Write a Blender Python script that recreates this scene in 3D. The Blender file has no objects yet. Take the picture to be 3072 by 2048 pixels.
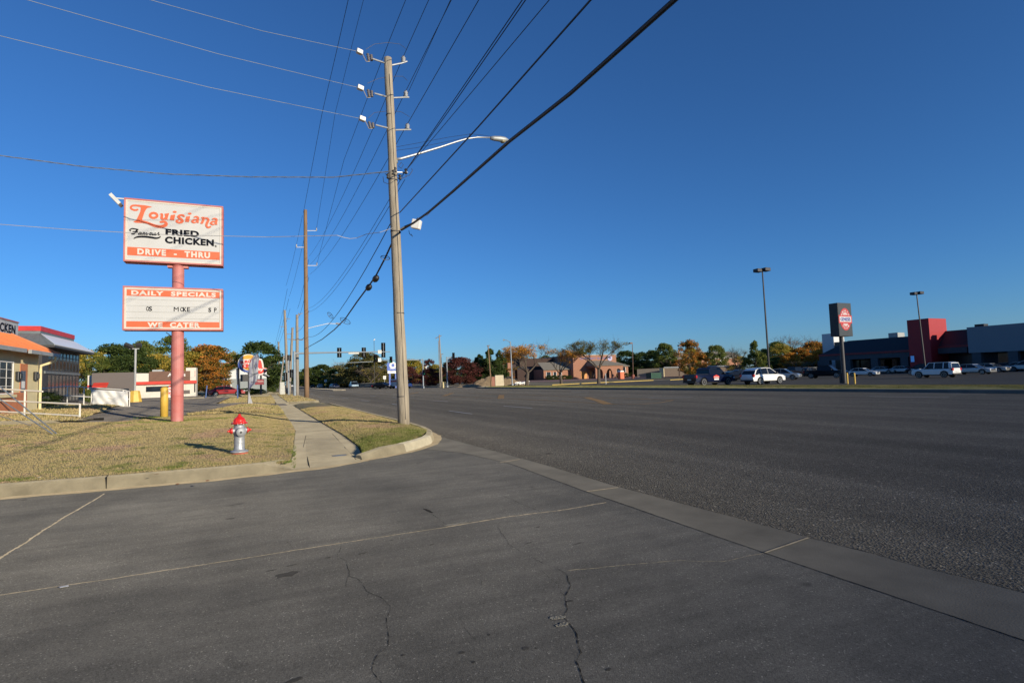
import bpy, bmesh, math, random
import numpy as np
from mathutils import Vector, Matrix
random.seed(7); RNG = np.random.default_rng(7)
S = bpy.context.scene
COL = S.collection
# ------------------------------------------------------------------ camera
F = 1650.0; TH = math.radians(24.9); PI_ = math.atan(108/F); RO = math.radians(1.81); CH = 1.6
_f = np.array([math.sin(TH)*math.cos(PI_), math.cos(TH)*math.cos(PI_), math.sin(PI_)])
_r0 = np.array([math.cos(TH), -math.sin(TH), 0.0]); _u0 = np.cross(_r0, _f)
_r = math.cos(RO)*_r0 - math.sin(RO)*_u0; _u = math.sin(RO)*_r0 + math.cos(RO)*_u0
cam = bpy.data.cameras.new('camera'); camo = bpy.data.objects.new('camera', cam); COL.objects.link(camo)
cam.sensor_width = 36.0; cam.lens = 36.0*F/3072; cam.clip_end = 5000; cam.clip_start = 0.05
M = Matrix(((_r[0], _u[0], -_f[0], 0), (_r[1], _u[1], -_f[1], 0), (_r[2], _u[2], -_f[2], CH), (0, 0, 0, 1)))
camo.matrix_world = M
S.camera = camo
# ------------------------------------------------------------------ light
SUN_EL = math.radians(13.2); SUN_AZ = math.atan2(0.40, -0.917)      # azimuth measured from +Y towards +X
w = bpy.data.worlds.new('World'); S.world = w; w.use_nodes = True
nt = w.node_tree; bg = nt.nodes['Background']
sky = nt.nodes.new('ShaderNodeTexSky'); sky.sky_type = 'NISHITA'; sky.sun_disc = False
sky.sun_elevation = SUN_EL; sky.sun_rotation = SUN_AZ; sky.altitude = 400; sky.air_density = 1.0; sky.dust_density = 0.3; sky.ozone_density = 8.0
hs = nt.nodes.new('ShaderNodeHueSaturation'); hs.inputs['Saturation'].default_value = 1.0; nt.links.new(sky.outputs[0], hs.inputs['Color'])
nt.links.new(hs.outputs[0], bg.inputs[0]); bg.inputs[1].default_value = 0.108
sl = bpy.data.lights.new('sun', 'SUN'); sl.energy = 4.3; sl.angle = math.radians(0.5); sl.color = (1.0, 0.88, 0.69)
so = bpy.data.objects.new('sun', sl); COL.objects.link(so)
sd = Vector((math.sin(SUN_AZ)*math.cos(SUN_EL), math.cos(SUN_AZ)*math.cos(SUN_EL), math.sin(SUN_EL)))
so.rotation_euler = sd.to_track_quat('Z', 'Y').to_euler(); so.location = (0, 0, 60)
S.view_settings.view_transform = 'Standard'; S.view_settings.look = 'None'; S.view_settings.exposure = 0.35; S.view_settings.gamma = 1.0
# ------------------------------------------------------------------ picture ray -> place in the scene
def ray(x, y): return _f*F + _r*(x-1536) - _u*(y-1024)
def gp(x, y, z=0.0):
    d = ray(x, y); t = (z-CH)/d[2]; return (d[0]*t, d[1]*t)
def gh(x, y, H):
    z = 0.0
    for _ in range(12):
        p = gp(x, y, z); z = 0.5*z+0.5*H(p[0], p[1])
    p = gp(x, y, z); return (p[0], p[1], H(p[0], p[1]))
def atY(x, y, Y):
    d = ray(x, y); t = Y/d[1]; return Vector((d[0]*t, Y, CH+d[2]*t))
def atX(x, y, X):
    d = ray(x, y); t = X/d[0]; return Vector((X, d[1]*t, CH+d[2]*t))
def atZ(x, y, Z):
    p = gp(x, y, Z); return Vector((p[0], p[1], Z))
def atD(x, y, D):
    d = ray(x, y); t = D/F; return Vector((d[0]*t, d[1]*t, CH+d[2]*t))
def sm(t):
    t = min(1.0, max(0.0, t)); return t*t*(3-2*t)
# ------------------------------------------------------------------ materials
MATS = {}
def mat(name, col, rough=0.7, metal=0.0, var=0.12, vs=3.0, bump=0.0, bs=40.0, coat=0.0, trans=0.0, spec=0.5, col2=None, stretch=None, c2lo=0.45, c2hi=0.6, det=5.0, dr=0.0):
    if name in MATS: return MATS[name]
    m = bpy.data.materials.new(name); m.use_nodes = True; t = m.node_tree; b = t.nodes['Principled BSDF']
    b.inputs['Roughness'].default_value = rough; b.inputs['Metallic'].default_value = metal
    b.inputs['Specular IOR Level'].default_value = spec; b.inputs['Diffuse Roughness'].default_value = 1.0 if spec <= 0.12 else dr
    b.inputs['Coat Weight'].default_value = coat; b.inputs['Coat Roughness'].default_value = 0.05
    tc = t.nodes.new('ShaderNodeTexCoord'); mp = t.nodes.new('ShaderNodeMapping'); t.links.new(tc.outputs['Object'], mp.inputs[0])
    if stretch: mp.inputs['Scale'].default_value = stretch
    n = t.nodes.new('ShaderNodeTexNoise'); n.inputs['Scale'].default_value = vs; n.inputs['Detail'].default_value = det; n.inputs['Roughness'].default_value = 0.6
    t.links.new(mp.outputs[0], n.inputs['Vector'])
    cr = t.nodes.new('ShaderNodeValToRGB'); e = cr.color_ramp.elements
    c = np.array(col); a = np.clip(c*(1-var), 0, 1); bb = np.clip(c*(1+var), 0, 1)
    e[0].position = 0.3; e[0].color = (*a, 1); e[1].position = 0.7; e[1].color = (*bb, 1)
    if col2 is not None:
        e[0].position = c2lo; e[1].position = c2hi; e[0].color = (*col, 1); e[1].color = (*col2, 1)
    t.links.new(n.outputs['Fac'], cr.inputs[0]); t.links.new(cr.outputs[0], b.inputs['Base Color'])
    if bump:
        n2 = t.nodes.new('ShaderNodeTexNoise'); n2.inputs['Scale'].default_value = bs; n2.inputs['Detail'].default_value = 3
        t.links.new(mp.outputs[0], n2.inputs['Vector'])
        bp = t.nodes.new('ShaderNodeBump'); bp.inputs['Strength'].default_value = bump; bp.inputs['Distance'].default_value = 0.02
        t.links.new(n2.outputs['Fac'], bp.inputs['Height']); t.links.new(bp.outputs[0], b.inputs['Normal'])
    MATS[name] = m; return m
def N(t, typ, **kw):
    n = t.nodes.new(typ)
    for k, v in kw.items():
        if k in n.inputs.keys(): n.inputs[k].default_value = v
        else: setattr(n, k, v)
    return n
def ramp(t, src, stops, interp='LINEAR'):
    cr = t.nodes.new('ShaderNodeValToRGB'); cr.color_ramp.interpolation = interp; e = cr.color_ramp.elements
    while len(e) < len(stops): e.new(0.5)
    for i, (p, c) in enumerate(stops): e[i].position = p; e[i].color = (*c, 1) if len(c) == 3 else c
    t.links.new(src, cr.inputs[0]); return cr.outputs[0]
def mixc(t, fac, a, b, mode='MIX'):
    m = t.nodes.new('ShaderNodeMix'); m.data_type = 'RGBA'; m.blend_type = mode
    for s, v in ((m.inputs[0], fac), (m.inputs[6], a), (m.inputs[7], b)):
        if hasattr(v, 'links') or isinstance(v, bpy.types.NodeSocket): t.links.new(v, s)
        elif isinstance(v, (int, float)): s.default_value = v
        else: s.default_value = (*v, 1)
    return m.outputs[2]
def asphalt(name, dark, light, grain, gscale, patch=0.35, bump=0.5, extra=None, vb=1.0):
    m = bpy.data.materials.new(name); m.use_nodes = True; t = m.node_tree; b = t.nodes['Principled BSDF']
    tc = t.nodes.new('ShaderNodeTexCoord'); P = tc.outputs['Object']
    g1 = N(t, 'ShaderNodeTexNoise', Scale=gscale, Detail=4.0, Roughness=0.75); t.links.new(P, g1.inputs['Vector'])
    vo = N(t, 'ShaderNodeTexVoronoi', Scale=gscale*0.55); t.links.new(P, vo.inputs['Vector'])
    c = ramp(t, g1.outputs['Fac'], [(0.34, dark), (0.66, light)])
    sp = ramp(t, vo.outputs['Color'], [(0.0, (1-grain,)*3), (0.6, (1.0,)*3), (0.86, (1+grain*0.3,)*3), (0.95, (1+grain*3.2,)*3)])
    c = mixc(t, 1.0, c, sp, 'MULTIPLY')
    # wear: long streaks with the traffic, and broad patches
    mp = t.nodes.new('ShaderNodeMapping'); mp.inputs['Scale'].default_value = (0.55, 0.05, 1); t.links.new(P, mp.inputs[0])
    n2 = N(t, 'ShaderNodeTexNoise', Scale=1.0, Detail=4.0); t.links.new(mp.outputs[0], n2.inputs['Vector'])
    n3 = N(t, 'ShaderNodeTexNoise', Scale=0.45, Detail=6.0, Roughness=0.65); t.links.new(P, n3.inputs['Vector'])
    w1 = ramp(t, n2.outputs['Fac'], [(0.3, (1-patch,)*3), (0.7, (1+patch*0.7,)*3)])
    w2 = ramp(t, n3.outputs['Fac'], [(0.3, (1-patch*0.7,)*3), (0.7, (1+patch*0.6,)*3)])
    c = mixc(t, 1.0, c, w1, 'MULTIPLY'); c = mixc(t, 1.0, c, w2, 'MULTIPLY')
    # small oil spots
    n4 = N(t, 'ShaderNodeTexNoise', Scale=2.3, Detail=2.0); t.links.new(P, n4.inputs['Vector'])
    c = mixc(t, 1.0, c, ramp(t, n4.outputs['Fac'], [(0.24, (0.55,)*3), (0.29, (1.0,)*3)]), 'MULTIPLY')
    if extra: c = extra(t, P, c)
    t.links.new(c, b.inputs['Base Color']); b.inputs['Roughness'].default_value = 0.9; b.inputs['Specular IOR Level'].default_value = 0.15; b.inputs['Diffuse Roughness'].default_value = 1.0
    bp = N(t, 'ShaderNodeBump', Strength=bump*vb, Distance=0.012); t.links.new(vo.outputs['Distance'], bp.inputs['Height'])
    bp2 = N(t, 'ShaderNodeBump', Strength=bump*0.7, Distance=0.01); t.links.new(g1.outputs['Fac'], bp2.inputs['Height']); t.links.new(bp.outputs[0], bp2.inputs['Normal'])
    t.links.new(bp2.outputs[0], b.inputs['Normal']); MATS[name] = m; return m
def grassmat(name, blades=False):
    m = bpy.data.materials.new(name); m.use_nodes = True; t = m.node_tree; b = t.nodes['Principled BSDF']
    ge = t.nodes.new('ShaderNodeNewGeometry'); P = ge.outputs['Position']
    n1 = N(t, 'ShaderNodeTexNoise', Scale=0.45, Detail=5.0, Roughness=0.6); t.links.new(P, n1.inputs['Vector'])
    n2 = N(t, 'ShaderNodeTexNoise', Scale=1.6, Detail=6.0, Roughness=0.65); t.links.new(P, n2.inputs['Vector'])
    n3 = N(t, 'ShaderNodeTexNoise', Scale=30.0, Detail=3.0); t.links.new(P, n3.inputs['Vector'])
    straw = (0.41, 0.325, 0.155); pink = (0.40, 0.275, 0.175); olive = (0.28, 0.265, 0.09); green = (0.13, 0.17, 0.03)
    c = ramp(t, n1.outputs['Fac'], [(0.36, pink), (0.46, straw), (0.58, straw), (0.68, olive)])
    gm = ramp(t, n2.outputs['Fac'], [(0.535, (0, 0, 0)), (0.64, (0.8,)*3)]); c = mixc(t, gm, c, green)
    # greener along the kerb end of the island
    sx = t.nodes.new('ShaderNodeSeparateXYZ'); t.links.new(P, sx.inputs[0])
    a1 = N(t, 'ShaderNodeMath', operation='MULTIPLY_ADD'); t.links.new(sx.outputs['X'], a1.inputs[0]); a1.inputs[1].default_value = -1.0; a1.inputs[2].default_value = 0.0
    a2 = N(t, 'ShaderNodeMath', operation='ADD'); t.links.new(sx.outputs['Y'], a2.inputs[0]); t.links.new(a1.outputs[0], a2.inputs[1])
    a3 = N(t, 'ShaderNodeMapRange'); a3.inputs[1].default_value = 14.2; a3.inputs[2].default_value = 10.4; t.links.new(a2.outputs[0], a3.inputs[0])
    a4 = N(t, 'ShaderNodeMath', operation='COMPARE'); t.links.new(sx.outputs['X'], a4.inputs[0]); a4.inputs[1].default_value = 3.4; a4.inputs[2].default_value = 1.7
    a5 = N(t, 'ShaderNodeMath', operation='MULTIPLY'); t.links.new(a3.outputs[0], a5.inputs[0]); t.links.new(a4.outputs[0], a5.inputs[1])
    a6 = N(t, 'ShaderNodeMath', operation='MULTIPLY'); t.links.new(a5.outputs[0], a6.inputs[0]); t.links.new(ramp(t, n2.outputs['Fac'], [(0.4, (0.5,)*3), (0.6, (1.0,)*3)]), a6.inputs[1])
    c = mixc(t, a6.outputs[0], c, green)
    if blades:
        rr = ramp(t, ge.outputs['Random Per Island'], [(0, (0.82, 0.82, 0.80)), (0.5, (1.0, 1.0, 1.0)), (1, (1.2, 1.18, 1.14))])
        c = mixc(t, 1.0, c, rr, 'MULTIPLY')
    else:
        c = mixc(t, 1.0, c, ramp(t, n3.outputs['Fac'], [(0.3, (0.62,)*3), (0.7, (1.15,)*3)]), 'MULTIPLY')
        bp = N(t, 'ShaderNodeBump', Strength=0.8, Distance=0.05); t.links.new(n3.outputs['Fac'], bp.inputs['Height']); t.links.new(bp.outputs[0], b.inputs['Normal'])
    t.links.new(c, b.inputs['Base Color']); b.inputs['Roughness'].default_value = 0.8; b.inputs['Specular IOR Level'].default_value = 0.2
    MATS[name] = m; return m
def leafmat(name, cols, trans=0.35):
    m = bpy.data.materials.new(name); m.use_nodes = True; t = m.node_tree; b = t.nodes['Principled BSDF']; out = t.nodes['Material Output']
    ge = t.nodes.new('ShaderNodeNewGeometry'); tc = t.nodes.new('ShaderNodeTexCoord')
    n1 = N(t, 'ShaderNodeTexNoise', Scale=0.5, Detail=3.0); t.links.new(tc.outputs['Object'], n1.inputs['Vector'])
    ad = N(t, 'ShaderNodeMath', operation='MULTIPLY_ADD'); t.links.new(ge.outputs['Random Per Island'], ad.inputs[0]); ad.inputs[1].default_value = 0.45; ad.inputs[2].default_value = -0.22
    a2 = N(t, 'ShaderNodeMath', operation='ADD'); t.links.new(n1.outputs['Fac'], a2.inputs[0]); t.links.new(ad.outputs[0], a2.inputs[1])
    k = len(cols); c = ramp(t, a2.outputs[0], [(0.3+0.4*i/(k-1), cc) for i, cc in enumerate(cols)])
    t.links.new(c, b.inputs['Base Color']); b.inputs['Roughness'].default_value = 0.6; b.inputs['Specular IOR Level'].default_value = 0.25
    tr = t.nodes.new('ShaderNodeBsdfTranslucent'); t.links.new(c, tr.inputs[0]); mx = t.nodes.new('ShaderNodeMixShader'); mx.inputs[0].default_value = trans
    t.links.new(b.outputs[0], mx.inputs[1]); t.links.new(tr.outputs[0], mx.inputs[2]); t.links.new(mx.outputs[0], out.inputs[0])
    MATS[name] = m; return m
def lamp_mat(name, col, e):
    m = mat(name, col, 0.4); b = m.node_tree.nodes['Principled BSDF']; b.inputs['Emission Color'].default_value = (*col, 1); b.inputs['Emission Strength'].default_value = e; return m
# ------------------------------------------------------------------ mesh builder
class MB:
    def __init__(s): s.v = []; s.f = []
    def add(s, vs, fs):
        o = len(s.v); s.v += [tuple(v) for v in vs]; s.f += [tuple(i+o for i in f) for f in fs]; return s
    def box(s, x0, x1, y0, y1, z0, z1, rz=0.0, o=(0, 0)):
        c, n = math.cos(rz), math.sin(rz)
        vs = [(o[0]+x*c-y*n, o[1]+x*n+y*c, z) for z in (z0, z1) for x, y in ((x0, y0), (x1, y0), (x1, y1), (x0, y1))]
        return s.add(vs, [(0, 3, 2, 1), (4, 5, 6, 7), (0, 1, 5, 4), (1, 2, 6, 5), (2, 3, 7, 6), (3, 0, 4, 7)])
    def tube(s, pts, rad, n=8, caps=True):
        pts = [Vector(p) for p in pts]; k = len(pts)
        if not hasattr(rad, '__len__'): rad = [rad]*k
        ring = []; up = Vector((0, 0, 1)); prev = None
        for i, p in enumerate(pts):
            d = (pts[min(i+1, k-1)]-pts[max(i-1, 0)]).normalized()
            a = prev if prev else (Vector((1, 0, 0)) if abs(d.z) > 0.9 else up)
            u = (a - d*a.dot(d)).normalized(); v = d.cross(u); prev = u
            ring += [p+(u*math.cos(2*math.pi*j/n)+v*math.sin(2*math.pi*j/n))*rad[i] for j in range(n)]
        fs = [(i*n+j, i*n+(j+1) % n, (i+1)*n+(j+1) % n, (i+1)*n+j) for i in range(k-1) for j in range(n)]
        if caps: fs += [tuple(range(n))[::-1], tuple((k-1)*n+j for j in range(n))]
        return s.add(ring, fs)
    def lathe(s, prof, n=20, o=(0, 0, 0), ax='z'):
        vs = []
        for r_, h in prof:
            for j in range(n):
                a = 2*math.pi*j/n; x, y = r_*math.cos(a), r_*math.sin(a)
                p = (x, y, h) if ax == 'z' else ((h, x, y) if ax == 'x' else (y, h, x))
                vs.append((o[0]+p[0], o[1]+p[1], o[2]+p[2]))
        k = len(prof)
        fs = [(i*n+j, i*n+(j+1) % n, (i+1)*n+(j+1) % n, (i+1)*n+j) for i in range(k-1) for j in range(n)]
        fs += [tuple(range(n))[::-1], tuple((k-1)*n+j for j in range(n))]
        return s.add(vs, fs)
    def prism(s, poly, z0, z1):          # poly in xy, vertical extrusion
        n = len(poly); vs = [(p[0], p[1], z0) for p in poly]+[(p[0], p[1], z1) for p in poly]
        return s.add(vs, [tuple(range(n))[::-1], tuple(range(n, 2*n))]+[(i, (i+1) % n, n+(i+1) % n, n+i) for i in range(n)])
    def plate(s, poly, y0, y1):          # poly in xz, extruded along y
        n = len(poly); vs = [(p[0], y0, p[1]) for p in poly]+[(p[0], y1, p[1]) for p in poly]
        return s.add(vs, [tuple(range(n)), tuple(range(n, 2*n))[::-1]]+[(i, n+i, n+(i+1) % n, (i+1) % n) for i in range(n)])
    def quad(s, a, b, c, d): return s.add([a, b, c, d], [(0, 1, 2, 3)])
    def slab(s, quad, nrm, th):          # a thick panel from 4 points
        q = [Vector(p) for p in quad]; o = Vector(nrm)*th
        return s.add(q+[p-o for p in q], [(0, 1, 2, 3), (7, 6, 5, 4), (0, 4, 5, 1), (1, 5, 6, 2), (2, 6, 7, 3), (3, 7, 4, 0)])
    def ball(s, o, r, n=10, k=6):
        prof = [(max(1e-4, math.sin(math.pi*i/k))*r, -math.cos(math.pi*i/k)*r) for i in range(k+1)]; return s.lathe(prof, n, o)
    def build(s, name, m, parent=None, smooth=False, bevel=0.0, org=None):
        me = bpy.data.meshes.new(name); v = s.v
        if org is not None: v = [(a-org[0], b-org[1], c-org[2]) for a, b, c in v]
        me.from_pydata(v, [], s.f); me.update()
        bm = bmesh.new(); bm.from_mesh(me); bmesh.ops.recalc_face_normals(bm, faces=bm.faces)
        bm.normal_update(); at_ = sum(f.calc_area() for f in bm.faces)
        if sum(f.normal.z*f.calc_area() for f in bm.faces) < -0.3*at_: bmesh.ops.reverse_faces(bm, faces=bm.faces)
        bm.to_mesh(me); bm.free()
        me.materials.append(m)
        if smooth: me.polygons.foreach_set('use_smooth', [True]*len(me.polygons))
        o = bpy.data.objects.new(name, me); COL.objects.link(o)
        if parent: o.parent = parent
        if org is not None: o.location = org
        if bevel:
            b = o.modifiers.new('bevel', 'BEVEL'); b.width = bevel; b.segments = 2; b.limit_method = 'ANGLE'; b.angle_limit = 0.7
        return o
def empty(name, label, cat, loc=(0, 0, 0), rz=0.0, group=None):
    o = bpy.data.objects.new(name, None); COL.objects.link(o); o.location = loc; o.rotation_euler = (0, 0, rz); o.empty_display_size = 0.2
    o['label'] = label; o['category'] = cat
    if group: o['group'] = group
    return o
def tag(o, label, cat, group=None):
    o['label'] = label; o['category'] = cat
    if group: o['group'] = group
    return o
def struct(o): o['kind'] = 'structure'; return o
def copy_tree(o, label, group=None, loc=None, rz=None, scale=None):
    c = o.copy(); COL.objects.link(c); c['label'] = label
    if group: c['group'] = group
    if loc is not None: c.location = loc
    if rz is not None: c.rotation_euler = (0, 0, rz)
    if scale is not None: c.scale = scale
    for ch in o.children:
        d = ch.copy(); COL.objects.link(d); d.parent = c
        for g_ in ch.children:
            e = g_.copy(); COL.objects.link(e); e.parent = d
    return c
def text(name, s, m, parent, box, y, bold=0.0, space=1.0, shear=0.0, depth=0.01, flat='y', rot=0.0):
    """lettering on a face that looks to -y (flat='y') or to the side given by flat; box=(x0,x1,z0,z1)"""
    cu = bpy.data.curves.new('t', 'FONT'); cu.body = s; cu.offset = bold; cu.space_character = space; cu.shear = shear; cu.extrude = 0.001; cu.resolution_u = 3
    ob = bpy.data.objects.new('t', cu); COL.objects.link(ob)
    dg = bpy.context.evaluated_depsgraph_get(); me = bpy.data.meshes.new_from_object(ob.evaluated_get(dg)); bpy.data.objects.remove(ob); bpy.data.curves.remove(cu)
    n = len(me.vertices); co = np.empty(n*3); me.vertices.foreach_get('co', co); co = co.reshape(-1, 3)
    if rot: cc, ss = math.cos(rot), math.sin(rot); co[:, :2] = co[:, :2] @ np.array([[cc, ss], [-ss, cc]])
    mn = co.min(0); mx = co.max(0); u = (co[:, 0]-mn[0])/(mx[0]-mn[0]); v = (co[:, 1]-mn[1])/max(1e-6, mx[1]-mn[1]); q = (co[:, 2]-mn[2])/(mx[2]-mn[2])
    A = box[0]+(box[1]-box[0])*u; Z = box[2]+(box[3]-box[2])*v
    if flat == 'y': out = np.stack([A, y-q*depth, Z], 1)
    elif flat == '-x': out = np.stack([y-q*depth, A, Z], 1)
    else: out = np.stack([y+q*depth, A, Z], 1)
    me.vertices.foreach_set('co', out.ravel()); me.update(); me.materials.clear(); me.materials.append(m); me.name = name
    o = bpy.data.objects.new(name, me); COL.objects.link(o); o.parent = parent; return o
def stroke(mb, pts, y, th=0.012, closed=False):
    """brush stroke in the xz plane: pts (x, z, width)"""
    P = [np.array(p[:2], float) for p in pts]; Wd = [p[2] for p in pts]
    Q = []; k = len(P); seg = k if closed else k-1
    for i in range(seg):                                   # Catmull-Rom
        def at(j): return P[j % k] if closed else P[min(max(j, 0), k-1)]
        p0, p1, p2, p3 = at(i-1), at(i), at(i+1), at(i+2); w1 = Wd[i % k]; w2 = Wd[(i+1) % k]
        for s_ in range(5):
            t = s_/5; q = 0.5*((2*p1)+(-p0+p2)*t+(2*p0-5*p1+4*p2-p3)*t*t+(-p0+3*p1-3*p2+p3)*t**3); Q.append((q, w1+(w2-w1)*t))
    if not closed: Q.append((P[-1], Wd[-1]))
    n = len(Q); L = []; R_ = []
    for i in range(n):
        a = Q[(i-1) % n if closed else max(i-1, 0)][0]; b = Q[(i+1) % n if closed else min(i+1, n-1)][0]
        d = b-a; d = d/(np.linalg.norm(d)+1e-9); nn = np.array([-d[1], d[0]])*Q[i][1]/2; L.append(Q[i][0]+nn); R_.append(Q[i][0]-nn)
    vs = [(p[0], y-th, p[1]) for p in L]+[(p[0], y-th, p[1]) for p in R_]; m = n if closed else n-1
    fs = [(i, (i+1) % n, n+(i+1) % n, n+i) for i in range(m)]
    vs += [(p[0], y, p[1]) for p in L]+[(p[0], y, p[1]) for p in R_]
    fs += [(i, 2*n+i, 2*n+(i+1) % n, (i+1) % n) for i in range(m)]+[(n+i, n+(i+1) % n, 3*n+(i+1) % n, 3*n+i) for i in range(m)]
    mb.add(vs, fs)
def ellipse(cx, cz, rx, rz_, n=28, a0=0, a1=2*math.pi): return [(cx+rx*math.cos(a0+(a1-a0)*i/n), cz+rz_*math.sin(a0+(a1-a0)*i/n)) for i in range(n+(0 if a1-a0 > 6.28 else 1))]
# common materials
m_wood = mat('weathered_wood', (0.34, 0.29, 0.215), 0.9, var=0.30, vs=6, stretch=(3.5, 3.5, 0.22), bump=0.9, bs=16)
m_wood2 = mat('brown_creosote_wood', (0.23, 0.142, 0.078), 0.85, var=0.35, vs=6, stretch=(3, 3, 0.15), bump=0.6, bs=16)
m_wood3 = mat('grey_old_wood', (0.27, 0.235, 0.19), 0.9, var=0.25, vs=6, stretch=(3, 3, 0.2), bump=0.5, bs=16)
m_galv = mat('galvanised_steel', (0.42, 0.44, 0.46), 0.45, 0.6, var=0.12, vs=6)
m_black = mat('black_rubber', (0.018, 0.018, 0.02), 0.5, var=0.2)
m_wire = mat('wire_dark', (0.03, 0.033, 0.045), 0.5, 0.2)
m_wirel = mat('wire_bare_aluminium', (0.30, 0.33, 0.36), 0.4, 0.7)
m_ceram = mat('grey_ceramic', (0.30, 0.31, 0.33), 0.3)
m_white = mat('white_paint', (0.78, 0.77, 0.73), 0.5, var=0.05)
m_conc = mat('concrete', (0.27, 0.235, 0.16), 0.9, spec=0.12, var=0.28, vs=2.2, bump=0.35, bs=60, det=9)
m_conc2 = mat('concrete_grey', (0.30, 0.265, 0.20), 0.9, spec=0.12, var=0.16, vs=2.2, bump=0.35, bs=70, det=9)
m_dark = mat('dark_steel', (0.035, 0.035, 0.04), 0.5, 0.3)
m_glass = mat('dark_glass', (0.02, 0.025, 0.03), 0.06, 0.0, spec=0.9, var=0.1)
# ================================================================== SETTING
def interp(pts, y):
    if y <= pts[0][1]: return pts[0][0]
    for a, b in zip(pts, pts[1:]):
        if y <= b[1]: return a[0]+(b[0]-a[0])*(y-a[1])/(b[1]-a[1])
    return pts[-1][0]
SWL = [(0.58, 11.2), (0.62, 11.9), (0.84, 15.0), (1.10, 18.9), (1.17, 22.3), (1.24, 31.2), (1.32, 43.3), (1.5, 60), (1.8, 92)]
SWR = [(1.92, 11.6), (2.08, 12.7), (2.17, 16.0), (2.18, 23.3), (2.2, 28.5), (2.25, 42.7), (2.4, 60), (2.75, 92)]
def HL(X, Y):     # ground height left of the sidewalk
    sx = interp(SWL, Y); a = 0.12+0.055*sm((sx-X)/1.2)+0.13*sm((Y-12)/12)*sm((sx-X)/2.5); b = 0.3*sm((-3-X)/7)*sm((Y-17)/9)*(1-0.8*sm((Y-45)/15))
    hump = 0.16*math.exp(-((X+0.2)/1.0)**2-((Y-36)/5)**2)
    return a+b+hump
def HR(X, Y):     # ground height right of / beyond the road
    return 0.45*sm((Y-95)/55)*sm((X-30)/15)
def H(X, Y): return HL(X, Y) if X < 1 and Y > 11 else HR(X, Y)
def sheet(name, xs, ys, fn, m, mask=None):
    nx, ny = len(xs), len(ys); vs = [(x, y, fn(x, y)) for y in ys for x in xs]
    fs = [(j*nx+i, j*nx+i+1, (j+1)*nx+i+1, (j+1)*nx+i) for j in range(ny-1) for i in range(nx-1) if mask is None or mask((xs[i]+xs[i+1])/2, (ys[j]+ys[j+1])/2)]
    b = MB(); b.add(vs, fs); return b.build(name, m, smooth=True)
def lanewear(t, P, c):
    sx = t.nodes.new('ShaderNodeSeparateXYZ'); t.links.new(P, sx.inputs[0]); nz = N(t, 'ShaderNodeTexNoise', Scale=0.12, Detail=3.0); t.links.new(P, nz.inputs['Vector'])
    a = N(t, 'ShaderNodeMath', operation='MULTIPLY_ADD'); t.links.new(nz.outputs['Fac'], a.inputs[0]); a.inputs[1].default_value = 1.6; t.links.new(sx.outputs['X'], a.inputs[2])
    m = N(t, 'ShaderNodeMapRange'); m.inputs[1].default_value = 4.0; m.inputs[2].default_value = 36.0; t.links.new(a.outputs[0], m.inputs[0])
    r = ramp(t, m.outputs[0], [(0.0, (1.25, 1.2, 1.1)), (0.06, (1.22, 1.2, 1.14)), (0.13, (1.12,)*3), (0.20, (.84,)*3), (0.28, (.92,)*3), (0.36, (1.12,)*3), (0.44, (.98,)*3), (0.50, (1.15,)*3), (0.60, (1.05,)*3), (0.68, (1.2,)*3), (0.78, (1.0,)*3), (0.86, (1.15,)*3), (1.0, (1.05,)*3)])
    c = mixc(t, 1.0, c, r, 'MULTIPLY')
    wv = N(t, 'ShaderNodeMath', operation='MULTIPLY'); t.links.new(sx.outputs['X'], wv.inputs[0]); wv.inputs[1].default_value = 3.43
    wc = N(t, 'ShaderNodeMath', operation='COSINE'); t.links.new(wv.outputs[0], wc.inputs[0])
    return mixc(t, 1.0, c, ramp(t, wc.outputs[0], [(0.0, (0.93,)*3), (1.0, (1.07,)*3)]), 'MULTIPLY')
def sidewear(t, P, c):
    n = N(t, 'ShaderNodeTexNoise', Scale=0.22, Detail=5.0, Roughness=0.7); t.links.new(P, n.inputs['Vector'])
    c = mixc(t, 1.0, c, ramp(t, n.outputs['Fac'], [(0.35, (0.72,)*3), (0.65, (1.28, 1.26, 1.22))]), 'MULTIPLY')
    mp = t.nodes.new('ShaderNodeMapping'); mp.inputs['Scale'].default_value = (0.4, 2.2, 1); mp.inputs['Rotation'].default_value = (0, 0, 0.25); t.links.new(P, mp.inputs[0])
    n2 = N(t, 'ShaderNodeTexNoise', Scale=2.2, Detail=5.0, Roughness=0.7); t.links.new(mp.outputs[0], n2.inputs['Vector'])
    return mixc(t, 1.0, c, ramp(t, n2.outputs['Fac'], [(0.38, (0.90,)*3), (0.62, (1.12,)*3)]), 'MULTIPLY')
a_main = asphalt('chip_seal_asphalt', (0.070, 0.064, 0.053), (0.138, 0.126, 0.104), 0.60, 85, 0.18, 0.8, lanewear)
a_side = asphalt('worn_asphalt', (0.088, 0.085, 0.077), (0.132, 0.128, 0.115), 0.40, 230, 0.14, 0.34, sidewear, 0.3)
a_lot = asphalt('lot_asphalt', (0.10, 0.09, 0.075), (0.15, 0.135, 0.115), 0.35, 40, 0.3, 0.5)
m_earth = mat('dry_ground', (0.20, 0.165, 0.085), 0.95, var=0.3, vs=0.15, col2=(0.30, 0.235, 0.13), bump=0.5, bs=3)
g_mat = grassmat('lawn_soil'); gb_mat = grassmat('grass_blades', True)
xs = [-1500, -600, -300, -150, -80, -40, -20, -5, 4, 20, 30, 36, 45, 55, 70, 100, 150, 250, 400, 800, 1800]
ys = [-1200, -200, -50, 0, 40, 80, 95, 105, 115, 125, 135, 150, 170, 200, 300, 600, 1500, 3000]
struct(sheet('ground', xs, ys, lambda x, y: HR(x, y)-0.05 if x > 4 else (-0.08 if y < 110 else -0.02), m_earth))
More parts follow.
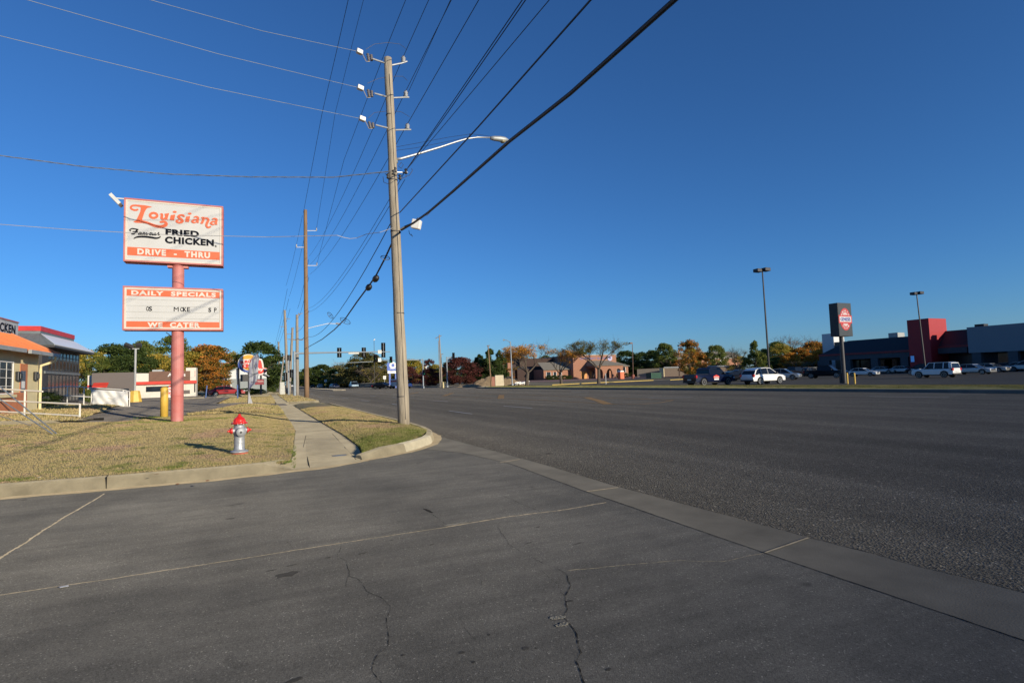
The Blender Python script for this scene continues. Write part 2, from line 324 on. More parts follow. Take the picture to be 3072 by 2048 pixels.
b = MB(); b.add([(4.55, -60, 0), (34.6, -60, 0), (34.6, 900, 0), (4.55, 900, 0)], [(0, 1, 2, 3)]); struct(b.build('main_road', a_main))
b = MB(); b.add([(-160, 93, .004), (4.55, 93, .004), (4.55, 106, .004), (-160, 106, .004), (34.6, 108, .004), (220, 108, .46), (220, 120, .46), (34.6, 120, .004)], [(0, 1, 2, 3), (4, 5, 6, 7)]); struct(b.build('cross_street', a_lot))
kerbL = [(-60, 12.4), (-20, 11.9), (-8, 11.5), (-3.64, 11.22), (-2.24, 11.08), (-0.8, 11.02), (0.1, 11.08)]
b = MB(); b.add([(-60, -40, 0), (4.55, -40, 0), (4.55, 15.4, 0), (3.4, 13.2, 0), (1.9, 11.9, 0), (0.5, 11.4, 0), (-3.6, 11.6, 0), (-60, 12.8, 0)], [(7, 0, 1, 4, 5, 6), (4, 1, 2, 3)]); struct(b.build('side_street', a_side))
# concrete gutter strip across the mouth of the side street
near = [(4.0, -6), (4.0, 1.75), (4.03, 3.54), (4.11, 6.54), (4.28, 9.5), (4.05, 11.4), (3.5, 12.72)]; far = [(4.81, -6), (4.81, 2.08), (4.75, 3.67), (4.66, 6.7), (4.74, 8.9), (4.72, 12), (4.7, 15.2)]
def band(name, A, B, z, m, th=0.0):
    n = len(A); b = MB(); b.add([(p[0], p[1], z) for p in A]+[(p[0], p[1], z) for p in B], [(i, i+1, n+i+1, n+i) for i in range(n-1)]); return b.build(name, m)
m_gut = mat('gutter_concrete', (0.118, 0.110, 0.092), 0.9, spec=0.12, var=0.22, vs=1.4, bump=0.12, bs=70, det=9)
def dens(P, st=0.4):
    out = []
    for a, c in zip(P, P[1:]):
        n = max(1, int(math.hypot(c[0]-a[0], c[1]-a[1])/st)); out += [(a[0]+(c[0]-a[0])*i/n, a[1]+(c[1]-a[1])*i/n) for i in range(n)]
    return out+[P[-1]]
struct(band('concrete_gutter', near, far, 0.003, m_gut))
# kerbs swept along polylines
def kerb(name, P, m, prof=((-0.02, 0.0), (0.015, 0.14), (0.035, 0.175), (0.06, 0.187), (0.19, 0.19), (0.19, -0.05)), side=1, ends=(1, 1)):
    P = [Vector((p[0], p[1], 0)) for p in P]; n = len(P); k = len(prof); vs = []
    for i, p in enumerate(P):
        d = (P[min(i+1, n-1)]-P[max(i-1, 0)]).normalized(); nn = Vector((-d.y, d.x, 0))*side
        h = 1.0
        if i == 0: h = ends[0]
        if i == n-1: h = ends[1]
        vs += [p+nn*o+Vector((0, 0, z*h)) for o, z in prof]
    fs = [(i*k+j, i*k+j+1, (i+1)*k+j+1, (i+1)*k+j) for i in range(n-1) for j in range(k-1)]+[tuple(range(k)), tuple((n-1)*k+j for j in range(k))]
    b = MB(); b.add(vs, fs); return struct(b.build(name, m))
kerb('kerb', kerbL+[(0.45, 11.14)], m_conc, ends=(1, 0.3))
corner = [(1.95, 11.75), (2.5, 12.05), (3.0, 12.4), (3.41, 12.83), (3.9, 13.5), (4.25, 14.3), (4.55, 15.4), (4.72, 16.6), (4.8, 18.5)]
kerb('kerb', corner, m_conc, ends=(0.5, 1))
kerb('kerb', [(4.8, 18.5), (4.8, 41)], m_conc)
kerb('kerb', [(4.8, 41), (4.5, 41.7), (3.8, 42.2), (2.3, 42.5)], m_conc, ends=(1, .4))
kerb('kerb', [(2.2, 48.6), (4.2, 48.4), (4.7, 48.9), (4.8, 50)], m_conc); kerb('kerb', [(4.8, 50), (4.8, 86), (4.2, 90), (2.6, 92)], m_conc)
kerb('kerb', [(-10, 107), (3, 107), (4.6, 109), (4.8, 112)], m_conc); kerb('kerb', [(4.8, 112), (4.8, 700)], m_conc)
m_conc3 = mat('kerb_grey', (0.19, 0.175, 0.15), 0.9, spec=0.12, var=0.15, vs=2, bump=0.3)
kerb('kerb', [(34.6, -60), (34.6, 20), (34.4, 40), (33.6, 60), (33.2, 84), (34.6, 90), (38, 93)], m_conc3, side=-1)
kerb('kerb', [(60, 121), (37, 121), (34.4, 123), (34.0, 130), (34.0, 400)], m_conc3, side=-1)
# kerb joints + the tan dirty gutter beside the kerb
m_joint = mat('joint_sand', (0.30, 0.255, 0.18), 0.95, spec=0.1, var=0.25, vs=9)
m_crack = mat('crack_dark', (0.022, 0.021, 0.019), 0.95, spec=0.05)
m_dirt = mat('gutter_dirt', (0.30, 0.245, 0.155), 0.95, spec=0.12, var=0.2, vs=3, bump=0.3, bs=40)
def dirt(name, P, w0, z):
    # ragged-edged strip of dusty concrete at the foot of the kerb
    D = dens(P, 0.12); n = len(D); vs = []; rr = random.Random(3); wv = w0
    for i, p in enumerate(D):
        d = Vector((D[min(i+1, n-1)][0]-D[max(i-1, 0)][0], D[min(i+1, n-1)][1]-D[max(i-1, 0)][1], 0)).normalized(); nn = Vector((d.y, -d.x, 0))
        wv = 0.8*wv+0.2*w0*rr.uniform(0.5, 1.5); q = Vector((p[0], p[1], z)); vs += [q, q+nn*wv]
    b = MB(); b.add(vs, [(2*i, 2*i+1, 2*i+3, 2*i+2) for i in range(n-1)]); return struct(b.build(name, m_dirt))
dirt('gutter_dust', kerbL+[(0.45, 11.16), (1.2, 11.3), (1.95, 11.75)], 0.26, 0.0046)
dirt('gutter_dust', corner[:8], 0.2, 0.0050)
def line(P, wd, z, m, jit=0.0, name='seam', seed=1, wv=0.0):
    rr = random.Random(seed); D = dens(P, 0.022) if jit else [p for p in P]; n = len(D); vs = []
    J = [0.0]*n
    for o in (1, 2, 5, 12, 30):
        nxt = [rr.uniform(-1, 1) for _ in range(n//o+3)]
        for i in range(n): q = i/o; a = int(q); J[i] += jit*(o/30)**0.55*(nxt[a]*(1-q+a)+nxt[a+1]*(q-a))
    for i, p in enumerate(D):
        d = Vector((D[min(i+1, n-1)][0]-D[max(i-1, 0)][0], D[min(i+1, n-1)][1]-D[max(i-1, 0)][1], 0)).normalized(); nn = Vector((d.y, -d.x, 0))
        ww = wd*(1+wv*rr.uniform(-1, 1)); q = Vector((p[0], p[1], z))+nn*J[i]; vs += [q-nn*ww/2, q+nn*ww/2]
    b = MB(); b.add(vs, [(2*i, 2*i+1, 2*i+3, 2*i+2) for i in range(n-1)]); return b
def seams(name, lines, m): 
    b = MB()
    for L in lines: b.add(L.v, L.f)
    return struct(b.build(name, m))
G0 = lambda L: [gp(x, y, 0) for x, y in L]
z5 = lambda L: G0([(800+x/2.138, 1400+y/2.138) for x, y in L])
z6 = lambda L: G0([(1700+x/1.654, 1100+y/1.654) for x, y in L])
seams('road_joint', [line(G0([(-300, 1830), (0, 1785), (640, 1688), (1060, 1622), (1340, 1580)]), 0.014, 0.0016, m_joint, 0.012, seed=2, wv=0.5),
    line(G0([(1340, 1580), (1520, 1550), (1700, 1527), (1820, 1507)]), 0.022, 0.0018, m_joint, 0.012, seed=3, wv=0.6),
    line(G0([(-250, 1790), (0, 1675), (130, 1590), (230, 1530), (312, 1480)]), 0.026, 0.0017, m_joint, 0.014, seed=4, wv=0.4),
    line(z6([(100, 620), (255, 600)]), 0.03, 0.0085, m_joint, .004), line(z6([(985, 925), (1200, 850)]), 0.022, 0.0085, m_joint, .004),
    line(G0([(1500, 1388), (1560, 1378)]), 0.03, 0.0085, m_joint, .004),
    line(z6([(0, 1010), (240, 985), (560, 960), (780, 965), (900, 940), (980, 925)]), 0.006, 0.0019, m_joint, 0.02, seed=6, wv=0.8)], m_joint)
seams('road_crack', [
    line(z5([(470, 512), (447, 570), (500, 610), (522, 700), (600, 725), (655, 800), (740, 835), (795, 890), (780, 960), (775, 1050), (765, 1140), (700, 1210), (690, 1300), (740, 1380), (800, 1500)]), 0.0027, 0.0021, m_crack, 0.018, seed=7, wv=0.95),
    line(z5([(522, 700), (505, 770)]), 0.0020, 0.0021, m_crack, 0.012, seed=8, wv=0.95), line(z5([(655, 800), (640, 830)]), 0.0020, 0.0022, m_crack, 0.01, seed=8, wv=0.95),
    line(z5([(1475, 375), (1520, 450), (1550, 500), (1700, 580), (1870, 655), (1930, 700)]), 0.0024, 0.0021, m_crack, 0.016, seed=9, wv=0.95),
    line(z5([(1930, 700), (1950, 760), (1915, 830), (1925, 910), (1890, 960), (1930, 1010), (1975, 1060), (1990, 1140), (2005, 1190), (1970, 1240), (1995, 1310), (2025, 1386), (2060, 1500)]), 0.0045, 0.0023, m_crack, 0.016, seed=10, wv=0.95),
    line(z5([(1765, 660), (1850, 740), (1890, 830), (1910, 900)]), 0.0017, 0.0021, m_crack, 0.02, seed=12, wv=0.95), line(z5([(1370, 650), (1390, 760)]), 0.0017, 0.0021, m_crack, 0.02, seed=13, wv=0.95),
    line(z5([(1255, 1030), (1330, 1110)]), 0.0017, 0.0021, m_crack, 0.01, seed=14, wv=0.95), line(z5([(130, 480), (180, 530)]), 0.0020, 0.0021, m_crack, 0.02, seed=15, wv=0.95),
    line(z5([(1060, 300), (1170, 385)]), 0.0041, 0.0021, m_crack, 0.01, seed=16, wv=0.95), line(z5([(1500, 180), (1760, 290)]), 0.0034, 0.0021, m_crack, 0.01, seed=17, wv=0.95), line(z5([(1000, 250), (1230, 215), (1500, 182)]), 0.0027, 0.0021, m_crack, 0.01, seed=18, wv=0.95),
    line(dens([(p[0]-0.006, p[1]) for p in near], 0.3), 0.0045, 0.0045, m_crack, 0.01, seed=19, wv=0.6), line(dens([(p[0]+0.008, p[1]) for p in far], 0.3), 0.0061, 0.0045, m_crack, 0.016, seed=20, wv=0.6)], m_crack)
m_hole = mat('broken_concrete_bits', (0.19, 0.18, 0.15), 0.95, spec=0.1, var=0.4, vs=30, bump=0.8, bs=60)
def blob(cx, cy, rx, ry, z, m, name, seed, th=0.012, rot=0.0, ragged=0.35):
    rr = random.Random(seed); n = 18; P = []
    for i in range(n):
        a = 2*math.pi*i/n; q = rr.uniform(0.65, 1.2); x, y = rx*q*math.cos(a), ry*q*math.sin(a); P.append((cx+x*math.cos(rot)-y*math.sin(rot), cy+x*math.sin(rot)+y*math.cos(rot)))
    b = MB(); b.prism(P, z, z+th); return struct(b.build(name, m))
p = z5([(1865, 965)])[0]; blob(p[0], p[1], 0.055, 0.03, 0.0005, m_hole, 'spalled_patch', 4, 0.003)
p = z5([(1900, 1010)])[0]; blob(p[0], p[1], 0.05, 0.022, 0.001, m_hole, 'spalled_patch', 5, 0.003)
p = z5([(1035, 280)])[0]; blob(p[0], p[1], 0.02, 0.15, 0.0005, m_crack, 'pothole', 6, 0.002, 0.12)
p = z5([(1215, 365)])[0]; blob(p[0], p[1], 0.16, 0.035, 0.0006, m_hole, 'spalled_patch', 8, 0.002)
m_oil = mat('oil_stain', (0.045, 0.043, 0.039), 0.9, spec=0.1, var=0.3, vs=8)
for i, (x, y, rx, ry) in enumerate([(130, 690, .11, .06), (160, 630, .07, .012), (395, 580, .03, .014), (610, 555, .05, .016), (1058, 498, .025, .01), (800, 470, .03, .01), (1660, 1160, .028, .018), (2190, 1297, .02, .012), (1940, 860, .035, .02), (1425, 1075, .012, .01), (875, 1205, .012, .012), (1680, 487, .06, .008), (2000, 490, .08, .008), (30, 663, .05, .012), (1740, 385, .04, .012), (180, 1366, .05, .02), (1725, 1161, .008, .006), (1250, 1190, .02, .015), (1325, 1250, .015, .012)]):
    p = z5([(x, y)])[0]; blob(p[0], p[1], rx*.9, ry, 0.0008, m_oil, 'oil_stain', 20+i, 0.0006, 0.2)
# sidewalk + ramp
def zw(y): return 0.125*sm((y-11.2)/2.4)+0.008
ysw = [11.2, 11.6, 12, 12.5, 13, 13.5, 14, 15, 16, 17, 18.9, 20.4, 21.9, 23.4, 25, 27, 29, 31, 34, 37, 40, 42.4, 42.5, 43.2, 47.6, 48.3, 52, 60, 70, 80, 88, 91.5]
vs = []; fs = []
for y in ysw:
    z = zw(y); z = z-0.10*sm((y-42.4)/0.8)*sm((48.4-y)/0.8)
    lx, rx = interp(SWL, y), interp(SWR, y); yy = y+0.35*sm((11.9-y)/0.7)
    vs += [(lx, y, z), (lx*0.67+rx*0.33, y+0.1*(yy-y), z), (lx*0.33+rx*0.67, y+0.5*(yy-y), z), (rx, yy, z)]
for i in range(len(ysw)-1): fs += [(4*i+j, 4*i+j+1, 4*i+j+5, 4*i+j+4) for j in range(3)]
m_walk = mat('sidewalk_concrete', (0.285, 0.248, 0.170), 0.9, spec=0.12, var=0.22, vs=1.1, bump=0.25, bs=60, det=10)
b = MB(); b.add(vs, fs); struct(b.build('sidewalk', m_walk, smooth=True))
m_groove = mat('groove_shadowed', (0.10, 0.085, 0.065), 0.95)
L = []
for k in range(26):
    y = 11.55+k*0.17; L.append((y, 0.02 if False else 0.014))
b = MB()
for y, wd in L:
    z = zw(y)+0.0015; lx, rx = interp(SWL, y)+0.27, interp(SWR, y)-0.25; s_ = 0.25*sm((12.2-y)/0.7); z2 = zw(y+0.2)+0.003
    b.add([(lx, y, z), (rx, y+s_, zw(y)+0.0018), (rx, y+s_+wd, zw(y)+0.002), (lx, y+wd, z+0.0004)], [(0, 1, 2, 3)])
struct(b.build('ramp_groove', m_groove))
b = MB()
for P in ([(918, 1305), (910, 1340), (922, 1370), (929, 1402)][::-1], [(1068, 1377), (1035, 1342), (1015, 1320), (997, 1300)]):
    Q = [gh(x, y, lambda X, Y: zw(Y)) for x, y in P]
    b.tube([(q[0], q[1], zw(q[1])-0.0035) for q in Q], 0.007, 5)
for y in (16.6, 18.2, 19.8, 21.4, 23.0, 24.6, 26.2, 27.8, 29.4, 31, 32.6, 34.2, 35.8, 37.4, 39, 40.6, 50, 52, 54, 56, 58, 60, 64, 68, 72):
    b.box(interp(SWL, y)+.02, interp(SWR, y)-.02, y, y+0.006, 0.12, 0.1345)
struct(b.build('sidewalk_joint', m_crack))
b = MB(); b.add([(.30, 11.10, -.02), (.70, 11.18, -.02), (.30, 11.13, .11), (.62, 11.2, .012), (.30, 11.34, .18), (.64, 12.0, .06), (.50, 11.6, .16), (.66, 12.3, .09), (.1, 11.09, -.02), (.1, 11.12, .15), (.1, 11.30, .188), (.3, 11.5, .18)], [(0, 1, 3, 2), (2, 3, 5, 4), (4, 5, 7, 6), (8, 0, 2, 9), (9, 2, 4, 10), (10, 4, 6, 11)]); struct(b.build('ramp_flare', m_conc))
c_ = gp(1018, 1367, 0.05); b = MB(); b.prism([(c_[0]+0.10*math.cos(a)+(.06 if math.cos(a) > 0 else -.06), c_[1]+0.08*math.sin(a)) for a in [i*math.pi/8 for i in range(16)]], 0.0, zw(c_[1])+0.003)
tag(b.build('meter_cover', mat('steel_blue_cover', (0.10, 0.13, 0.17), 0.5, 0.3)), 'small oval blue-grey metal utility cover set in the sidewalk ramp', 'utility cover')
# kerb joints
b = MB()
for (x, y, a) in ((-2.24, 11.08, 0.1), (-9, 11.55, 0.06)):
    b.box(-0.005, 0.005, -0.024, 0.19, 0.0, 0.193, a, (x, y))
struct(b.build('kerb_joint', m_crack))
b = MB(); b.add([(3.33, 12.83, 0), ], []); 
# newer pale section of kerb by the corner
kerb('kerb_section', [(3.02, 12.41), (3.41, 12.825), (3.9, 13.495), (4.05, 13.83)], mat('new_kerb_concrete', (0.40, 0.36, 0.26), 0.85, spec=0.12, var=0.12, vs=6, bump=0.2), prof=((-0.024, 0.0), (0.011, 0.142), (0.032, 0.178), (0.06, 0.191), (0.193, 0.194), (0.193, -0.05)))
# lawn
LB = [(-60, 20), (-7.9, 24.4), (-4.85, 26.0), (-2.64, 32.0), (-1.4, 39.5), (-0.96, 42.3)]
def lawn_far(X):
    if X > LB[-1][0]: return 42.3
    for a, c in zip(LB, LB[1:]):
        if X <= c[0]: return a[1]+(c[1]-a[1])*(X-a[0])/(c[0]-a[0])
def kerb_y(X):
    K = kerbL+[(0.45, 11.14), (0.6, 11.3), (0.9, 15.2), (1.15, 20)]
    for a, c in zip(K, K[1:]):
        if X <= c[0]: return a[1]+(c[1]-a[1])*(X-a[0])/(c[0]-a[0])
    return 20
def in_lawn(X, Y): return X < interp(SWL, Y)-0.02 and Y > kerb_y(X)+0.17 and Y < lawn_far(X)
rows = []; nx = 70
for y in np.concatenate([np.arange(11.2, 18, 0.25), np.arange(18, 43.01, 0.6)]):
    row = []
    for i in range(nx+1):
        u = (i/nx)**0.6; sx = interp(SWL, y); X = -60+(sx+60)*u
        Y = min(max(y, kerb_y(X)+0.17), lawn_far(X)); row.append((X, Y, HL(X, Y)+0.02))
    rows.append(row)
vs = [v for r_ in rows for v in r_]; k = nx+1; fs = []
for j in range(len(rows)-1):
    for i in range(nx):
        q = (j*k+i, j*k+i+1, (j+1)*k+i+1, (j+1)*k+i)
        if abs(vs[q[0]][1]-vs[q[3]][1])+abs(vs[q[1]][1]-vs[q[2]][1]) > 1e-4: fs.append(q)
b = MB(); b.add(vs, fs); struct(b.build('lawn_ground', g_mat, smooth=True))
isl = [(interp(SWR, y)+0.02, y) for y in (12.0, 12.7, 14, 16, 20, 23.3, 28.5, 35, 42.3)]
isl_out = [(3.6, 42.1), (4.35, 41.6), (4.62, 41), (4.62, 18.5), (4.55, 16.7), (4.4, 15.5), (4.1, 14.45), (3.75, 13.65), (3.28, 12.98), (2.9, 12.58), (2.42, 12.24)]
def poly_in(P, x, y):
    c = False; n = len(P)
    for i in range(n):
        a, d = P[i], P[(i+1) % n]
        if (a[1] > y) != (d[1] > y) and x < (d[0]-a[0])*(y-a[1])/(d[1]-a[1])+a[0]: c = not c
    return c
ISL = isl+isl_out
def hi(x, y):
    d = min(x-interp(SWR, y), 4.62-x); return 0.15+0.04*sm(d/0.5)+0.05*sm(d/0.8)*sm((y-12.5)/2)
gx = np.arange(1.9, 4.9, 0.12); gy = np.arange(11.9, 42.5, 0.12)
b = MB(); b.prism(ISL, 0.02, 0.139); struct(b.build('verge_island', g_mat))
struct(sheet('verge_island_ground', list(gx), list(gy), hi, g_mat, lambda x, y: poly_in(ISL, x-.06, y) and poly_in(ISL, x+.06, y) and poly_in(ISL, x, y+.06) and poly_in(ISL, x, y-.06)))
ISL2 = [(interp(SWR, 49)+.02, 48.75), (4.4, 48.7), (4.62, 50), (4.62, 86), (4.1, 89.7), (2.75, 91), (2.6, 80), (2.42, 60)]
b = MB(); b.prism(ISL2, 0.02, 0.145); struct(b.build('verge_island', g_mat))
L2 = [(1.3, 48.8), (1.5, 60), (1.8, 91), (-6, 92), (-5, 60), (-1.4, 50)]
b = MB(); b.prism(L2, 0.02, 0.16); struct(b.build('lawn_ground', g_mat))
b = MB(); b.prism([(4.6, 112), (4.6, 700), (-30, 700), (-30, 108), (3, 108)], -0.1, 0.13); struct(b.build('lawn_ground', g_mat))
b = MB(); b.prism([(1.3, 108.4), (2.7, 108.4), (3.6, 300), (2.2, 300)], 0.0, 0.15); struct(b.build('sidewalk', m_walk))
# left parking lots and drive
def lotmask(x, y): return (y > lawn_far(x)-0.6 if x < -0.9 else 42 < y < 49) and not (x > -3 and 49.3 < y)
struct(sheet('parking_lot', list(np.arange(-60, 2.01, 1.0)), list(np.arange(19, 93.1, 1.0)), lambda x, y: (HL(x, y)-0.012 if x < 0.6 else 0.10), a_lot, lambda x, y: lotmask(x, y)))
b = MB(); b.prism([(1.0, 42.75), (4.85, 42.3), (4.85, 48.2), (1.0, 48.35)], -0.02, 0.03); struct(b.build('driveway', m_walk))
# yard in front of the buildings
def yardm(x, y): return x < -6.0-0.12*(y-24) and 25.5 < y < 60 and x > -40
struct(sheet('yard_ground', list(np.arange(-40, -5, 1.0)), list(np.arange(25, 60.1, 1.0)), lambda x, y: HL(x, y)+0.05, g_mat, yardm))
q = [gh(x, y, HL) for x, y in ((-60, 1250), (0, 1249), (215, 1258), (250, 1262), (60, 1270), (-60, 1276))]
b = MB(); b.add([(p[0], p[1], HL(p[0], p[1])+0.07) for p in q]+[(p[0], p[1], 0) for p in q], [(0, 1, 2, 3, 4, 5)]+[(i, (i+1) % 6, 6+(i+1) % 6, 6+i) for i in range(6)]); struct(b.build('walkway', m_walk))
# right side verge, lot and far ground
prof = [(34.75, 0.14), (35.6, 0.17), (36.6, 0.24), (38, 0.27), (40, 0.25), (42, 0.14), (44.5, 0.02), (45.2, -0.05)]
def vx(y): return 0.0 if y < 20 else (-0.2*min(1, (y-20)/20)-0.8*sm((y-40)/20)-0.4*sm((y-60)/24))
vs = []; yy = list(np.arange(-60, 90, 2.5)); k = len(prof)
for y in yy:
    r_ = random.Random(int(y*10)); e = sm((90-y)/6)
    for x, z in prof: vs.append((x+vx(y)+r_.uniform(-.05, .05), y, z*max(e, .3)+r_.uniform(-.02, .02)))
b = MB(); b.add(vs, [(j*k+i, j*k+i+1, (j+1)*k+i+1, (j+1)*k+i) for j in range(len(yy)-1) for i in range(k-1)])
m_verge = mat('verge_grass', (0.17, 0.165, 0.055), 0.95, spec=0.1, var=0.3, vs=1.2, col2=(0.27, 0.23, 0.09), bump=0.5, bs=14, c2lo=.4, c2hi=.62)
struct(b.build('grass_verge', m_verge, smooth=True))
a_lot2 = asphalt('dark_lot_asphalt', (0.045, 0.042, 0.036), (0.07, 0.065, 0.055), 0.3, 20, 0.2, 0.4)
yk = [gp(1560, 1158), gp(1656, 1155), gp(1800, 1148), gp(1960, 1141)]
b = MB(); b.add([(44, -60, 0), (200, -60, 0), (200, 118, 0), (118, 112, 0), (yk[3][0], yk[3][1], 0), (yk[1][0], yk[1][1], 0), (44, 84, 0)], [(0, 1, 2, 3, 4, 5, 6)]); struct(b.build('parking_lot', a_lot2))
b = MB(); m_ykerb = mat('yellow_kerb_paint', (0.62, 0.44, 0.10), 0.7, var=0.15)
b.tube([(p[0], p[1], 0.04) for p in yk[1:]], 0.075, 6); struct(b.build('kerb', m_ykerb))
b = MB(); q = gp(2120, 1134); q0 = gp(2010, 1140); b.tube([(q0[0], q0[1], 0.04), (q[0], q[1], .04)], 0.07, 6); struct(b.build('kerb', m_ykerb))
m_brickpave = mat('brick_paving', (0.26, 0.15, 0.115), 0.9, var=0.12, vs=0.3)
b = MB(); b.add([(66, 120, HR(66, 120)+.02), (100, 122, .3), (170, 132, .42), (190, 168, .48), (80, 168, .48), (62, 150, .47)], [(0, 1, 2, 3, 4, 5)]); struct(b.build('brick_plaza', m_brickpave))
# painted markings
m_mw = mat('road_paint_white', (0.36, 0.36, 0.34), 0.8, var=0.25, vs=6); m_my = mat('road_paint_yellow', (0.36, 0.19, 0.035), 0.8, var=0.3, vs=3)
z7 = lambda L: G0([(1200+x/2.613, 1120+y/2.613) for x, y in L])
mk = []
for P, wd in (([(255, 212), (375, 220)], .12), ([(815, 255), (1040, 272)], .12), ([(385, 293), (565, 317)], .11), ([(1955, 190), (2110, 190), (2295, 186)], .16), ([(1340, 143), (1480, 147)], .18)): mk.append(line(z7(P), wd, 0.005, m_mw))
zR = lambda L: G0([(2400+x/3.5, 860+y/3.5) for x, y in L])
mk.append(line(zR([(730, 1150), (1560, 1162)]), .11, 0.005, m_mw)); mk.append(line(zR([(1150, 1118), (1950, 1124)]), .13, 0.005, m_mw))
z4 = lambda L: G0([(780+x/4.61, 900+y/4.61) for x, y in L])
for P in ([(700, 1295), (760, 1298)], [(790, 1338), (860, 1344)], [(950, 1275), (1010, 1280)], [(960, 1325), (1030, 1332)], [(1140, 1350), (1220, 1357)], [(1290, 1300), (1380, 1307)], [(1400, 1385), (1510, 1397)], [(1520, 1322), (1600, 1329)], [(1610, 1282), (1690, 1287)], [(1740, 1270), (1830, 1276)], [(1830, 1435), (1910, 1447)], [(1190, 1258), (1250, 1261)], [(1830, 1345), (1880, 1349)]): mk.append(line(z4(P), .14, 0.005, m_mw))
seams('lane_marking', mk, m_mw)
ml = []
for P, wd in (([(80, 160), (145, 147)], .5), ([(345, 176), (410, 153)], .5), ([(790, 198), (795, 168)], .5), ([(1465, 188), (1560, 214), (1630, 240)], .5)): ml.append(line(z7(P), wd, 0.005, m_my))
for P in ([(180, 150), (520, 155), (1000, 168), (1460, 186), (1900, 200), (2140, 208)], [(340, 182), (750, 192), (1050, 207), (1450, 228), (1700, 242), (1900, 240), (2040, 228), (2140, 210)]): ml.append(line(z7(P), .13, 0.0054, m_my))
seams('median_marking', ml, m_my)
q0, q1, q2 = z4([(690, 1208)])[0], z4([(860, 1232)])[0], z4([(930, 1228)])[0]
b = MB(); b.prism([(14.5, 122), (16.2, 121.4), (17.3, 123), (16.8, 210), (15.2, 210), (14.7, 130)], 0, 0.16); struct(b.build('median_island', m_conc2))
# grass blades: near lawn and island, denser close to the viewer
def blades(name, pts, zf, hmin, hmax, wd, label):
    n = len(pts); P = np.array([(x, y, zf(x, y)) for x, y in pts]); a = RNG.uniform(0, 2*math.pi, n); d = np.stack([np.cos(a), np.sin(a), np.zeros(n)], 1)
    h = RNG.uniform(hmin, hmax, n)*RNG.uniform(0.6, 1.2, n); ln = RNG.uniform(-0.9, 0.9, (n, 2))*h[:, None]; dist = np.hypot(P[:, 0], P[:, 1]); ww = wd*np.clip(dist/12, 1, 2.6)
    A = P-d*ww[:, None]; B = P+d*ww[:, None]; C = P.copy(); C[:, 0] += ln[:, 0]; C[:, 1] += ln[:, 1]; C[:, 2] += h; A[:, 2] -= 0.01; B[:, 2] -= 0.01
    V = np.stack([A, B, C], 1).reshape(-1, 3); me = bpy.data.meshes.new(name); me.vertices.add(3*n); me.vertices.foreach_set('co', V.ravel())
    me.loops.add(3*n); me.loops.foreach_set('vertex_index', np.arange(3*n, dtype=np.int32)); me.polygons.add(n); me.polygons.foreach_set('loop_start', np.arange(0, 3*n, 3, dtype=np.int32)); me.update(calc_edges=True)
    me.materials.append(gb_mat); o = bpy.data.objects.new(name, me); COL.objects.link(o); o['kind'] = 'stuff'; o['label'] = label; o['category'] = 'grass'; return o
pts = []
while len(pts) < 330000:
    x = 1.2-16*random.random()**1.3; y = 11.1+18*random.random()**1.35
    if in_lawn(x, y) and abs(x) < y*1.15: pts.append((x, y))
blades('grass', pts, lambda x, y: HL(x, y)+0.02, 0.014, 0.032, 0.0045, 'dry straw-coloured lawn with green tufts behind the kerb by the fire hydrant')
pts = []
while len(pts) < 100000:
    x = random.uniform(2.0, 4.7); y = 12+22*random.random()**1.5
    if poly_in(ISL, x, y): pts.append((x, y))
blades('grass', pts, hi, 0.02, 0.05, 0.005, 'grass on the strip between sidewalk and road at the wooden pole, greener at its kerb corner')

pts = []
while len(pts) < 45000:
    x = random.uniform(-22, -6); y = random.uniform(26, 50)
    if yardm(x, y): pts.append((x, y))
blades('grass', pts, lambda x, y: HL(x, y)+0.05, 0.05, 0.12, 0.014, 'dry grass of the yard between the white railings and the buildings')
pts = []
while len(pts) < 45000:
    x = random.uniform(-3, 4.6); y = 30+60*random.random()**1.5
    if (poly_in(ISL2, x, y) or poly_in(L2, x, y) or (y < 42.2 and in_lawn(x, y))): pts.append((x, y))
blades('grass', pts, lambda x, y: (HL(x, y)+.02 if y < 43 else (.15 if x > 1.7 else .16)), 0.05, 0.11, 0.013, 'dry grass along both sides of the far sidewalk past the second driveway')
pts = [(36+7*random.random()**.9+vx(yv), yv) for yv in [-5+95*random.random()**1.2 for _ in range(150000)]]
def vz(x, y):
    x -= vx(y)
    for a, c in zip(prof, prof[1:]):
        if x <= c[0]: return (a[1]+(c[1]-a[1])*(x-a[0])/(c[0]-a[0]))*max(sm((90-y)/6), .3)
    return 0
vg = blades('grass', pts, vz, 0.02, 0.05, 0.005, 'green and straw grass strip between the far side of the road and the car park'); vg.data.materials.clear(); vg.data.materials.append(m_verge)

pts = []
for cx, cy, rx, ry, n in ((0.45, 11.38, .25, .12, 900), (0.72, 12.6, .10, .9, 1500), (1.98, 11.95, .12, .12, 500), (-3.9, 11.6, .45, .16, 2200), (-5.3, 11.8, .5, .2, 2200), (-1.6, 11.5, .6, .12, 1500), (-3.1, 25.0, .9, .5, 3500), (-1.6, 25.3, .9, .25, 2500), (-4.1, 28.6, .5, .4, 1200), (4.2, 17.3, .5, .5, 2500), (3.0, 13.3, .8, .3, 3500), (3.7, 14.6, .3, .6, 2000)):
    for _ in range(n):
        a, q = random.uniform(0, 6.28), random.random()**.7; x, y = cx+random.gauss(0, .75)*rx, cy+random.gauss(0, .75)*ry
        if math.sin(x*9+y*5)+math.sin(x*23-y*17)+random.gauss(0, .7) > .1 and not (y < kerb_y(x)+.17 and x < .4) and (x < interp(SWL, y)+.06 or poly_in(ISL, x, y)): pts.append((x, y))
def wz(x, y): return (HL(x, y)+.02 if x < interp(SWL, y) else (hi(x, y) if x > interp(SWR, y) else zw(y)))
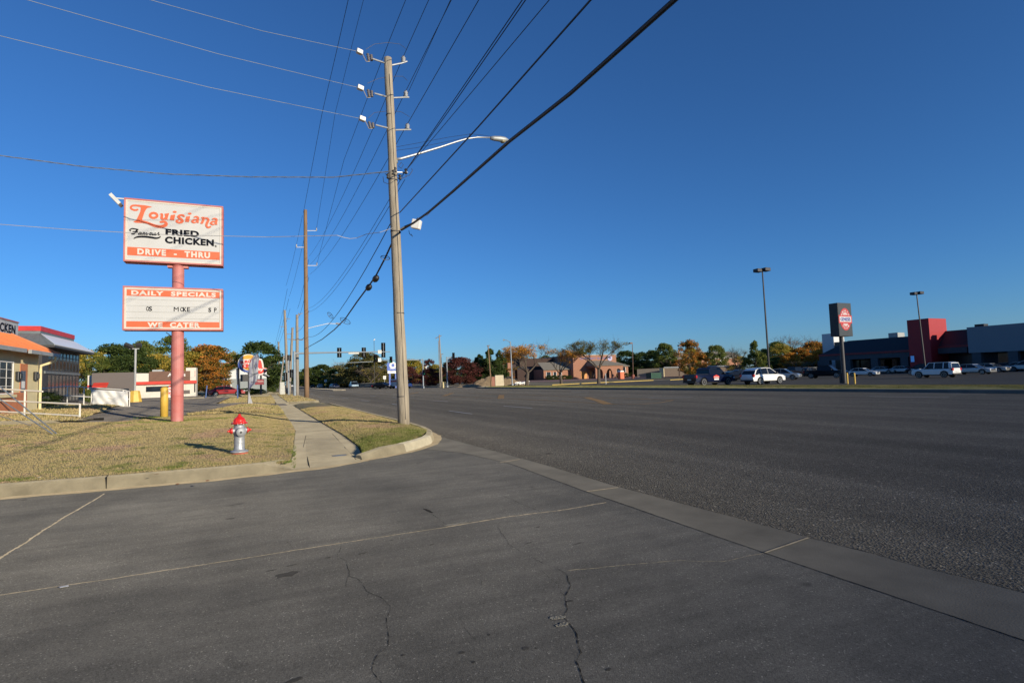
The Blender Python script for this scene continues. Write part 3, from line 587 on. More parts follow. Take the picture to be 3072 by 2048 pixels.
o = blades('weeds', pts, wz, 0.02, 0.055, 0.005, 'fresh green weeds at the kerb ends, pole feet and along the kerb'); o['category'] = 'weeds'; o.data.materials.clear()
m_weed = mat('weed_green', (0.13, 0.175, 0.035), .8, spec=.1, var=.35, vs=3); o.data.materials.append(m_weed)
# ================================================================== SIGNS AND STREET FURNITURE, NEAR LEFT
m_pink = mat('faded_red_paint', (0.48, 0.13, 0.11), 0.6, var=0.2, vs=1.5, col2=(0.50, 0.20, 0.18), bump=0.1, bs=8, c2lo=.35, c2hi=.65)
m_face = mat('sign_face', (0.50, 0.50, 0.485), 0.45, var=0.05, vs=1.2)
m_trim = mat('sign_trim_cream', (0.58, 0.54, 0.46), 0.5, var=0.06)
m_or = mat('sign_orange', (0.66, 0.115, 0.035), 0.5, var=0.08)
m_navy = mat('sign_black_ink', (0.006, 0.008, 0.016), 0.7, spec=0.1)
m_wtext = mat('sign_lettering_cream', (0.60, 0.56, 0.49), 0.5, var=0.03)
YS = 24.5
def sgn(zx, zy): p = atY(300+zx/3.41, 560+zy/3.41, YS); return (p.x, p.z)
def sg1(zx, zy): p = atY(380+zx/8.11, 600+zy/8.11, YS); return (p.x, p.z)
def sg2(zx, zy): p = atY(380+zx/8.11, 680+zy/8.11, YS); return (p.x, p.z)
ps = empty('pole_sign', 'tall pink pole sign reading Louisiana Famous Fried Chicken, drive-thru above a daily specials board', 'sign', (-2.80, YS+0.2, 0.28))
O = ps.location.copy()
def L_(p): return (p[0]-O.x, p[1]-O.z)
xl, xr = -4.54-O.x, -1.235-O.x
b = MB(); b.lathe([(0.215, -0.3), (0.215, 3.1), (0.21, 3.1), (0.20, 8.2)], 24); 
for z in (1.0, 6.02, 5.0): b.lathe([(0.205, z), (0.226, z+.01), (0.226, z+.03), (0.205, z+.04)], 24)
b.box(-0.35, 0.35, -0.12, 0.12, 6.32-O.z-0.06, 6.32-O.z+0.02)
b.build('pole', m_pink, ps, smooth=False)
def cabinet(z0, z1):
    b = MB(); t = 0.06; y0, y1 = -0.30, 0.24
    b.box(xl, xr, y0, y1, z1-t, z1); b.box(xl, xr, y0, y1, z0, z0+t); b.box(xl, xl+t, y0, y1, z0+t, z1-t); b.box(xr-t, xr, y0, y1, z0+t, z1-t); b.box(xl+t, xr-t, y0+0.06, y1-0.06, z0+t, z1-t)
    cab = b.build('cabinet', m_pink, ps, bevel=0.012)
    b = MB(); u = 0.115; b.box(xl+t, xr-t, y0+0.012, y0+0.07, z1-u, z1-t-.002); b.box(xl+t, xr-t, y0+0.012, y0+0.07, z0+t+.002, z0+u); b.box(xl+t, xl+u, y0+0.012, y0+0.07, z0+u, z1-u); b.box(xr-u, xr-t, y0+0.012, y0+0.07, z0+u, z1-u)
    b.build('retainer', m_trim, cab)
    b = MB(); b.box(xl+u, xr-u, y0+0.03, y0+0.055, z0+u, z1-u); f = b.build('face_panel', m_face, ps)
    return f, y0+0.03
f1, yf = cabinet(6.38-O.z, 8.80-O.z); f2, _ = cabinet(3.80-O.z, 5.46-O.z)
def bandf(a, c, name='red_band'):
    p, q = L_(a), L_(c); b = MB(); b.box(xl+0.13, xr-0.13, yf-0.006, yf-0.001, min(p[1], q[1]), max(p[1], q[1])); return b.build(name, m_or, ps)
za = (L_(sg2(1150, 565))[1], L_(sg2(1150, 760))[1])
b = MB(); b.box(xl+.125, xr-.125, yf-.008, yf-.001, za[1], za[0]); b.build('orange_band', m_or, ps)
za2 = (L_(sgn(750, 1068))[1], L_(sgn(750, 1130))[1]); b = MB(); b.box(xl+.125, xr-.125, yf-.008, yf-.001, za2[1], za2[0]); b.build('orange_band', m_or, ps)
za3 = (L_(sgn(750, 1382))[1], L_(sgn(750, 1450))[1]); b = MB(); b.box(xl+.125, xr-.125, yf-.008, yf-.001, za3[1], za3[0]); b.build('orange_band', m_or, ps)
def tbox(fn, x0, x1, zt, zb): 
    a, c = L_(fn(x0, 0)), L_(fn(x1, 0)); return (a[0], c[0], zb, zt)
def X1(x): return L_(sg2(x, 300))[0]
def X0(x): return L_(sgn(x, 700))[0]
h = za[0]-za[1]; text('drive_thru_lettering', 'DRIVE  -  THRU', m_wtext, ps, (X1(275), X1(2035), za[1]+.13*h, za[0]-.13*h), yf-.009, bold=0.05, space=1.25)
h = za2[0]-za2[1]; text('daily_specials_lettering', 'DAILY  SPECIALS', m_wtext, ps, (X0(330), X0(1188), za2[1]+.13*h, za2[0]-.13*h), yf-.009, bold=0.05, space=1.2)
h = za3[0]-za3[1]; text('we_cater_lettering', 'WE  CATER', m_wtext, ps, (X0(497), X0(1030), za3[1]+.13*h, za3[0]-.13*h), yf-.009, bold=0.05, space=1.2)
fb = lambda x, y: L_(sg2(x, y))
text('fried_lettering', 'FRIED', m_navy, ps, (fb(955, 0)[0], fb(1768, 0)[0], fb(1360, 240)[1], fb(1360, 92)[1]), yf-.004, bold=0.05, space=1.12)
text('chicken_lettering', 'CHICKEN', m_navy, ps, (fb(942, 0)[0], fb(2128, 0)[0], fb(1530, 450)[1], fb(1530, 285)[1]), yf-.004, bold=0.05, space=1.12)
text('registered_mark', 'R', m_navy, ps, (fb(2155, 0)[0], fb(2190, 0)[0], fb(2170, 505)[1], fb(2170, 465)[1]), yf-.004)
b = MB(); c_ = fb(2172, 485); stroke(b, [(c_[0]+.035*math.cos(a), c_[1]+.035*math.sin(a), .008) for a in [i*math.pi/4 for i in range(8)]], yf-.001, .004, True); b.build('registered_ring', m_navy, ps)
zc = L_(sgn(750, 1255))[1]
text('changeable_letter', 'O', m_navy, ps, (X0(483), X0(512), zc-.085, zc+.085), yf-.004, bold=.012); text('changeable_letter', 'S', m_navy, ps, (X0(512), X0(543), zc-.085, zc+.085), yf-.014, bold=.012)
text('changeable_letter', 'M', m_navy, ps, (X0(763), X0(812), zc-.085, zc+.085), yf-.004); text('changeable_letter', 'O', m_navy, ps, (X0(828), X0(863), zc-.085, zc+.085), yf-.004, bold=.012)
text('changeable_letter', 'K', m_navy, ps, (X0(860), X0(893), zc-.085, zc+.085), yf-.014, bold=.012); text('changeable_letter', 'E', m_navy, ps, (X0(898), X0(927), zc-.085, zc+.085), yf-.004, bold=.012)
text('changeable_letter', 'S', m_navy, ps, (X0(1113), X0(1142), zc-.085, zc+.085), yf-.004, bold=.03); text('changeable_letter', 'P', m_navy, ps, (X0(1172), X0(1197), zc-.085, zc+.085), yf-.004, bold=.012)
b = MB()
for k in range(1, 5):
    z = za2[1]+(za3[0]-za2[1])*(k-0.45)/4.1; b.box(xl+.125, xr-.125, yf-.012, yf-.001, z-.006, z+.006)
b.build('letter_rail', mat('letter_rail_grey', (0.42, 0.43, 0.42), 0.5), ps)
b = MB(); sk = 8.11*atY(670, 700, YS).x
sc = (sg1(2000, 400)[0]-sg1(0, 400)[0])/2000
LAY = [0]
def ST(pts, closed=False, fn=sg1): LAY[0] += 1; stroke(b, [(*L_(fn(x, y)), w_*sc*(1.45 if fn is sg2 else 1.06)) for x, y, w_ in pts], yf-.001, .010+.0012*LAY[0], closed)
def PL(pts, fn=sg1): LAY[0] += 1; b.plate([L_(fn(x, y)) for x, y in pts], yf-.011-.0012*LAY[0], yf-.001)
ST([(290, 238, 38), (250, 258, 46), (190, 258, 48), (130, 230, 48), (112, 190, 46), (150, 155, 46), (230, 148, 45), (340, 160, 55), (440, 170, 62), (540, 182, 48), (618, 185, 8)])
PL([(335, 150), (560, 175), (480, 240), (440, 320), (385, 480), (400, 510), (520, 545), (500, 592), (400, 575), (230, 567), (172, 547), (245, 500), (290, 410), (345, 290), (355, 215)])
ST([(420, 540, 55), (520, 570, 60), (680, 635, 72), (830, 662, 76), (935, 635, 84), (970, 590, 74), (930, 542, 60), (860, 545, 60), (812, 555, 34)])
ST([(665+86*math.cos(a), 390+60*math.sin(a), 58) for a in [i*math.pi/5 for i in range(10)]], True)
ST([(815, 365, 16), (870, 355, 40), (862, 420, 62), (865, 465, 60), (915, 478, 45), (965, 430, 40), (1000, 380, 50)]); PL([(930, 350), (1042, 335), (1000, 470), (1012, 498), (930, 492), (950, 430)])
PL([(1082, 382), (1190, 368), (1158, 510), (1058, 500)]); b.plate([L_(sg1(x, y)) for x, y in ellipse(1175, 305, 48, 27)], yf-.013, yf-.001)
ST([(1395, 425, 45), (1385, 388, 48), (1310, 385, 48), (1268, 425, 62), (1330, 480, 70), (1362, 530, 66), (1300, 566, 52), (1225, 545, 44), (1235, 510, 48), (1285, 500, 30)])
PL([(1452, 420), (1552, 405), (1520, 550), (1428, 545)]); b.plate([L_(sg1(x, y)) for x, y in ellipse(1540, 347, 46, 25)], yf-.013, yf-.001)
ST([(1640, 442, 28), (1685, 422, 40), (1742, 440, 52), (1728, 520, 58), (1742, 572, 40)]); ST([(1720, 492, 24), (1640, 500, 44), (1603, 540, 52), (1650, 566, 36), (1720, 540, 24)])
ST([(1825, 452, 36), (1882, 450, 50), (1855, 530, 58), (1840, 575, 44), (1800, 575, 26)]); ST([(1895, 458, 36), (1972, 460, 44), (1992, 500, 58), (1962, 570, 58), (1945, 630, 52), (1975, 680, 44), (2025, 672, 44), (2055, 648, 24)])
ST([(2085, 490, 28), (2130, 468, 40), (2190, 485, 52), (2176, 560, 58), (2192, 618, 40)]); ST([(2168, 535, 24), (2090, 545, 44), (2056, 585, 52), (2110, 612, 36), (2168, 590, 24)])
b.build('louisiana_lettering', m_or, ps)
b = MB(); s2 = sg2
for P in ([(120, 120, 10), (88, 95, 16), (140, 62, 18), (210, 68, 18), (300, 85, 16)], [(268, 85, 26), (235, 140, 26), (190, 188, 22), (128, 185, 14)], [(160, 130, 12), (290, 140, 14)],
          [(355, 155, 14), (315, 165, 14), (305, 198, 16), (340, 195, 14), (372, 155, 14), (358, 200, 16), (395, 190, 10), (430, 150, 14), (408, 205, 16), (450, 155, 12), (452, 205, 16), (500, 160, 12), (500, 208, 16), (545, 175, 12)],
          [(600, 160, 14), (565, 185, 16), (590, 212, 16), (622, 180, 16), (604, 160, 12)], [(650, 168, 14), (640, 212, 16), (688, 200, 14), (706, 165, 14), (700, 216, 14), (745, 200, 10), (798, 148, 10), (778, 180, 16), (808, 205, 16), (775, 218, 12)],
          [(190, 300, 12), (280, 262, 26), (450, 256, 32), (600, 272, 32), (720, 292, 28), (800, 280, 20), (832, 245, 12)]): ST(P, False, s2)
b.build('famous_lettering', m_navy, ps)
# floodlight on the top left corner of the sign
a = L_(sgn(250, 112)); b = MB(); b.box(a[0]-.28, a[0]+.05, -.08, -.03, a[1]-.03, a[1]+.01)
b.slab([(a[0]-.38, -.35, a[1]+.10), (a[0]-.08, -.35, a[1]-.24), (a[0]-.08, .1, a[1]-.24), (a[0]-.38, .1, a[1]+.10)], (-.7, 0, -.7), -.12); b.build('floodlight', mat('floodlight_grey', (.55, .56, .54), .5), ps)
b = MB(); a = L_(sgn(700, 1490)); b.tube([(a[0]-.08, -.2, a[1]), (a[0]+.05, -.2, a[1]-.1)], .015, 6); b.ball((a[0]+.06, -.2, a[1]-.13), .035); b.build('conduit', m_dark, ps)
# yellow bollard
def simple_post(name, label, cat, loc, prof, m, n=16, group=None):
    o = MB().lathe(prof, n).build(name, m, smooth=True); o.location = loc; return tag(o, label, cat, group)
m_yel = mat('yellow_paint', (0.66, 0.42, 0.07), 0.5, var=0.12, vs=3, bump=0.1)
zb = HL(-3.77, 28.9); o = simple_post('bollard', 'thick yellow bollard standing just left of the pink sign pole', 'bollard', (-3.77, 28.9, zb), [(0.155, -.1), (0.155, 1.28), (0.13, 1.33), (0.07, 1.36), (0.005, 1.365)], m_yel)
# fire hydrant
m_red = mat('hydrant_red', (0.62, 0.022, 0.014), 0.35, var=0.12, vs=8, coat=0.3, bump=0.08, bs=30)
m_sil = mat('hydrant_aluminium_paint', (0.36, 0.375, 0.39), 0.46, 0.35, var=0.25, vs=12, bump=0.22, bs=45)
hx, hy = -0.345, 13.0; hz = HL(hx, hy)
hyd = empty('fire_hydrant', 'silver fire hydrant with red bonnet and red side caps on the dry lawn', 'fire hydrant', (hx, hy, hz), 0.28)
MB().lathe([(.165, -.06), (.168, .03), (.150, .045), (.12, .06)], 26).build('red_base_flange', mat('hydrant_rusty_red', (.42, .10, .06), .7), hyd, True)
MB().lathe([(.112, .045), (.172, .05), (.172, .078), (.150, .085), (.112, .095), (.103, .12), (.100, .36), (.104, .40), (.116, .44), (.118, .50), (.108, .56), (.098, .60), (.102, .625), (.128, .632), (.128, .642), (.1, .645)], 30).build('barrel', m_sil, hyd, True)
hb = MB().lathe([(.1, .640), (.160, .642), (.160, .664), (.150, .672), (.118, .678), (.116, .70), (.106, .735), (.082, .765), (.056, .778), (.050, .79), (.040, .80), (.036, .812), (.026, .818), (.024, .845), (.004, .847)], 30).build('bonnet', m_red, hyd, True)
b = MB()
for i in range(10):
    a = i*math.pi/5+.1; b.tube([(.118*math.cos(a), .118*math.sin(a), .675), (.112*math.cos(a), .112*math.sin(a), .71), (.095*math.cos(a), .095*math.sin(a), .745), (.062*math.cos(a), .062*math.sin(a), .775)], .008, 5)
b.build('bonnet_rib', m_red, hb)
b = MB()
for i in range(8):
    a = i*math.pi/4+.3; MB().lathe([(.011, .625), (.011, .675), (.002, .676)], 6, (.143*math.cos(a), .143*math.sin(a), 0)).build('flange_bolt', m_sil, hyd)
for s_ in (-1, 1):
    n_ = MB().lathe([(.058, .07*s_), (.05, .125*s_), (.05, .14*s_), (.045, .142*s_)], 16, (0, 0, .50), 'x').build('side_nozzle', m_sil, hyd, True)
    MB().lathe([(.062, .142*s_), (.062, .165*s_), (.05, .175*s_), (.034, .185*s_), (.030, .20*s_), (.018, .203*s_), (.018, .232*s_), (.003, .233*s_)], 12, (0, 0, .50), 'x').build('side_cap', m_red, n_)
pn = MB().lathe([(.098, -.06), (.098, -.148), (.092, -.156), (.005, -.158)], 28, (0, 0, .475), 'y').build('pumper_cap', mat('cap_dull_silver', (.30, .31, .32), .55, .35, var=.1, vs=20), hyd, True)
MB().lathe([(.025, -.158), (.022, -.185), (.003, -.187)], 5, (-.01, 0, .472), 'y').build('cap_nut', m_dark, pn)
b = MB(); rr = random.Random(5)
for i in range(22): 
    a = rr.uniform(-.8, .8)-math.pi/2+.35; z = rr.uniform(.14, .36); b.ball((.0985*math.cos(a), .0985*math.sin(a), z), rr.uniform(.004, .008), 6, 4)
b.build('cast_lettering', m_sil, hyd)
# feather flag
fx, fy = -0.42, 40.2; fz = HL(fx, fy)
fl = empty('feather_flag', 'tattered grey and white feather flag on a thin pole beside the sidewalk', 'flag', (fx, fy, fz))
def fz_(x, y): p = atY(690+x/8.71, 1040+y/8.71, fy); return (p.x-fx, p.z-fz)
poly = [(487, 1130), (492, 900), (495, 650), (510, 480), (560, 330), (640, 225), (735, 178), (765, 290), (745, 420), (730, 560), (745, 720), (700, 900), (600, 1010), (520, 1090)]
b = MB(); P = [fz_(*p) for p in poly]; n = len(P); cx = sum(p[0] for p in P)/n
m_flag = mat('flag_cloth', (0.10, 0.11, 0.19), 0.8, var=0.3, vs=2.5, col2=(0.34, 0.35, 0.36), stretch=(2.2, 1, .5), c2lo=.42, c2hi=.6)
gxn, gzn = 12, 30; zs = [min(p[1] for p in P), max(p[1] for p in P)]; vs = []; 
def span(z):
    xs_ = []
    for i in range(n):
        a, d = P[i], P[(i+1) % n]
        if (a[1]-z)*(d[1]-z) <= 0 and a[1] != d[1]: xs_.append(a[0]+(d[0]-a[0])*(z-a[1])/(d[1]-a[1]))
    return min(xs_), max(xs_)
for j in range(gzn+1):
    z = zs[0]+.01+(zs[1]-zs[0]-.02)*j/gzn; a, d = span(z)
    for i in range(gxn+1): u = i/gxn; vs.append((a+(d-a)*u, .06*math.sin(u*9+z*2.3)*(.3+u), z))
b.add(vs, [(j*(gxn+1)+i, j*(gxn+1)+i+1, (j+1)*(gxn+1)+i+1, (j+1)*(gxn+1)+i) for j in range(gzn) for i in range(gxn)]); clo = b.build('cloth', m_flag, fl, True); so_ = clo.modifiers.new('thick', 'SOLIDIFY'); so_.thickness = .006
b = MB(); P2 = [(x/1, z) for x, z in [fz_(*p) for p in [(490, 1150), (595, 1480), (540, 1545), (470, 1540), (478, 1300)]]]; vs = [(x, .04*math.sin(i*2), z) for i, (x, z) in enumerate(P2)]; b.plate(P2, -.01, .02); b.build('torn_cloth', mat('torn_cloth_grey', (.36, .36, .37), .8, var=.35, vs=9, stretch=(3, 1, .4)), fl)
b = MB(); b.tube([(*(lambda q: (q[0]-.02, .03, q[1]))(fz_(x, y)),) for x, y in [(472, 1560), (482, 1130), (488, 800), (500, 520), (550, 335), (635, 222), (738, 172)]], .015, 6); b.build('pole', m_dark, fl)
text('flag_lettering', 'O', mat('flag_ink', (.12, .12, .13), .8), fl, (fz_(645, 0)[0], fz_(712, 0)[0], fz_(650, 560)[1], fz_(650, 440)[1]), -.10, 0.0)
MB().box(fz_(560, 0)[0], fz_(735, 0)[0], -.085, -.08, fz_(0, 935)[1], fz_(0, 925)[1]).build('flag_stripe', MATS['flag_ink'], fl); MB().box(fz_(550, 0)[0], fz_(720, 0)[0], -.085, -.08, fz_(0, 722)[1], fz_(0, 715)[1]).build('flag_stripe', MATS['flag_ink'], fl)
# ================================================================== UTILITY POLES AND WIRES
def taper_pole(name, label, base, top, r0, r1, m, n=16, group='wooden utility poles along the road'):
    o = empty(name, label, 'utility pole', base, 0, group); t = Vector(top)-Vector(base); k = 14; b = MB(); rr = random.Random(int(base[1]))
    b.tube([t*(i/k)+Vector((rr.uniform(-.012, .012), rr.uniform(-.012, .012), -0.3 if i == 0 else 0)) for i in range(k+1)], [r0+(r1-r0)*(i/k)+rr.uniform(-.004, .004) for i in range(k+1)], n)
    b.build('shaft', m, o, smooth=True); return o
PB = Vector((4.27, 17.65, 0.13)); PT = atY(1163, 175, 17.65)
mp_ = taper_pole('utility_pole', 'tall weathered grey wooden utility pole with lamp arm at the kerb corner, nearest the viewer', PB, PT, 0.19, 0.125, m_wood, 20)
def q5(x, y, Y=17.65): p = atY(1000+x/2.45, 120+y/2.45, Y); return p-PB
def q5s(x, y, Y=17.65): return atY(x, y, Y)-PB
b = MB(); t = PT-PB
for f_ in (.08, .3, .52, .66, .84):
    c_ = t*f_; MB().tube([c_+Vector((0, 0, -.012)), c_+Vector((0, 0, .012))], .19+(0.125-.19)*f_+.006, 20).build('steel_strap', m_dark, mp_)
b = MB(); d_ = Vector((0, -.16, 0))
for f_ in (.4,): b.tube([t*.02+Vector((.02, -.195, 0)), t*.3+Vector((.02, -.18, 0)), t*.62+Vector((.03, -.155, 0)), t*.95+Vector((.0, -.135, 0))], .007, 5)
b.build('ground_wire', m_wire, mp_)
arms = [((370, 180), (285, 152), (430, 186), (500, 172), (542, 158), (515, 168), (515, 122), [(272, 160), (252, 100)], (192, 88)),
        ((385, 428), (298, 404), (440, 426), (520, 422), (556, 422), (533, 420), (533, 376), [(275, 425), (255, 365)], (198, 353)),
        ((395, 657), (308, 635), (455, 662), (540, 660), (570, 660), (545, 658), (545, 617), [(285, 655), (262, 600)], (212, 580))]
W_right = []; W_left = []
for i, (a0, a1, r0_, r1_, r2_, i0, i1, cut, bx) in enumerate(arms):
    b = MB(); b.tube([q5(*a0)+Vector((0, -.1, 0)), q5(*a1)+Vector((0, -.1, 0))], .03, 8); ar = b.build('crossarm_left', m_galv, mp_)
    b = MB(); b.tube([q5(*r0_), q5(*r1_), q5(*r2_)], .03, 8); b.build('crossarm_right', m_galv, mp_)
    b = MB(); c0, c1 = q5(*i0), q5(*i1); zt = c1.z-c0.z; b.lathe([(.03, 0), (.075, zt*.15), (.03, zt*.25), (.08, zt*.4), (.03, zt*.5), (.085, zt*.7), (.04, zt*.8), (.05, zt), (.01, zt)], 12, tuple(c0)); b.build('insulator', m_ceram, mp_, True)
    b = MB()
    for k in range(2):
        e0 = q5(cut[1][0]+6*k+20*k, cut[1][1]+8*k); e1 = q5(cut[0][0]+20*k-10, cut[0][1]-5); dd = e1-e0; P_ = [e0+dd*(j/8) for j in range(9)]; b.tube(P_, [.03, .055, .03, .058, .03, .058, .03, .055, .03], 8)
    b.build('fuse_cutout', mat('brown_porcelain', (.12, .11, .11), .3), mp_, True)
    b = MB(); c0 = q5(*bx); b.box(-.10, .10, -.07, .07, -.07, .07, 0, (0, 0)); bo = b.build('white_wildlife_guard', m_white, mp_, bevel=.02); bo.location = c0; bo.rotation_euler = (0, .12, .25)
    b = MB(); b.tube([q5(*bx)+Vector((.08, 0, -.02)), q5(bx[0]+50, bx[1]+72), q5(bx[0]+75, bx[1]+70)], .012, 5); b.build('cutout_bracket', mat('galv_tan', (.42, .36, .25), .5, .4), mp_)
    b = MB(); J = [[(240, 70), (300, 32), (400, 20), (490, 32), (540, 70)], [(250, 320), (330, 285), (420, 268), (510, 268), (545, 300)], [(258, 575), (300, 535), (420, 520), (500, 530), (560, 565)]][i]
    b.tube([q5(*p) for p in J], .007, 5); b.build('jumper_wire', m_wire, mp_)
    W_right.append(q5(*i1)+PB); W_left.append(q5(*bx)+PB)
b = MB(); b.tube([q5(455, 880), q5(500, 872), q5(640, 832), q5(780, 790), q5(900, 750), q5(980, 727), q5(1060, 716), q5(1165, 718)], [.05, .045, .042, .038, .034, .03, .028, .026], 8)
b.tube([q5(455, 860), q5(466, 905)], .05, 8); la = b.build('lamp_arm', m_galv, mp_, True)
b = MB(); b.tube([q5(430, 793), q5(600, 762), q5(850, 715), q5(1000, 693)], .006, 4); b.tube([q5(440, 815), q5(600, 795), q5(850, 745), q5(1000, 712)], .006, 4); b.tube([q5(1000, 690), q5(1100, 700), q5(1165, 712)], .006, 4); b.tube([q5(1003, 690), q5(1003, 722)], .015, 4); b.build('brace_rod', m_wire, mp_)
b = MB(); b.tube([q5(1155, 722), q5(1180, 724), q5(1225, 728), q5(1262, 733), q5(1292, 738)], [.06, .085, .10, .09, .02], 14); lh = b.build('lamp_head', mat('lamp_head_grey', (.34, .36, .36), .5, .3), mp_, True)
b = MB(); c0 = q5(1245, 742); b.lathe([(.11, 0), (.10, -.04), (.06, -.075), (.005, -.085)], 14, tuple(c0)); b.build('lamp_lens', mat('lamp_lens_amber', (.30, .26, .16), .2), lh, True)
b = MB(); b.tube([q5(410, 972), q5(545, 974)], .022, 6); b.tube([q5(410, 1010), q5(500, 1018)], .018, 6); b.build('secondary_rack', m_galv, mp_)
b = MB()
for p, r_ in (((437, 985), .07), ((527, 975), .06), ((484, 1018), .055), ((395, 1010), .05), ((448, 965), .05)): b.lathe([(r_*.5, -.09), (r_, -.06), (r_*.5, 0), (r_, .05), (r_*.5, .09)], 10, tuple(q5(*p)+Vector((0, -.12, 0))))
b.build('spool_insulator', m_black, mp_, True)
b = MB()
for P_ in ([(480, 925), (500, 900), (515, 920), (500, 945), (480, 930)], [(527, 1000), (560, 995), (582, 960), (575, 945)], [(365, 1005), (370, 1045), (400, 1058), (425, 1045)], [(455, 950), (480, 1000), (500, 1020), (540, 1005)], [(380, 980), (410, 1020), (430, 985)]): b.tube([q5(*p) for p in P_], .010, 5)
b.build('drip_loop', m_wire, mp_)
# white splice box and cables near it
b = MB(); c0 = q5(590, 1376); b.box(-.15, .15, -.11, .11, -.15, .15); bo = b.build('splice_box', m_white, mp_, bevel=.03); bo.location = c0+Vector((0, -.35, 0)); bo.rotation_euler = (.1, .25, -.5)
b = MB(); b.tube([q5(555, 1400), q5(560, 1425), q5(585, 1445), q5(570, 1425)], .009, 5); b.tube([q5(490, 1395), q5(530, 1370), q5(590, 1345), q5(625, 1310)], .03, 6); b.tube([q5(660, 1285), q5(690, 1290), q5(735, 1240)], .009, 5); b.tube([q5(600, 1380), q5(640, 1330)], .012, 5); b.build('cable_tail', m_black, mp_)
# ---- wires; each its own thing
def wire(label, pts, r_=0.009, m=None, name='power_line', cat='overhead wire', group='overhead wires', n=5, seg=10):
    b = MB(); P_ = [Vector(p) for p in pts]; b.tube(P_, r_, n, False); o = b.build(name, m or m_wire, org=tuple(P_[0])); return tag(o, label, cat, group)
def sag(a, c, s_, k=14): a = Vector(a); c = Vector(c); return [a.lerp(c, i/k)-Vector((0, 0, 4*s_*(i/k)*(1-i/k))) for i in range(k+1)]
def ext(P_, Y):    # extend the line straight on past the viewer to plane Y
    a, c = Vector(P_[0]), Vector(P_[1]); t = (Y-a.y)/(a.y-c.y); return [a+(a-c)*t]+[Vector(p) for p in P_]
PA = Vector((4.7, 61.8, .14)); PAT = atY(916, 630, 61.8)
pA = taper_pole('utility_pole', 'tall brown wooden utility pole on the grass by the second driveway', PA, PAT, .25, .18, m_wood2, 14)
def qa(x, y, Y=61.8): p = atY(x*1.306, y*1.306, Y); return p-PA
b = MB()
for (x0, y0, x1) in ((703, 530, 727), (680, 568, 702), (706, 610, 728)): b.tube([qa(x0, y0), qa(x1, y0)], .035, 6)
b.build('standoff_bracket', m_galv, pA)
b = MB()
for x, y in ((727, 529), (681, 567), (728, 609)): b.lathe([(.05, -.05), (.09, .05), (.04, .12), (.09, .2), (.04, .28)], 8, tuple(qa(x, y)))
b.build('insulator', m_ceram, pA, True)
b = MB(); b.tube([atY(922, 985, 61.8)-PA, atY(950, 978, 61.8)-PA, atY(985, 970, 61.8)-PA, atY(1012, 971, 61.8)-PA], .035, 6); b.build('lamp_arm', m_galv, pA); b = MB(); b.tube([atY(1008, 970, 61.8)-PA, atY(1022, 972, 61.8)-PA], [.10, .12], 8); b.build('lamp_head', m_galv, pA)
# transmission wires passing pole A overhead (from far poles to behind the viewer)
def wpx(label, X, px, r_=.011, behind=-25.0, **kw):
    P_ = [atX(x*1.306, y*1.306, X) for x, y in px]; P_ = sorted(P_, key=lambda p: p.y); return wire(label, ext(P_, behind), r_, **kw)
wpx('leftmost wire of the overhead bundle, reaching the brown pole top', 4.15, [(800, 0), (775, 110), (740, 260), (697, 488)], .016)
wpx('second transmission wire from the left of the bundle above the brown pole', 4.6, [(835, 0), (812, 90), (770, 260), (727, 525)], .011)
wpx('long wire from the brown pole past the left cutouts of the near pole', 5.0, [(932, 0), (895, 92), (850, 210), (790, 368), (728, 606)], .012)
# main pole circuits: three right insulators
near_px = [(985, 0), (1037, 0), (1100, 0)]; farpx = [(735, 640), (732, 650), (729, 662)]
names = ['top', 'middle', 'lower']
for i in range(3):
    a = W_right[i]; c_ = atX(near_px[i][0]*1.306, 0, a.x); P_ = ext([c_, a], -26)
    wire(f'dark conductor from the {names[i]} right insulator of the near pole rising overhead', P_[:1]+[c_, a], .010)
    e = Vector((4.7+.35, 61.5, [15.2, 14.2, 13.2][i])); wire(f'sagging conductor from the {names[i]} right insulator of the near pole to the brown pole', sag(a, e, .7), .010)
a = W_right[1]+Vector((.05, 0, -.1)); c_ = atX(1035*1.306, 0, a.x+.1); wire('companion wire twinned beside the middle right conductor above the near pole', ext([c_, a], -26), .008)
rk = q5(525, 972)+PB
for i, (x, lb) in enumerate(((1200, 'left'), (1203, 'right'))):
    c_ = atX(x*1.306+i*6, 0, rk.x+.05*i); md = (rk+c_)/2-Vector((0, 0, .04*i)); wire(f'twisted service wire, {lb} of the close pair rising from the near pole rack', ext([c_, md, rk], -26), .011)
rk2 = q5(484, 1018)+PB; c_ = atX(1262*1.306, 0, rk2.x); wire('thin wire rising from the near pole rack, right of the twisted pair', ext([c_, rk2], -26), .008)
for i, z in enumerate((8.4, 8.0)): wire(['upper', 'lower'][i]+' secondary wire running from the near pole rack to the brown pole beyond', sag(rk-Vector((0, 0, .25*i)), (4.95, 61.5, z+1.2), .9), .010)
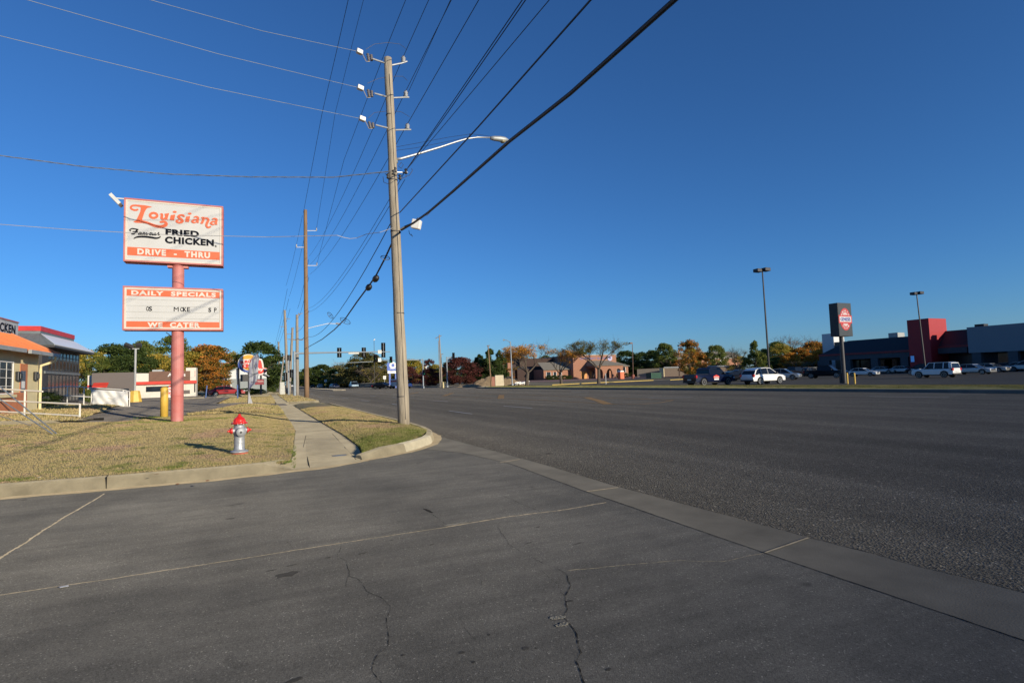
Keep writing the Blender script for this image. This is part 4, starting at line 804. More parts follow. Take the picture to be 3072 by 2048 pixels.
# communication cables
a = q5(488, 1268)+PB; wire('black telephone cable from mid near pole rising to upper right', ext([atX(1357*1.306, 0, a.x), atX(1100*1.306, 290*1.306, a.x), a], -26), .016, m=m_black, name='telephone_cable')
e = Vector((4.85, 61.6, 7.0)); wire('black telephone cable sagging from the near pole to the brown pole, upper of two', sag(a-Vector((.1, -.1, 0)), atY(925*1.0, 1010, 61.6), 1.15), .016, m=m_black, name='telephone_cable')
P_ = [atX(x*1.306, y*1.306, 4.5) for x, y in ((1550, 0), (1310, 215), (1170, 325), (1040, 440), (985, 487), (950, 512))]; P_.append(q5(488, 1405)+PB+Vector((0.02, -.15, 0)))
wire('thickest black cable, from the white splice box up to the top right', ext(P_, -26), .033, m=m_black, name='telephone_cable', n=8)
tc0 = q5(430, 1470)+PB; tpx = [(905, 552, 18.2), (885, 590, 19.6), (865, 635, 22.0), (845, 660, 24.0), (825, 690, 27.0), (800, 722, 32), (770, 752, 39), (740, 778, 49), (703, 801, 61.6)]
P_ = [q5(485, 1420)+PB+Vector((0, -.15, 0))]+[atX(x*1.306, y*1.306, 4.35+.012*(Yk-17)) for x, y, Yk in tpx[:0]]
tp2 = [atY(x*1.306, y*1.306, Yk) for x, y, Yk in ((905, 548, 17.9), (885, 592, 19.0), (862, 636, 20.5), (846, 658, 21.6), (820, 693, 24.5), (793, 732, 29), (768, 757, 35), (740, 779, 44), (708, 797, 61.3))]
wire('thick black cable dropping from the near pole across the sky to the brown pole', P_+tp2, .03, m=m_black, name='telephone_cable', n=8)
for i, (x, y, Yk) in enumerate(((863, 637, 20.55), (847, 657, 21.65))):
    p = atY(x*1.306, y*1.306, Yk); b = MB(); dd = (tp2[3]-tp2[2]).normalized(); b.tube([-dd*.2, -dd*.17, -dd*.08, dd*.08, dd*.17, dd*.2], [.03, .09, .115, .115, .09, .03], 12); o = b.build('splice_case', m_black, smooth=True); o.location = p-Vector((0, 0, .05)); tag(o, ['upper', 'lower'][i]+' of two black splice cases on the thick sagging cable', 'splice case', 'splice cases on the cable')
def ring(label, c_, r_, tilt):
    b = MB(); b.tube([(r_*math.cos(a), 0, r_*.45*math.sin(a)) for a in [i*math.pi/6 for i in range(13)]], .012, 5, False); b.tube([(0, 0, r_*.45), (0, 0, -r_*.45)], .012, 5); b.tube([(-r_, 0, 0), (r_, 0, 0)], .008, 5); o = b.build('slack_loop', m_black); o.location = c_; o.rotation_euler = tilt; return tag(o, label, 'cable loop', 'cable slack loops')
ring('black cable slack loop on the thick cable just left of the near pole', atY(885*1.306, 592*1.306, 19.0), .16, (.3, .1, 0))
ring('black slack loop on the thick cable near the brown pole', atY(793*1.306, 737*1.306, 29), .28, (.3, .5, 0)); ring('small slack loop on the upper telephone cable near the brown pole', atY(991, 946, 30), .2, (.3, .9, 0))
m_pale = mat('pale_cable', (.24, .28, .32), .7)
# left going wires
for i, (px, lb) in enumerate((((450, 0), 'top'), ((81, 0), 'middle'), ((0, 108), 'lowest'))):
    a = W_left[i]+Vector((-.1, 0, 0)); z = a.z-.25; c_ = atZ(px[0], px[1], z); d_ = (c_-a); far_ = c_+d_.normalized()*22; mid = a.lerp(c_, .5)-Vector((0, 0, .1)); wire(f'thin pale wire leading left from the {lb} white guard of the near pole', [a, mid, c_, far_+Vector((0, 0, .5))], .0075, m=m_pale)
a = q5(415, 975)+PB+Vector((0, -.12, 0)); T = [atZ(1000, 532, a.z+.0), atZ(750, 531, a.z+.15), atZ(500, 522, a.z+.35), atZ(250, 500, a.z+.6), atZ(0, 467, a.z+.95)]
b = MB(); PP = [a]+T; PP.append(PP[-1]+(PP[-1]-PP[-2]).normalized()*14)
fine = [];
for p, q in zip(PP, PP[1:]):
    k = max(2, int((q-p).length/.12)); fine += [p.lerp(q, i/k) for i in range(k)]
for ph in (0, 2.1, 4.2): b.tube([p+Vector((0, .014*math.cos(i*.4+ph), .014*math.sin(i*.4+ph))) for i, p in enumerate(fine)], .0075, 4, False)
tag(b.build('service_drop', m_pale, org=tuple(a)), 'twisted pale service cable running level from the near pole to the left edge', 'overhead wire', 'overhead wires')
a = q5(430, 1390)+PB+Vector((0, -.15, 0)); S_ = [q5s(1140, 697)+PB, atZ(1100, 702, a.z-.05), atZ(1070, 714, a.z-.12), atZ(1050, 716, a.z-.14), atZ(1030, 712, a.z-.14), atZ(1012, 706, a.z-.10), atZ(800, 711, a.z+.03), atZ(500, 704, a.z+.2), atZ(200, 688, a.z+.38), atZ(0, 673, a.z+.55)]
S_.append(S_[-1]+(S_[-1]-S_[-2]).normalized()*10); wire('pale telephone drop with a hanging loop, passing in front of the Louisiana sign', [a]+S_, .010, m=mat('cable_white', (.42, .42, .42), .6), name='telephone_drop')
# off-frame anchor pole on the left with guys
PG = Vector((-12.0, 15.0, .1)); pG = taper_pole('utility_pole', 'wooden utility pole just outside the left edge of the photo, holding the guy wires', PG, PG+Vector((.3, 0, 11.5)), .18, .13, m_wood3)
anc = Vector((-5.49, 20.95, .40)); anc.z = HL(anc.x, anc.y)
for i, (z, dx, lb) in enumerate(((9.3, 0.0, 'upper'), (7.6, -.07, 'middle'), (4.3, -.9, 'lowest'))):
    a = anc+Vector((dx if i < 2 else -.35, dx, 0.02 if i < 2 else .35)); b = MB(); t_ = Vector((-11.9, 15.1, z)); b.tube([a-anc, t_-anc], .011, 5)
    if i < 2: b.tube([a-anc, (t_-a)*.24+a-anc], .017, 6)
    o = b.build('guy_wire', m_wirel, org=None); o.location = anc; tag(o, f'{lb} steel guy wire slanting to the lawn before the white railing', 'guy wire', 'guy wires at the left')
# ================================================================== LEFT SIDE BUILDINGS
def bpart(parent, name, m, *boxes, bevel=0.0):
    b = MB()
    for q in boxes: b.box(*q)
    return b.build(name, m, parent, bevel=bevel)
m_cream = mat('cream_stucco', (0.74, 0.63, 0.36), 0.9, var=0.08, vs=2, bump=0.15, bs=30)
m_orroof = mat('orange_metal_roof', (0.62, 0.19, 0.055), 0.5, var=0.12, vs=1.5)
m_orwall = mat('orange_painted_wall', (0.55, 0.20, 0.09), 0.85, var=0.12)
m_gtrim = mat('grey_trim', (0.33, 0.34, 0.33), 0.5)
m_win = mat('window_glass', (0.02, 0.028, 0.038), 0.15, spec=.3, var=0.3, vs=0.8)
m_meter = mat('meter_black', (0.02, 0.022, 0.025), 0.4)
XW = -10.5; yE = atX(114, 1150, XW).y; zF = 0.58
rb = empty('restaurant_building', 'cream restaurant with orange metal roof and CHICKEN sign box at the left edge', 'restaurant', (XW, yE, zF))
def rl(px, py, X=XW): p = atX(px, py, X); return (p.x-XW, p.y-yE, p.z-zF)
zE = rl(112, 1061)[2]
bpart(rb, 'wall', m_cream, (-9, 0, -16, 0, 1.05, zE)); bpart(rb, 'lower_wall', m_orwall, (-9.05, .05, -16.05, -1.9, -.2, 1.05)); bpart(rb, 'wall_base', m_cream, (-9, -.01, -1.85, 0, -.2, 1.05))
b = MB(); ya, yb = -16.6, 0.75; rise = 2.6; run = 4.2; e0 = .62
b.slab([(e0, ya, zE), (e0, yb, zE), (-run, yb, zE+rise), (-run, ya, zE+rise)], (0.5, 0, .85), .08); b.slab([(-run, ya, zE+rise), (-run, yb, zE+rise), (-9.3, yb, zE), (-9.3, ya, zE)], (-0.5, 0, .85), .08)
for k in range(58):
    y = ya+.05+k*.3; b.slab([(e0, y, zE+.035), (e0, y+.05, zE+.035), (-run, y+.05, zE+rise+.035), (-run, y, zE+rise+.035)], (.5, 0, .85), .05)
rf = b.build('roof', m_orroof, rb)
b = MB(); b.add([(0, -.003, zE), (-9, -.003, zE), (-run, -.003, zE+rise-.1)], [(0, 1, 2)]); b.build('gable_wall', m_cream, rb)
b = MB(); b.box(e0-.02, e0+.12, ya, -4.1, zE-.16, zE+.02); b.box(e0-.02, e0+.12, -3.5, yb+.02, zE-.16, zE+.02); b.build('rain_gutter', m_gtrim, rb)
b = MB(); b.slab([(e0+.1, yb, zE+.06), (e0+.1, yb+.07, zE+.06), (-run, yb+.07, zE+rise+.06), (-run, yb, zE+rise+.06)], (.5, 0, .85), .2); b.build('rake_trim', m_orwall, rf)
b = MB(); b.tube([(e0, .35, zE-.15), (e0, .35, zE-.35), (.35, .22, zE-.5), (.07, .12, zE-.62), (.07, .1, zE-.9), (.07, .1, 0)], .065, 8); b.build('downspout', m_cream, rb)
w0, w1 = rl(0, 1082)[1]-1.6, rl(38, 1082)[1]; wz1, wz0 = rl(20, 1083)[2], rl(20, 1183)[2]
wn = bpart(rb, 'window', m_win, (.0, .02, w0, w1, wz0, wz1)); bpart(wn, 'window_frame', m_white, (.02, .06, w0, w0+.06, wz0, wz1), (.02, .06, w1-.06, w1, wz0, wz1), (.021, .059, w0, w1, wz1-.06, wz1), (.021, .059, w0, w1, wz0, wz0+.06))
b = MB()
for k in range(1, 4): z = wz0+(wz1-wz0)*k/4; b.box(.021, .035, w0+.06, w1-.06, z-.012, z+.012)
for k in range(1, 4): y = w0+(w1-w0)*k/4; b.box(.022, .036, y-.012, y+.012, wz0+.06, wz1-.06)
b.build('muntin_grid', m_white, wn); bpart(rb, 'window_sill', m_cream, (.0, .16, w0-.1, w1+.12, wz0-.14, wz0-.01))
d0, d1 = rl(60, 1100)[1], rl(82, 1100)[1]; dz = rl(70, 1091)[2]
dn = bpart(rb, 'door', m_orwall, (.003, .02, d0, d1, 0, dz)); bpart(dn, 'door_panel', mat('door_blue_glass', (.07, .10, .15), .2), (.02, .035, d0+.08, d0+.65, .1, dz-.35)); bpart(dn, 'notice_paper', m_white, (.036, .04, d0+.15, d0+.55, 1.25, 1.6))
for px in (50, 103):
    y = rl(px, 1128)[1]; z = rl(px, 1128)[2]; q = MB(); q.box(0, .14, y-.2, y+.2, z-.22, z+.22); q.box(.14, .2, y-.12, y+.12, z-.14, z+.14); q.build('meter_box', m_meter, rb, bevel=.03)
# chicken sign box on the roof
sb0, sb1 = -1.7, -1.4; s0 = rl(55, 990, XW+sb1)[1]; sz1 = rl(55, 969, XW+sb1)[2]; sz0 = rl(55, 1019, XW+sb1)[2]
cb = bpart(rb, 'roof_sign_box', m_gtrim, (sb0, sb1, s0-6.2, s0, sz0, sz1), bevel=.02); bpart(cb, 'roof_sign_face', m_face, (sb1+.001, sb1+.012, s0-6.1, s0-.08, sz0+.08, sz1-.08)); bpart(cb, 'roof_sign_cap', m_pink, (sb0-.02, sb1+.03, s0-6.25, s0+.03, sz1+.002, sz1+.06))
yy1 = rl(45, 990, XW+sb1)[1]; yy0 = yy1-3.3; text('chicken_lettering', 'CHICKEN', m_navy, rb, (yy0, yy1, sz0+.28*(sz1-sz0), sz0+.80*(sz1-sz0)), sb1+.013, bold=.04, flat='x', space=1.1)
# white pipe railings and banner
m_rail = mat('railing_white', (0.70, 0.67, 0.60), 0.5, var=0.06)
def railing(name, label, posts, tops, rails, r_=.036, xt=None):
    o = empty(name, label, 'railing', posts[0][:2]+(posts[0][2],), 0, 'white pipe railings'); O_ = Vector(posts[0])
    for p, h_ in zip(posts, tops): MB().tube([Vector(p)-O_-Vector((0, 0, .1)), Vector(p)-O_+Vector((0, 0, h_))], r_, 8).build('post', m_rail, o)
    for R_ in rails: MB().tube([Vector(p)-O_ for p in R_], r_, 8).build('rail', m_rail, o)
    return o
def gl(px, py, dz=0.0): p = gh(px, py, lambda X, Y: HL(X, Y)+dz); return Vector(p)
def onv(px, py, p0, p1):   # point on the vertical plane through ground points p0 p1
    d = ray(px, py); n_ = Vector((p1.y-p0.y, p0.x-p1.x, 0)); t = (n_.x*p0.x+n_.y*p0.y)/(n_.x*d[0]+n_.y*d[1]); return Vector((d[0]*t, d[1]*t, CH+d[2]*t))
A0 = gl(73, 1248, .05); A1 = gl(239, 1253, .05)
railing('railing', 'white pipe railing along the walkway before the restaurant, nearer of two', [tuple(A0), tuple(A1)], [onv(76, 1172, A0, A1).z-A0.z, onv(240, 1211, A0, A1).z-A1.z],
    [[onv(-160, 1158, A0, A1), onv(0, 1166, A0, A1), onv(128, 1174, A0, A1)], [onv(-160, 1194, A0, A1), onv(0, 1201, A0, A1), onv(239, 1212, A0, A1)], [onv(-160, 1226, A0, A1), onv(0, 1234, A0, A1), onv(237, 1247, A0, A1)]])
B0 = atD(201, 1218, 35.5); B1 = atD(389, 1226, 35.5)
pb_ = [(201, 1218, 1160), (251, 1222, 1163), (274, 1220, 1166), (369, 1225, 1170), (388, 1226, 1174)]
railing('railing', 'white pipe railing farther back carrying the blank white banner', [tuple(onv(x, y, B0, B1)) for x, y, t_ in pb_], [onv(x, t_, B0, B1).z-onv(x, y, B0, B1).z for x, y, t_ in pb_],
    [[onv(118, 1166, B0, B1), onv(201, 1158, B0, B1), onv(369, 1169, B0, B1), onv(388, 1174, B0, B1)], [onv(192, 1186, B0, B1), onv(388, 1197, B0, B1)], [onv(251, 1213, B0, B1), onv(388, 1220, B0, B1)]])
b = MB(); rr = random.Random(9); vs = []; nx_, nz_ = 24, 10
for j in range(nz_+1):
    for i in range(nx_+1):
        u, v = i/nx_, j/nz_; x = 276+(384-276)*u; yt = 1168+(1174-1168)*u; yb_ = 1212+(1219-1212)*u; p = onv(x, yt+(yb_-yt)*v, B0, B1); p.y += -.06+.05*math.sin(u*11+v*4)+.03*math.sin(u*23-v*7); vs.append(tuple(p))
b.add(vs, [(j*(nx_+1)+i, j*(nx_+1)+i+1, (j+1)*(nx_+1)+i+1, (j+1)*(nx_+1)+i) for j in range(nz_) for i in range(nx_)]); o = b.build('banner', m_white, None, True, org=vs[0]); q = o.modifiers.new('t', 'SOLIDIFY'); q.thickness = .004; tag(o, 'wrinkled blank white banner tied to the farther white railing', 'banner')
# old two-storey glass fast food building
XG = -16.9; c0 = atX(166, 1033, XG); c1 = atX(284, 1055, XG); y0g = c0.y; y1g = c1.y; zg_ = .35; ze = c0.z
m_greyroof = mat('grey_standing_seam', (0.19, 0.21, 0.21), 0.45, 0.3, var=0.1); m_whroof = mat('pale_roof_highlight', (0.85, 0.86, 0.85), 0.35, 0.0, var=0.05)  # pale roof metal with the sun's highlight put into its colour
m_bkred = mat('red_band_paint', (0.55, 0.035, 0.03), 0.5); m_brown = mat('dark_bronze_frame', (0.045, 0.042, 0.04), 0.5); m_refl = mat('bluish_glass', (0.022, 0.032, 0.042), 0.10, spec=.5, var=0.25, vs=.6)
gb = empty('glass_building', 'dark glass two-storey building with red roof band and sloping metal canopy', 'building', (XG, y0g, zg_)); ze -= zg_; Lg = y1g-y0g
ins = 1.5; za_ = 7.0-zg_-.3; 
top1 = atX(135, 1003, XG-ins).z-zg_; b = MB(); b.slab([(0, 0, ze), (0, Lg, ze), (-ins, Lg-ins, top1), (-ins, ins, top1)], (.6, 0, .8), .1); b.build('pale_roof_slope', m_whroof, gb)
b = MB(); b.slab([(-14, 0, ze), (-.02, 0, ze), (-ins-.02, ins, top1), (-14, ins, top1)], (0, -.6, .8), .1)
for k in range(22): x = -.6-k*.6; b.slab([(x, -.02, ze+.03), (x+.06, -.02, ze+.03), (min(x+.06, -ins), ins-.02, top1+.03), (min(x, -ins-.06), ins-.02, top1+.03)], (0, -.6, .8), .05)
b.build('grey_roof_slope', m_greyroof, gb)
zt2 = atX(135, 981, XG-ins).z-zg_; zm = top1+.35*(zt2-top1)
bpart(gb, 'parapet', m_greyroof, (-14, -ins-.05, ins+.05, Lg-ins-.05, top1-.1, zm)); bpart(gb, 'red_band', m_bkred, (-14, -ins, ins, Lg-ins, zm, zt2))
bpart(gb, 'soffit', m_brown, (-14, -.05, .05, Lg-.05, ze-.25, ze-.02)); wi = 1.3
bpart(gb, 'wall', m_brown, (-14, -wi, wi, Lg-.4, 0, ze-.25))
zmid = atX(225, 1122, XG-wi).z-zg_; zc1 = atX(225, 1078, XG-wi).z-zg_
nb = 9; y_a, y_b = atX(143, 1100, XG-wi).y-y0g, Lg-.6; st = (y_b-y_a)/nb
for k in range(nb):
    ya_ = y_a+k*st+.08; yb_ = y_a+(k+1)*st-.35
    for z0_, z1_ in ((zmid+.25, zc1-.04), (zc1+.04, ze-.45), (.3, zmid-.25)): bpart(gb, 'window', m_refl if z0_ > 1 else m_win, (-wi-.01, -wi+.03, ya_, yb_, z0_, z1_))
bpart(gb, 'spandrel', m_greyroof, (-wi, -wi+.12, y_a-1, y_b+.1, zmid-.12, zmid+.12))
# side-by-side: arby's style restaurant across the lot
YA = 100.0; zA = .35
def wa(zx, zy, Y=YA): p = atY(230+zx/3.794, 1000+zy/3.794, Y); return p
a0 = wa(170, 600); ab = empty('restaurant_building', "low restaurant with grey siding, brown panel, red band and Arby's letters beyond the parking lot", 'restaurant', (a0.x, YA, zA))
def xa(zx): return wa(zx, 550).x-a0.x
def zz(zy, zx=700): return wa(zx, zy).z-zA
m_siding = mat('grey_siding', (0.135, 0.115, 0.105), 0.8, var=0.1, vs=4, stretch=(.3, .3, 8)); m_brn = mat('brown_slat_panel', (0.16, 0.085, 0.055), 0.7, var=0.12, vs=4, stretch=(.3, .3, 8)); m_abwhite = mat('restaurant_white', (0.66, 0.62, 0.53), 0.8, var=.04); m_abred = mat('red_awning', (0.60, 0.05, 0.03), 0.5)
topz = zz(440); bpart(ab, 'siding_wall', m_siding, (0, xa(655), 0, 9, -.3, topz)); bpart(ab, 'white_wall', m_abwhite, (xa(655)+.005, xa(1295), .05, 9, -.3, zz(455))); bpart(ab, 'brown_panel', m_brn, (xa(825), xa(1292), -.12, .049, zz(548), zz(437)))
bpart(ab, 'end_pylon', m_abwhite, (xa(1243), xa(1358), .0, 2.5, -.3, zz(400))); bpart(ab, 'red_band', m_abred, (xa(672), xa(1368), -.35, -.125, zz(585), zz(550)))
bpart(ab, 'left_wing', m_abwhite, (xa(92), -.01, 1.5, 9, -.3, zz(462))); bpart(ab, 'left_wing_band', m_abred, (xa(92)-.02, -.02, 1.45, 1.49, zz(605), zz(572)))
b = MB(); b.slab([(xa(195), -1.0, zz(590)), (xa(365), -1.0, zz(590)), (xa(365), -.02, zz(548)), (xa(195), -.02, zz(548))], (0, -.6, .7), .12); b.box(xa(195), xa(365), -1.0, -.95, zz(590)-.15, zz(590)); b.build('awning', m_abred, ab)
bpart(ab, 'window', m_win, (xa(790), xa(1050), -.005, .045, zz(668), zz(608))); bpart(ab, 'window', m_win, (xa(500), xa(595), -.02, -.001, zz(650), zz(622))); bpart(ab, 'window', m_win, (xa(1338), xa(1352), -.02, -.003, zz(690), zz(590)))
bpart(ab, 'wainscot', m_siding, (xa(1200), xa(1290), -.05, .045, zz(705), zz(662))); bpart(ab, 'poster', m_abred, (xa(1050), xa(1075), -.03, .0, zz(662), zz(602)))
text('arbys_lettering', "Arby's", m_white, ab, (xa(1035), xa(1240), zz(512), zz(458)), -.14, bold=.02); bpart(ab, 'rooftop_unit', m_gtrim, (xa(820), xa(940), 3, 5, topz-.2, zz(425, 880)+.25)); 
lc = text('vertical_lettering', 'WE HAVE', m_bkred, ab, (xa(1340), xa(1352), zz(505), zz(440)), -.01, rot=math.pi/2)
# lot lamp with yellow base
z3 = lambda x, y: (x/3.733, 900+y/3.733)
lb = gl(404, 1205); lmp = empty('lot_lamp', 'parking lot lamp post with a chunky yellow concrete base and two floodlight heads', 'lamp post', tuple(lb))
YL = lb.y; dz_ = lambda x, y: (atY(*z3(x, y), YL)-lb)
b = MB(); b.lathe([(.62, -.1), (.60, .1), (.45, 1.02), (.40, 1.1), (.01, 1.11)], 8); b.build('concrete_base', m_yel, lmp)
b = MB(); b.tube([(0, 0, 1.1), (.02, 0, dz_(1510, 545).z)], .10, 8); b.build('pole', m_gtrim, lmp)
b = MB(); b.tube([dz_(1450, 545), dz_(1560, 545)], .06, 6); b.build('crossbar', m_gtrim, lmp)
for (x0, y0, x1, y1) in ((1395, 492, 1490, 535), (1520, 505, 1585, 505)):
    p, q = dz_(x0, y0), dz_(x1, y1); o = MB().tube([p, q], [.22, .26], 4).build('floodlight', m_brown, lmp)
# burger signs, readerboard
YB = 77.0
def zb3(zx, zy, Y=YB): return atY(690+zx/8.71, 1040+zy/8.71, Y)
gz = HL(-6, YB); P0 = zb3(225, 1300); P0.z = gz
bs = empty('pylon_sign', 'round Burger King sign with blue swoosh on a post, half hidden by the flag', 'sign', tuple(P0))
def lb3(x, y): p = zb3(x, y)-P0; return (p.x, p.z)
c_ = lb3(470, 430); rx_ = (lb3(730, 430)[0]-lb3(205, 430)[0])/2; rz2 = (lb3(470, 190)[1]-lb3(470, 665)[1])/2
m_wsign = mat('sign_white_plastic', (0.62, 0.60, 0.54), .4); m_bblue = mat('logo_blue', (0.035, 0.075, 0.30), .4); m_byel = mat('logo_amber', (0.75, 0.32, 0.02), .4); m_bred = mat('logo_red', (0.60, 0.035, 0.02), .4)
MB().plate(ellipse(c_[0], c_[1], rx_, rz2, 40), -.2, .2).build('sign_disc', m_wsign, bs)
b = MB(); P_ = [(c_[0]+rx_*.90*math.cos(a), c_[1]+rz2*.90*math.sin(a), .26*math.sin((a-2.7)/(5.1-2.7)*math.pi)+.04) for a in [2.7+i*.15 for i in range(17)]]; stroke(b, P_, -.205, .02); b.build('blue_swoosh', m_bblue, bs)
MB().plate([(c_[0]+(p[0]), c_[1]+.12+p[1]) for p in ellipse(.1, .30*rz2, rx_*.72, rz2*.52, 20, 0.1, math.pi-.1)], -.225, -.201).build('bun_top', m_byel, bs)
MB().plate([(c_[0]+p[0], c_[1]+p[1]) for p in ellipse(.15, -.42*rz2, rx_*.55, rz2*.34, 20, math.pi+.1, 2*math.pi-.1)], -.225, -.201).build('bun_bottom', m_byel, bs)
o = text('logo_lettering', 'BURGER', m_bred, bs, (-rx_*.72, rx_*.8, .02*rz2, .36*rz2), -.235, bold=.05); o.location = (c_[0], 0, c_[1]); o.rotation_euler = (0, -.14, 0)
o = text('logo_lettering', 'KING', m_bred, bs, (-rx_*.62, rx_*.66, -.50*rz2, -.04*rz2), -.235, bold=.06); o.location = (c_[0], 0, c_[1]); o.rotation_euler = (0, -.14, 0)
q = lb3(222, 560); MB().tube([(q[0], .1, 0), (q[0], .1, q[1]+.5)], .11, 8).build('pole', m_brown, bs); q2 = lb3(490, 560); MB().tube([(q2[0], .1, 0), (q2[0], .1, q2[1]+.5)], .11, 8).build('pole', m_brown, bs)
a, d = lb3(268, 725), lb3(500, 900); bpart(bs, 'readerboard', m_brown, (a[0], d[0], -.05, .2, d[1], a[1]))
YB2 = 90.0; P1 = zb3(800, 1180, YB2); P1.z = HL(-5, YB2)
as_ = empty('pylon_sign', "red hat-shaped Arby's sign over a dark red tailgate board, right of the flag", 'sign', tuple(P1))
def lb4(x, y): p = zb3(x, y, YB2)-P1; return (p.x, p.z)
hat = [(600, 640), (655, 560), (640, 430), (660, 330), (740, 300), (830, 330), (870, 440), (885, 540), (960, 560), (970, 640), (905, 690), (830, 740), (740, 745), (650, 700)]
MB().plate([lb4(*p) for p in hat][::-1], -.2, .2).build('hat_sign', m_bred, as_)
b = MB(); stroke(b, [(*lb4(x, y), .22) for x, y in [(625, 640), (668, 570), (655, 440), (675, 350), (740, 325), (815, 345), (850, 440), (862, 545)]], -.205, .03); stroke(b, [(*lb4(x, y), .2) for x, y in [(660, 690), (740, 722), (820, 718), (895, 672)]], -.205, .03); b.build('white_outline', m_wsign, as_)
text('arbys_lettering', "Arby's", m_wsign, as_, (lb4(540, 0)[0], lb4(955, 0)[0], lb4(0, 660)[1], lb4(0, 555)[1]), -.24, bold=.05)
a, d = lb4(650, 855), lb4(890, 985); bpart(as_, 'readerboard', mat('board_maroon', (.22, .02, .03), .5), (a[0], d[0], -.15, .15, d[1], a[1]))
text('board_lettering', 'TAILGATE', m_wsign, as_, (a[0]+.3, d[0]-.1, lb4(0, 938)[1], lb4(0, 912)[1]), -.155, bold=.02); text('board_lettering', 'SMALL', m_wsign, as_, (a[0]+1.1, d[0]-.1, lb4(0, 968)[1], lb4(0, 945)[1]), -.155, bold=.02)
q = lb4(808, 800); MB().tube([(q[0], .05, -.2), (q[0], .05, q[1]+1.2)], .14, 8).build('pole', m_brown, as_)
# house behind the signs
YH = 112.0; H0 = atY(665, 1185, YH); H0.z = .2
hs_ = empty('house', 'white gabled house with pale blue-grey lower wall behind the round burger sign', 'house', tuple(H0))
def lh_(x, y): p = atY(x, y, YH)-H0; return (p.x, p.z)
m_hwhite = mat('house_white_siding', (0.60, 0.62, 0.62), .8, var=.05); m_hgrey = mat('house_blue_grey', (0.25, 0.28, 0.28), .8, var=.05)
a = lh_(665, 1137); d = lh_(800, 1137); pk = lh_(735, 1100)
MB().plate([(a[0]+.3, a[1]), (d[0], d[1]), (d[0], pk[1]-.5), (pk[0], pk[1]+.3), (lh_(697, 1112)[0], lh_(697, 1112)[1]), (a[0]+.3, lh_(668, 1122)[1])], 0, 12).build('gable_wall', m_hwhite, hs_); bpart(hs_, 'lower_wall', m_hgrey, (a[0], d[0], -.2, 12, -.5, a[1]))
b = MB(); b.slab([(a[0]-.5, -.6, lh_(660, 1128)[1]), (a[0]-.5, 12.5, lh_(660, 1128)[1]), (pk[0], 12.5, pk[1]+.55), (pk[0], -.6, pk[1]+.55)], (-.5, 0, .8), .2); b.slab([(pk[0], -.6, pk[1]+.55), (pk[0], 12.5, pk[1]+.55), (d[0]+.5, 12.5, d[1]+.6), (d[0]+.5, -.6, d[1]+.6)], (.5, 0, .8), .2); b.build('roof', m_greyroof, hs_)
for (x0, x1, y0_, y1_) in ((681, 690, 1126, 1135), (681, 692, 1149, 1161)):
    p, q = lh_(x0, y0_), lh_(x1, y1_); fr = bpart(hs_, 'window', m_white, (p[0]-.12, q[0]+.12, -.28, -.2, q[1]-.12, p[1]+.12)); bpart(fr, 'pane', m_win, (p[0], q[0], -.30, -.281, q[1], p[1]))
# small posts in the lot
for (px, yb_, yt, lab) in ((617, 1188, 1156, 'leaning slim blue post at the left end of the red car'), (713, 1188, 1154, 'slim blue post in front of the red car nose')):
    p = gl(px, yb_+4); t_ = atY(px+(4 if px < 650 else -1), yt, p.y)-p; o = MB().tube([(0, 0, -.1), t_], .07, 8).build('marker_post', mat('blue_post_paint', (.07, .13, .32), .5)); o.location = p; tag(o, lab, 'post', 'slim blue posts')
for i, (px, py, ln) in enumerate(((560, 1196, 3.5), (690, 1190, 3.0), (780, 1188, 2.2))):
    p = gl(px, py); o = MB().box(-ln/2, ln/2, -.09, .09, -.02, .13).build('parking_block', m_conc2, bevel=.03); o.location = p; tag(o, ['concrete parking block behind the pink sign pole', 'concrete parking block before the red car', 'concrete parking block beside the feather flag'][i], 'parking block', 'concrete parking blocks')
sp = gl(508, 1203); yd = empty('yard_sign', 'small red and white lettered yard sign between the yellow bollard and pink pole', 'yard sign', tuple(sp)); bpart(yd, 'panel', m_white, (-.38, .38, -.02, .02, .35, 1.35)); bpart(yd, 'stake', m_dark, (-.3, -.27, -.01, .01, -.1, .35), ); bpart(yd, 'stake', m_dark, (.27, .3, -.01, .01, -.1, .35))
text('yard_lettering', 'NOW', m_bred, yd, (-.3, .3, 1.0, 1.25), -.03, bold=.03); text('yard_lettering', 'OPEN', m_bred, yd, (-.3, .3, .6, .9), -.03, bold=.03)
# concrete drain mouth beside the drive
p = gl(296, 1257, .03); o = MB().box(-.16, .16, -.08, .08, -.1, .05).build('storm_drain', m_crack); o.location = p; tag(o, 'dark storm drain mouth at the edge of the drive, left of the sign', 'drain')
# small lawn litter and leaves
for i, (x, y, c) in enumerate(((118, 1432, 'w'), (75, 1444, 'w'), (470, 1422, 'b'), (622, 1442, 'b'), (533, 1452, 'b'), (193, 1760, 'w'))):
    zf = HL(*gp(x, y, .15)) + .05 if y < 1440 else (.15 if y < 1446 else 0.006)
    p = atZ(x, y, zf); b = MB(); rr = random.Random(i); b.slab([(-.032, -.02, 0), (.03, -.022, .006), (.034, .018, .009), (-.024, .02, .002)], (0, 0, 1), .0015); o = b.build('paper_scrap' if c == 'w' else 'fallen_leaf', m_white if c == 'w' else mat('dead_leaf', (.30, .13, .05), .8), org=None); o.location = p+Vector((0, 0, .003)); o.rotation_euler = (0, 0, rr.uniform(0, 6))
    tag(o, ['white paper scrap on the green tuft at the lawn edge', 'leftmost white paper scrap at the lawn edge', 'brown leaf at the lawn edge above the kerb', 'tan leaf in the gutter below the hydrant', 'brown leaf in the gutter left of the hydrant', 'white scrap on the long road joint at lower left'][i], 'litter')
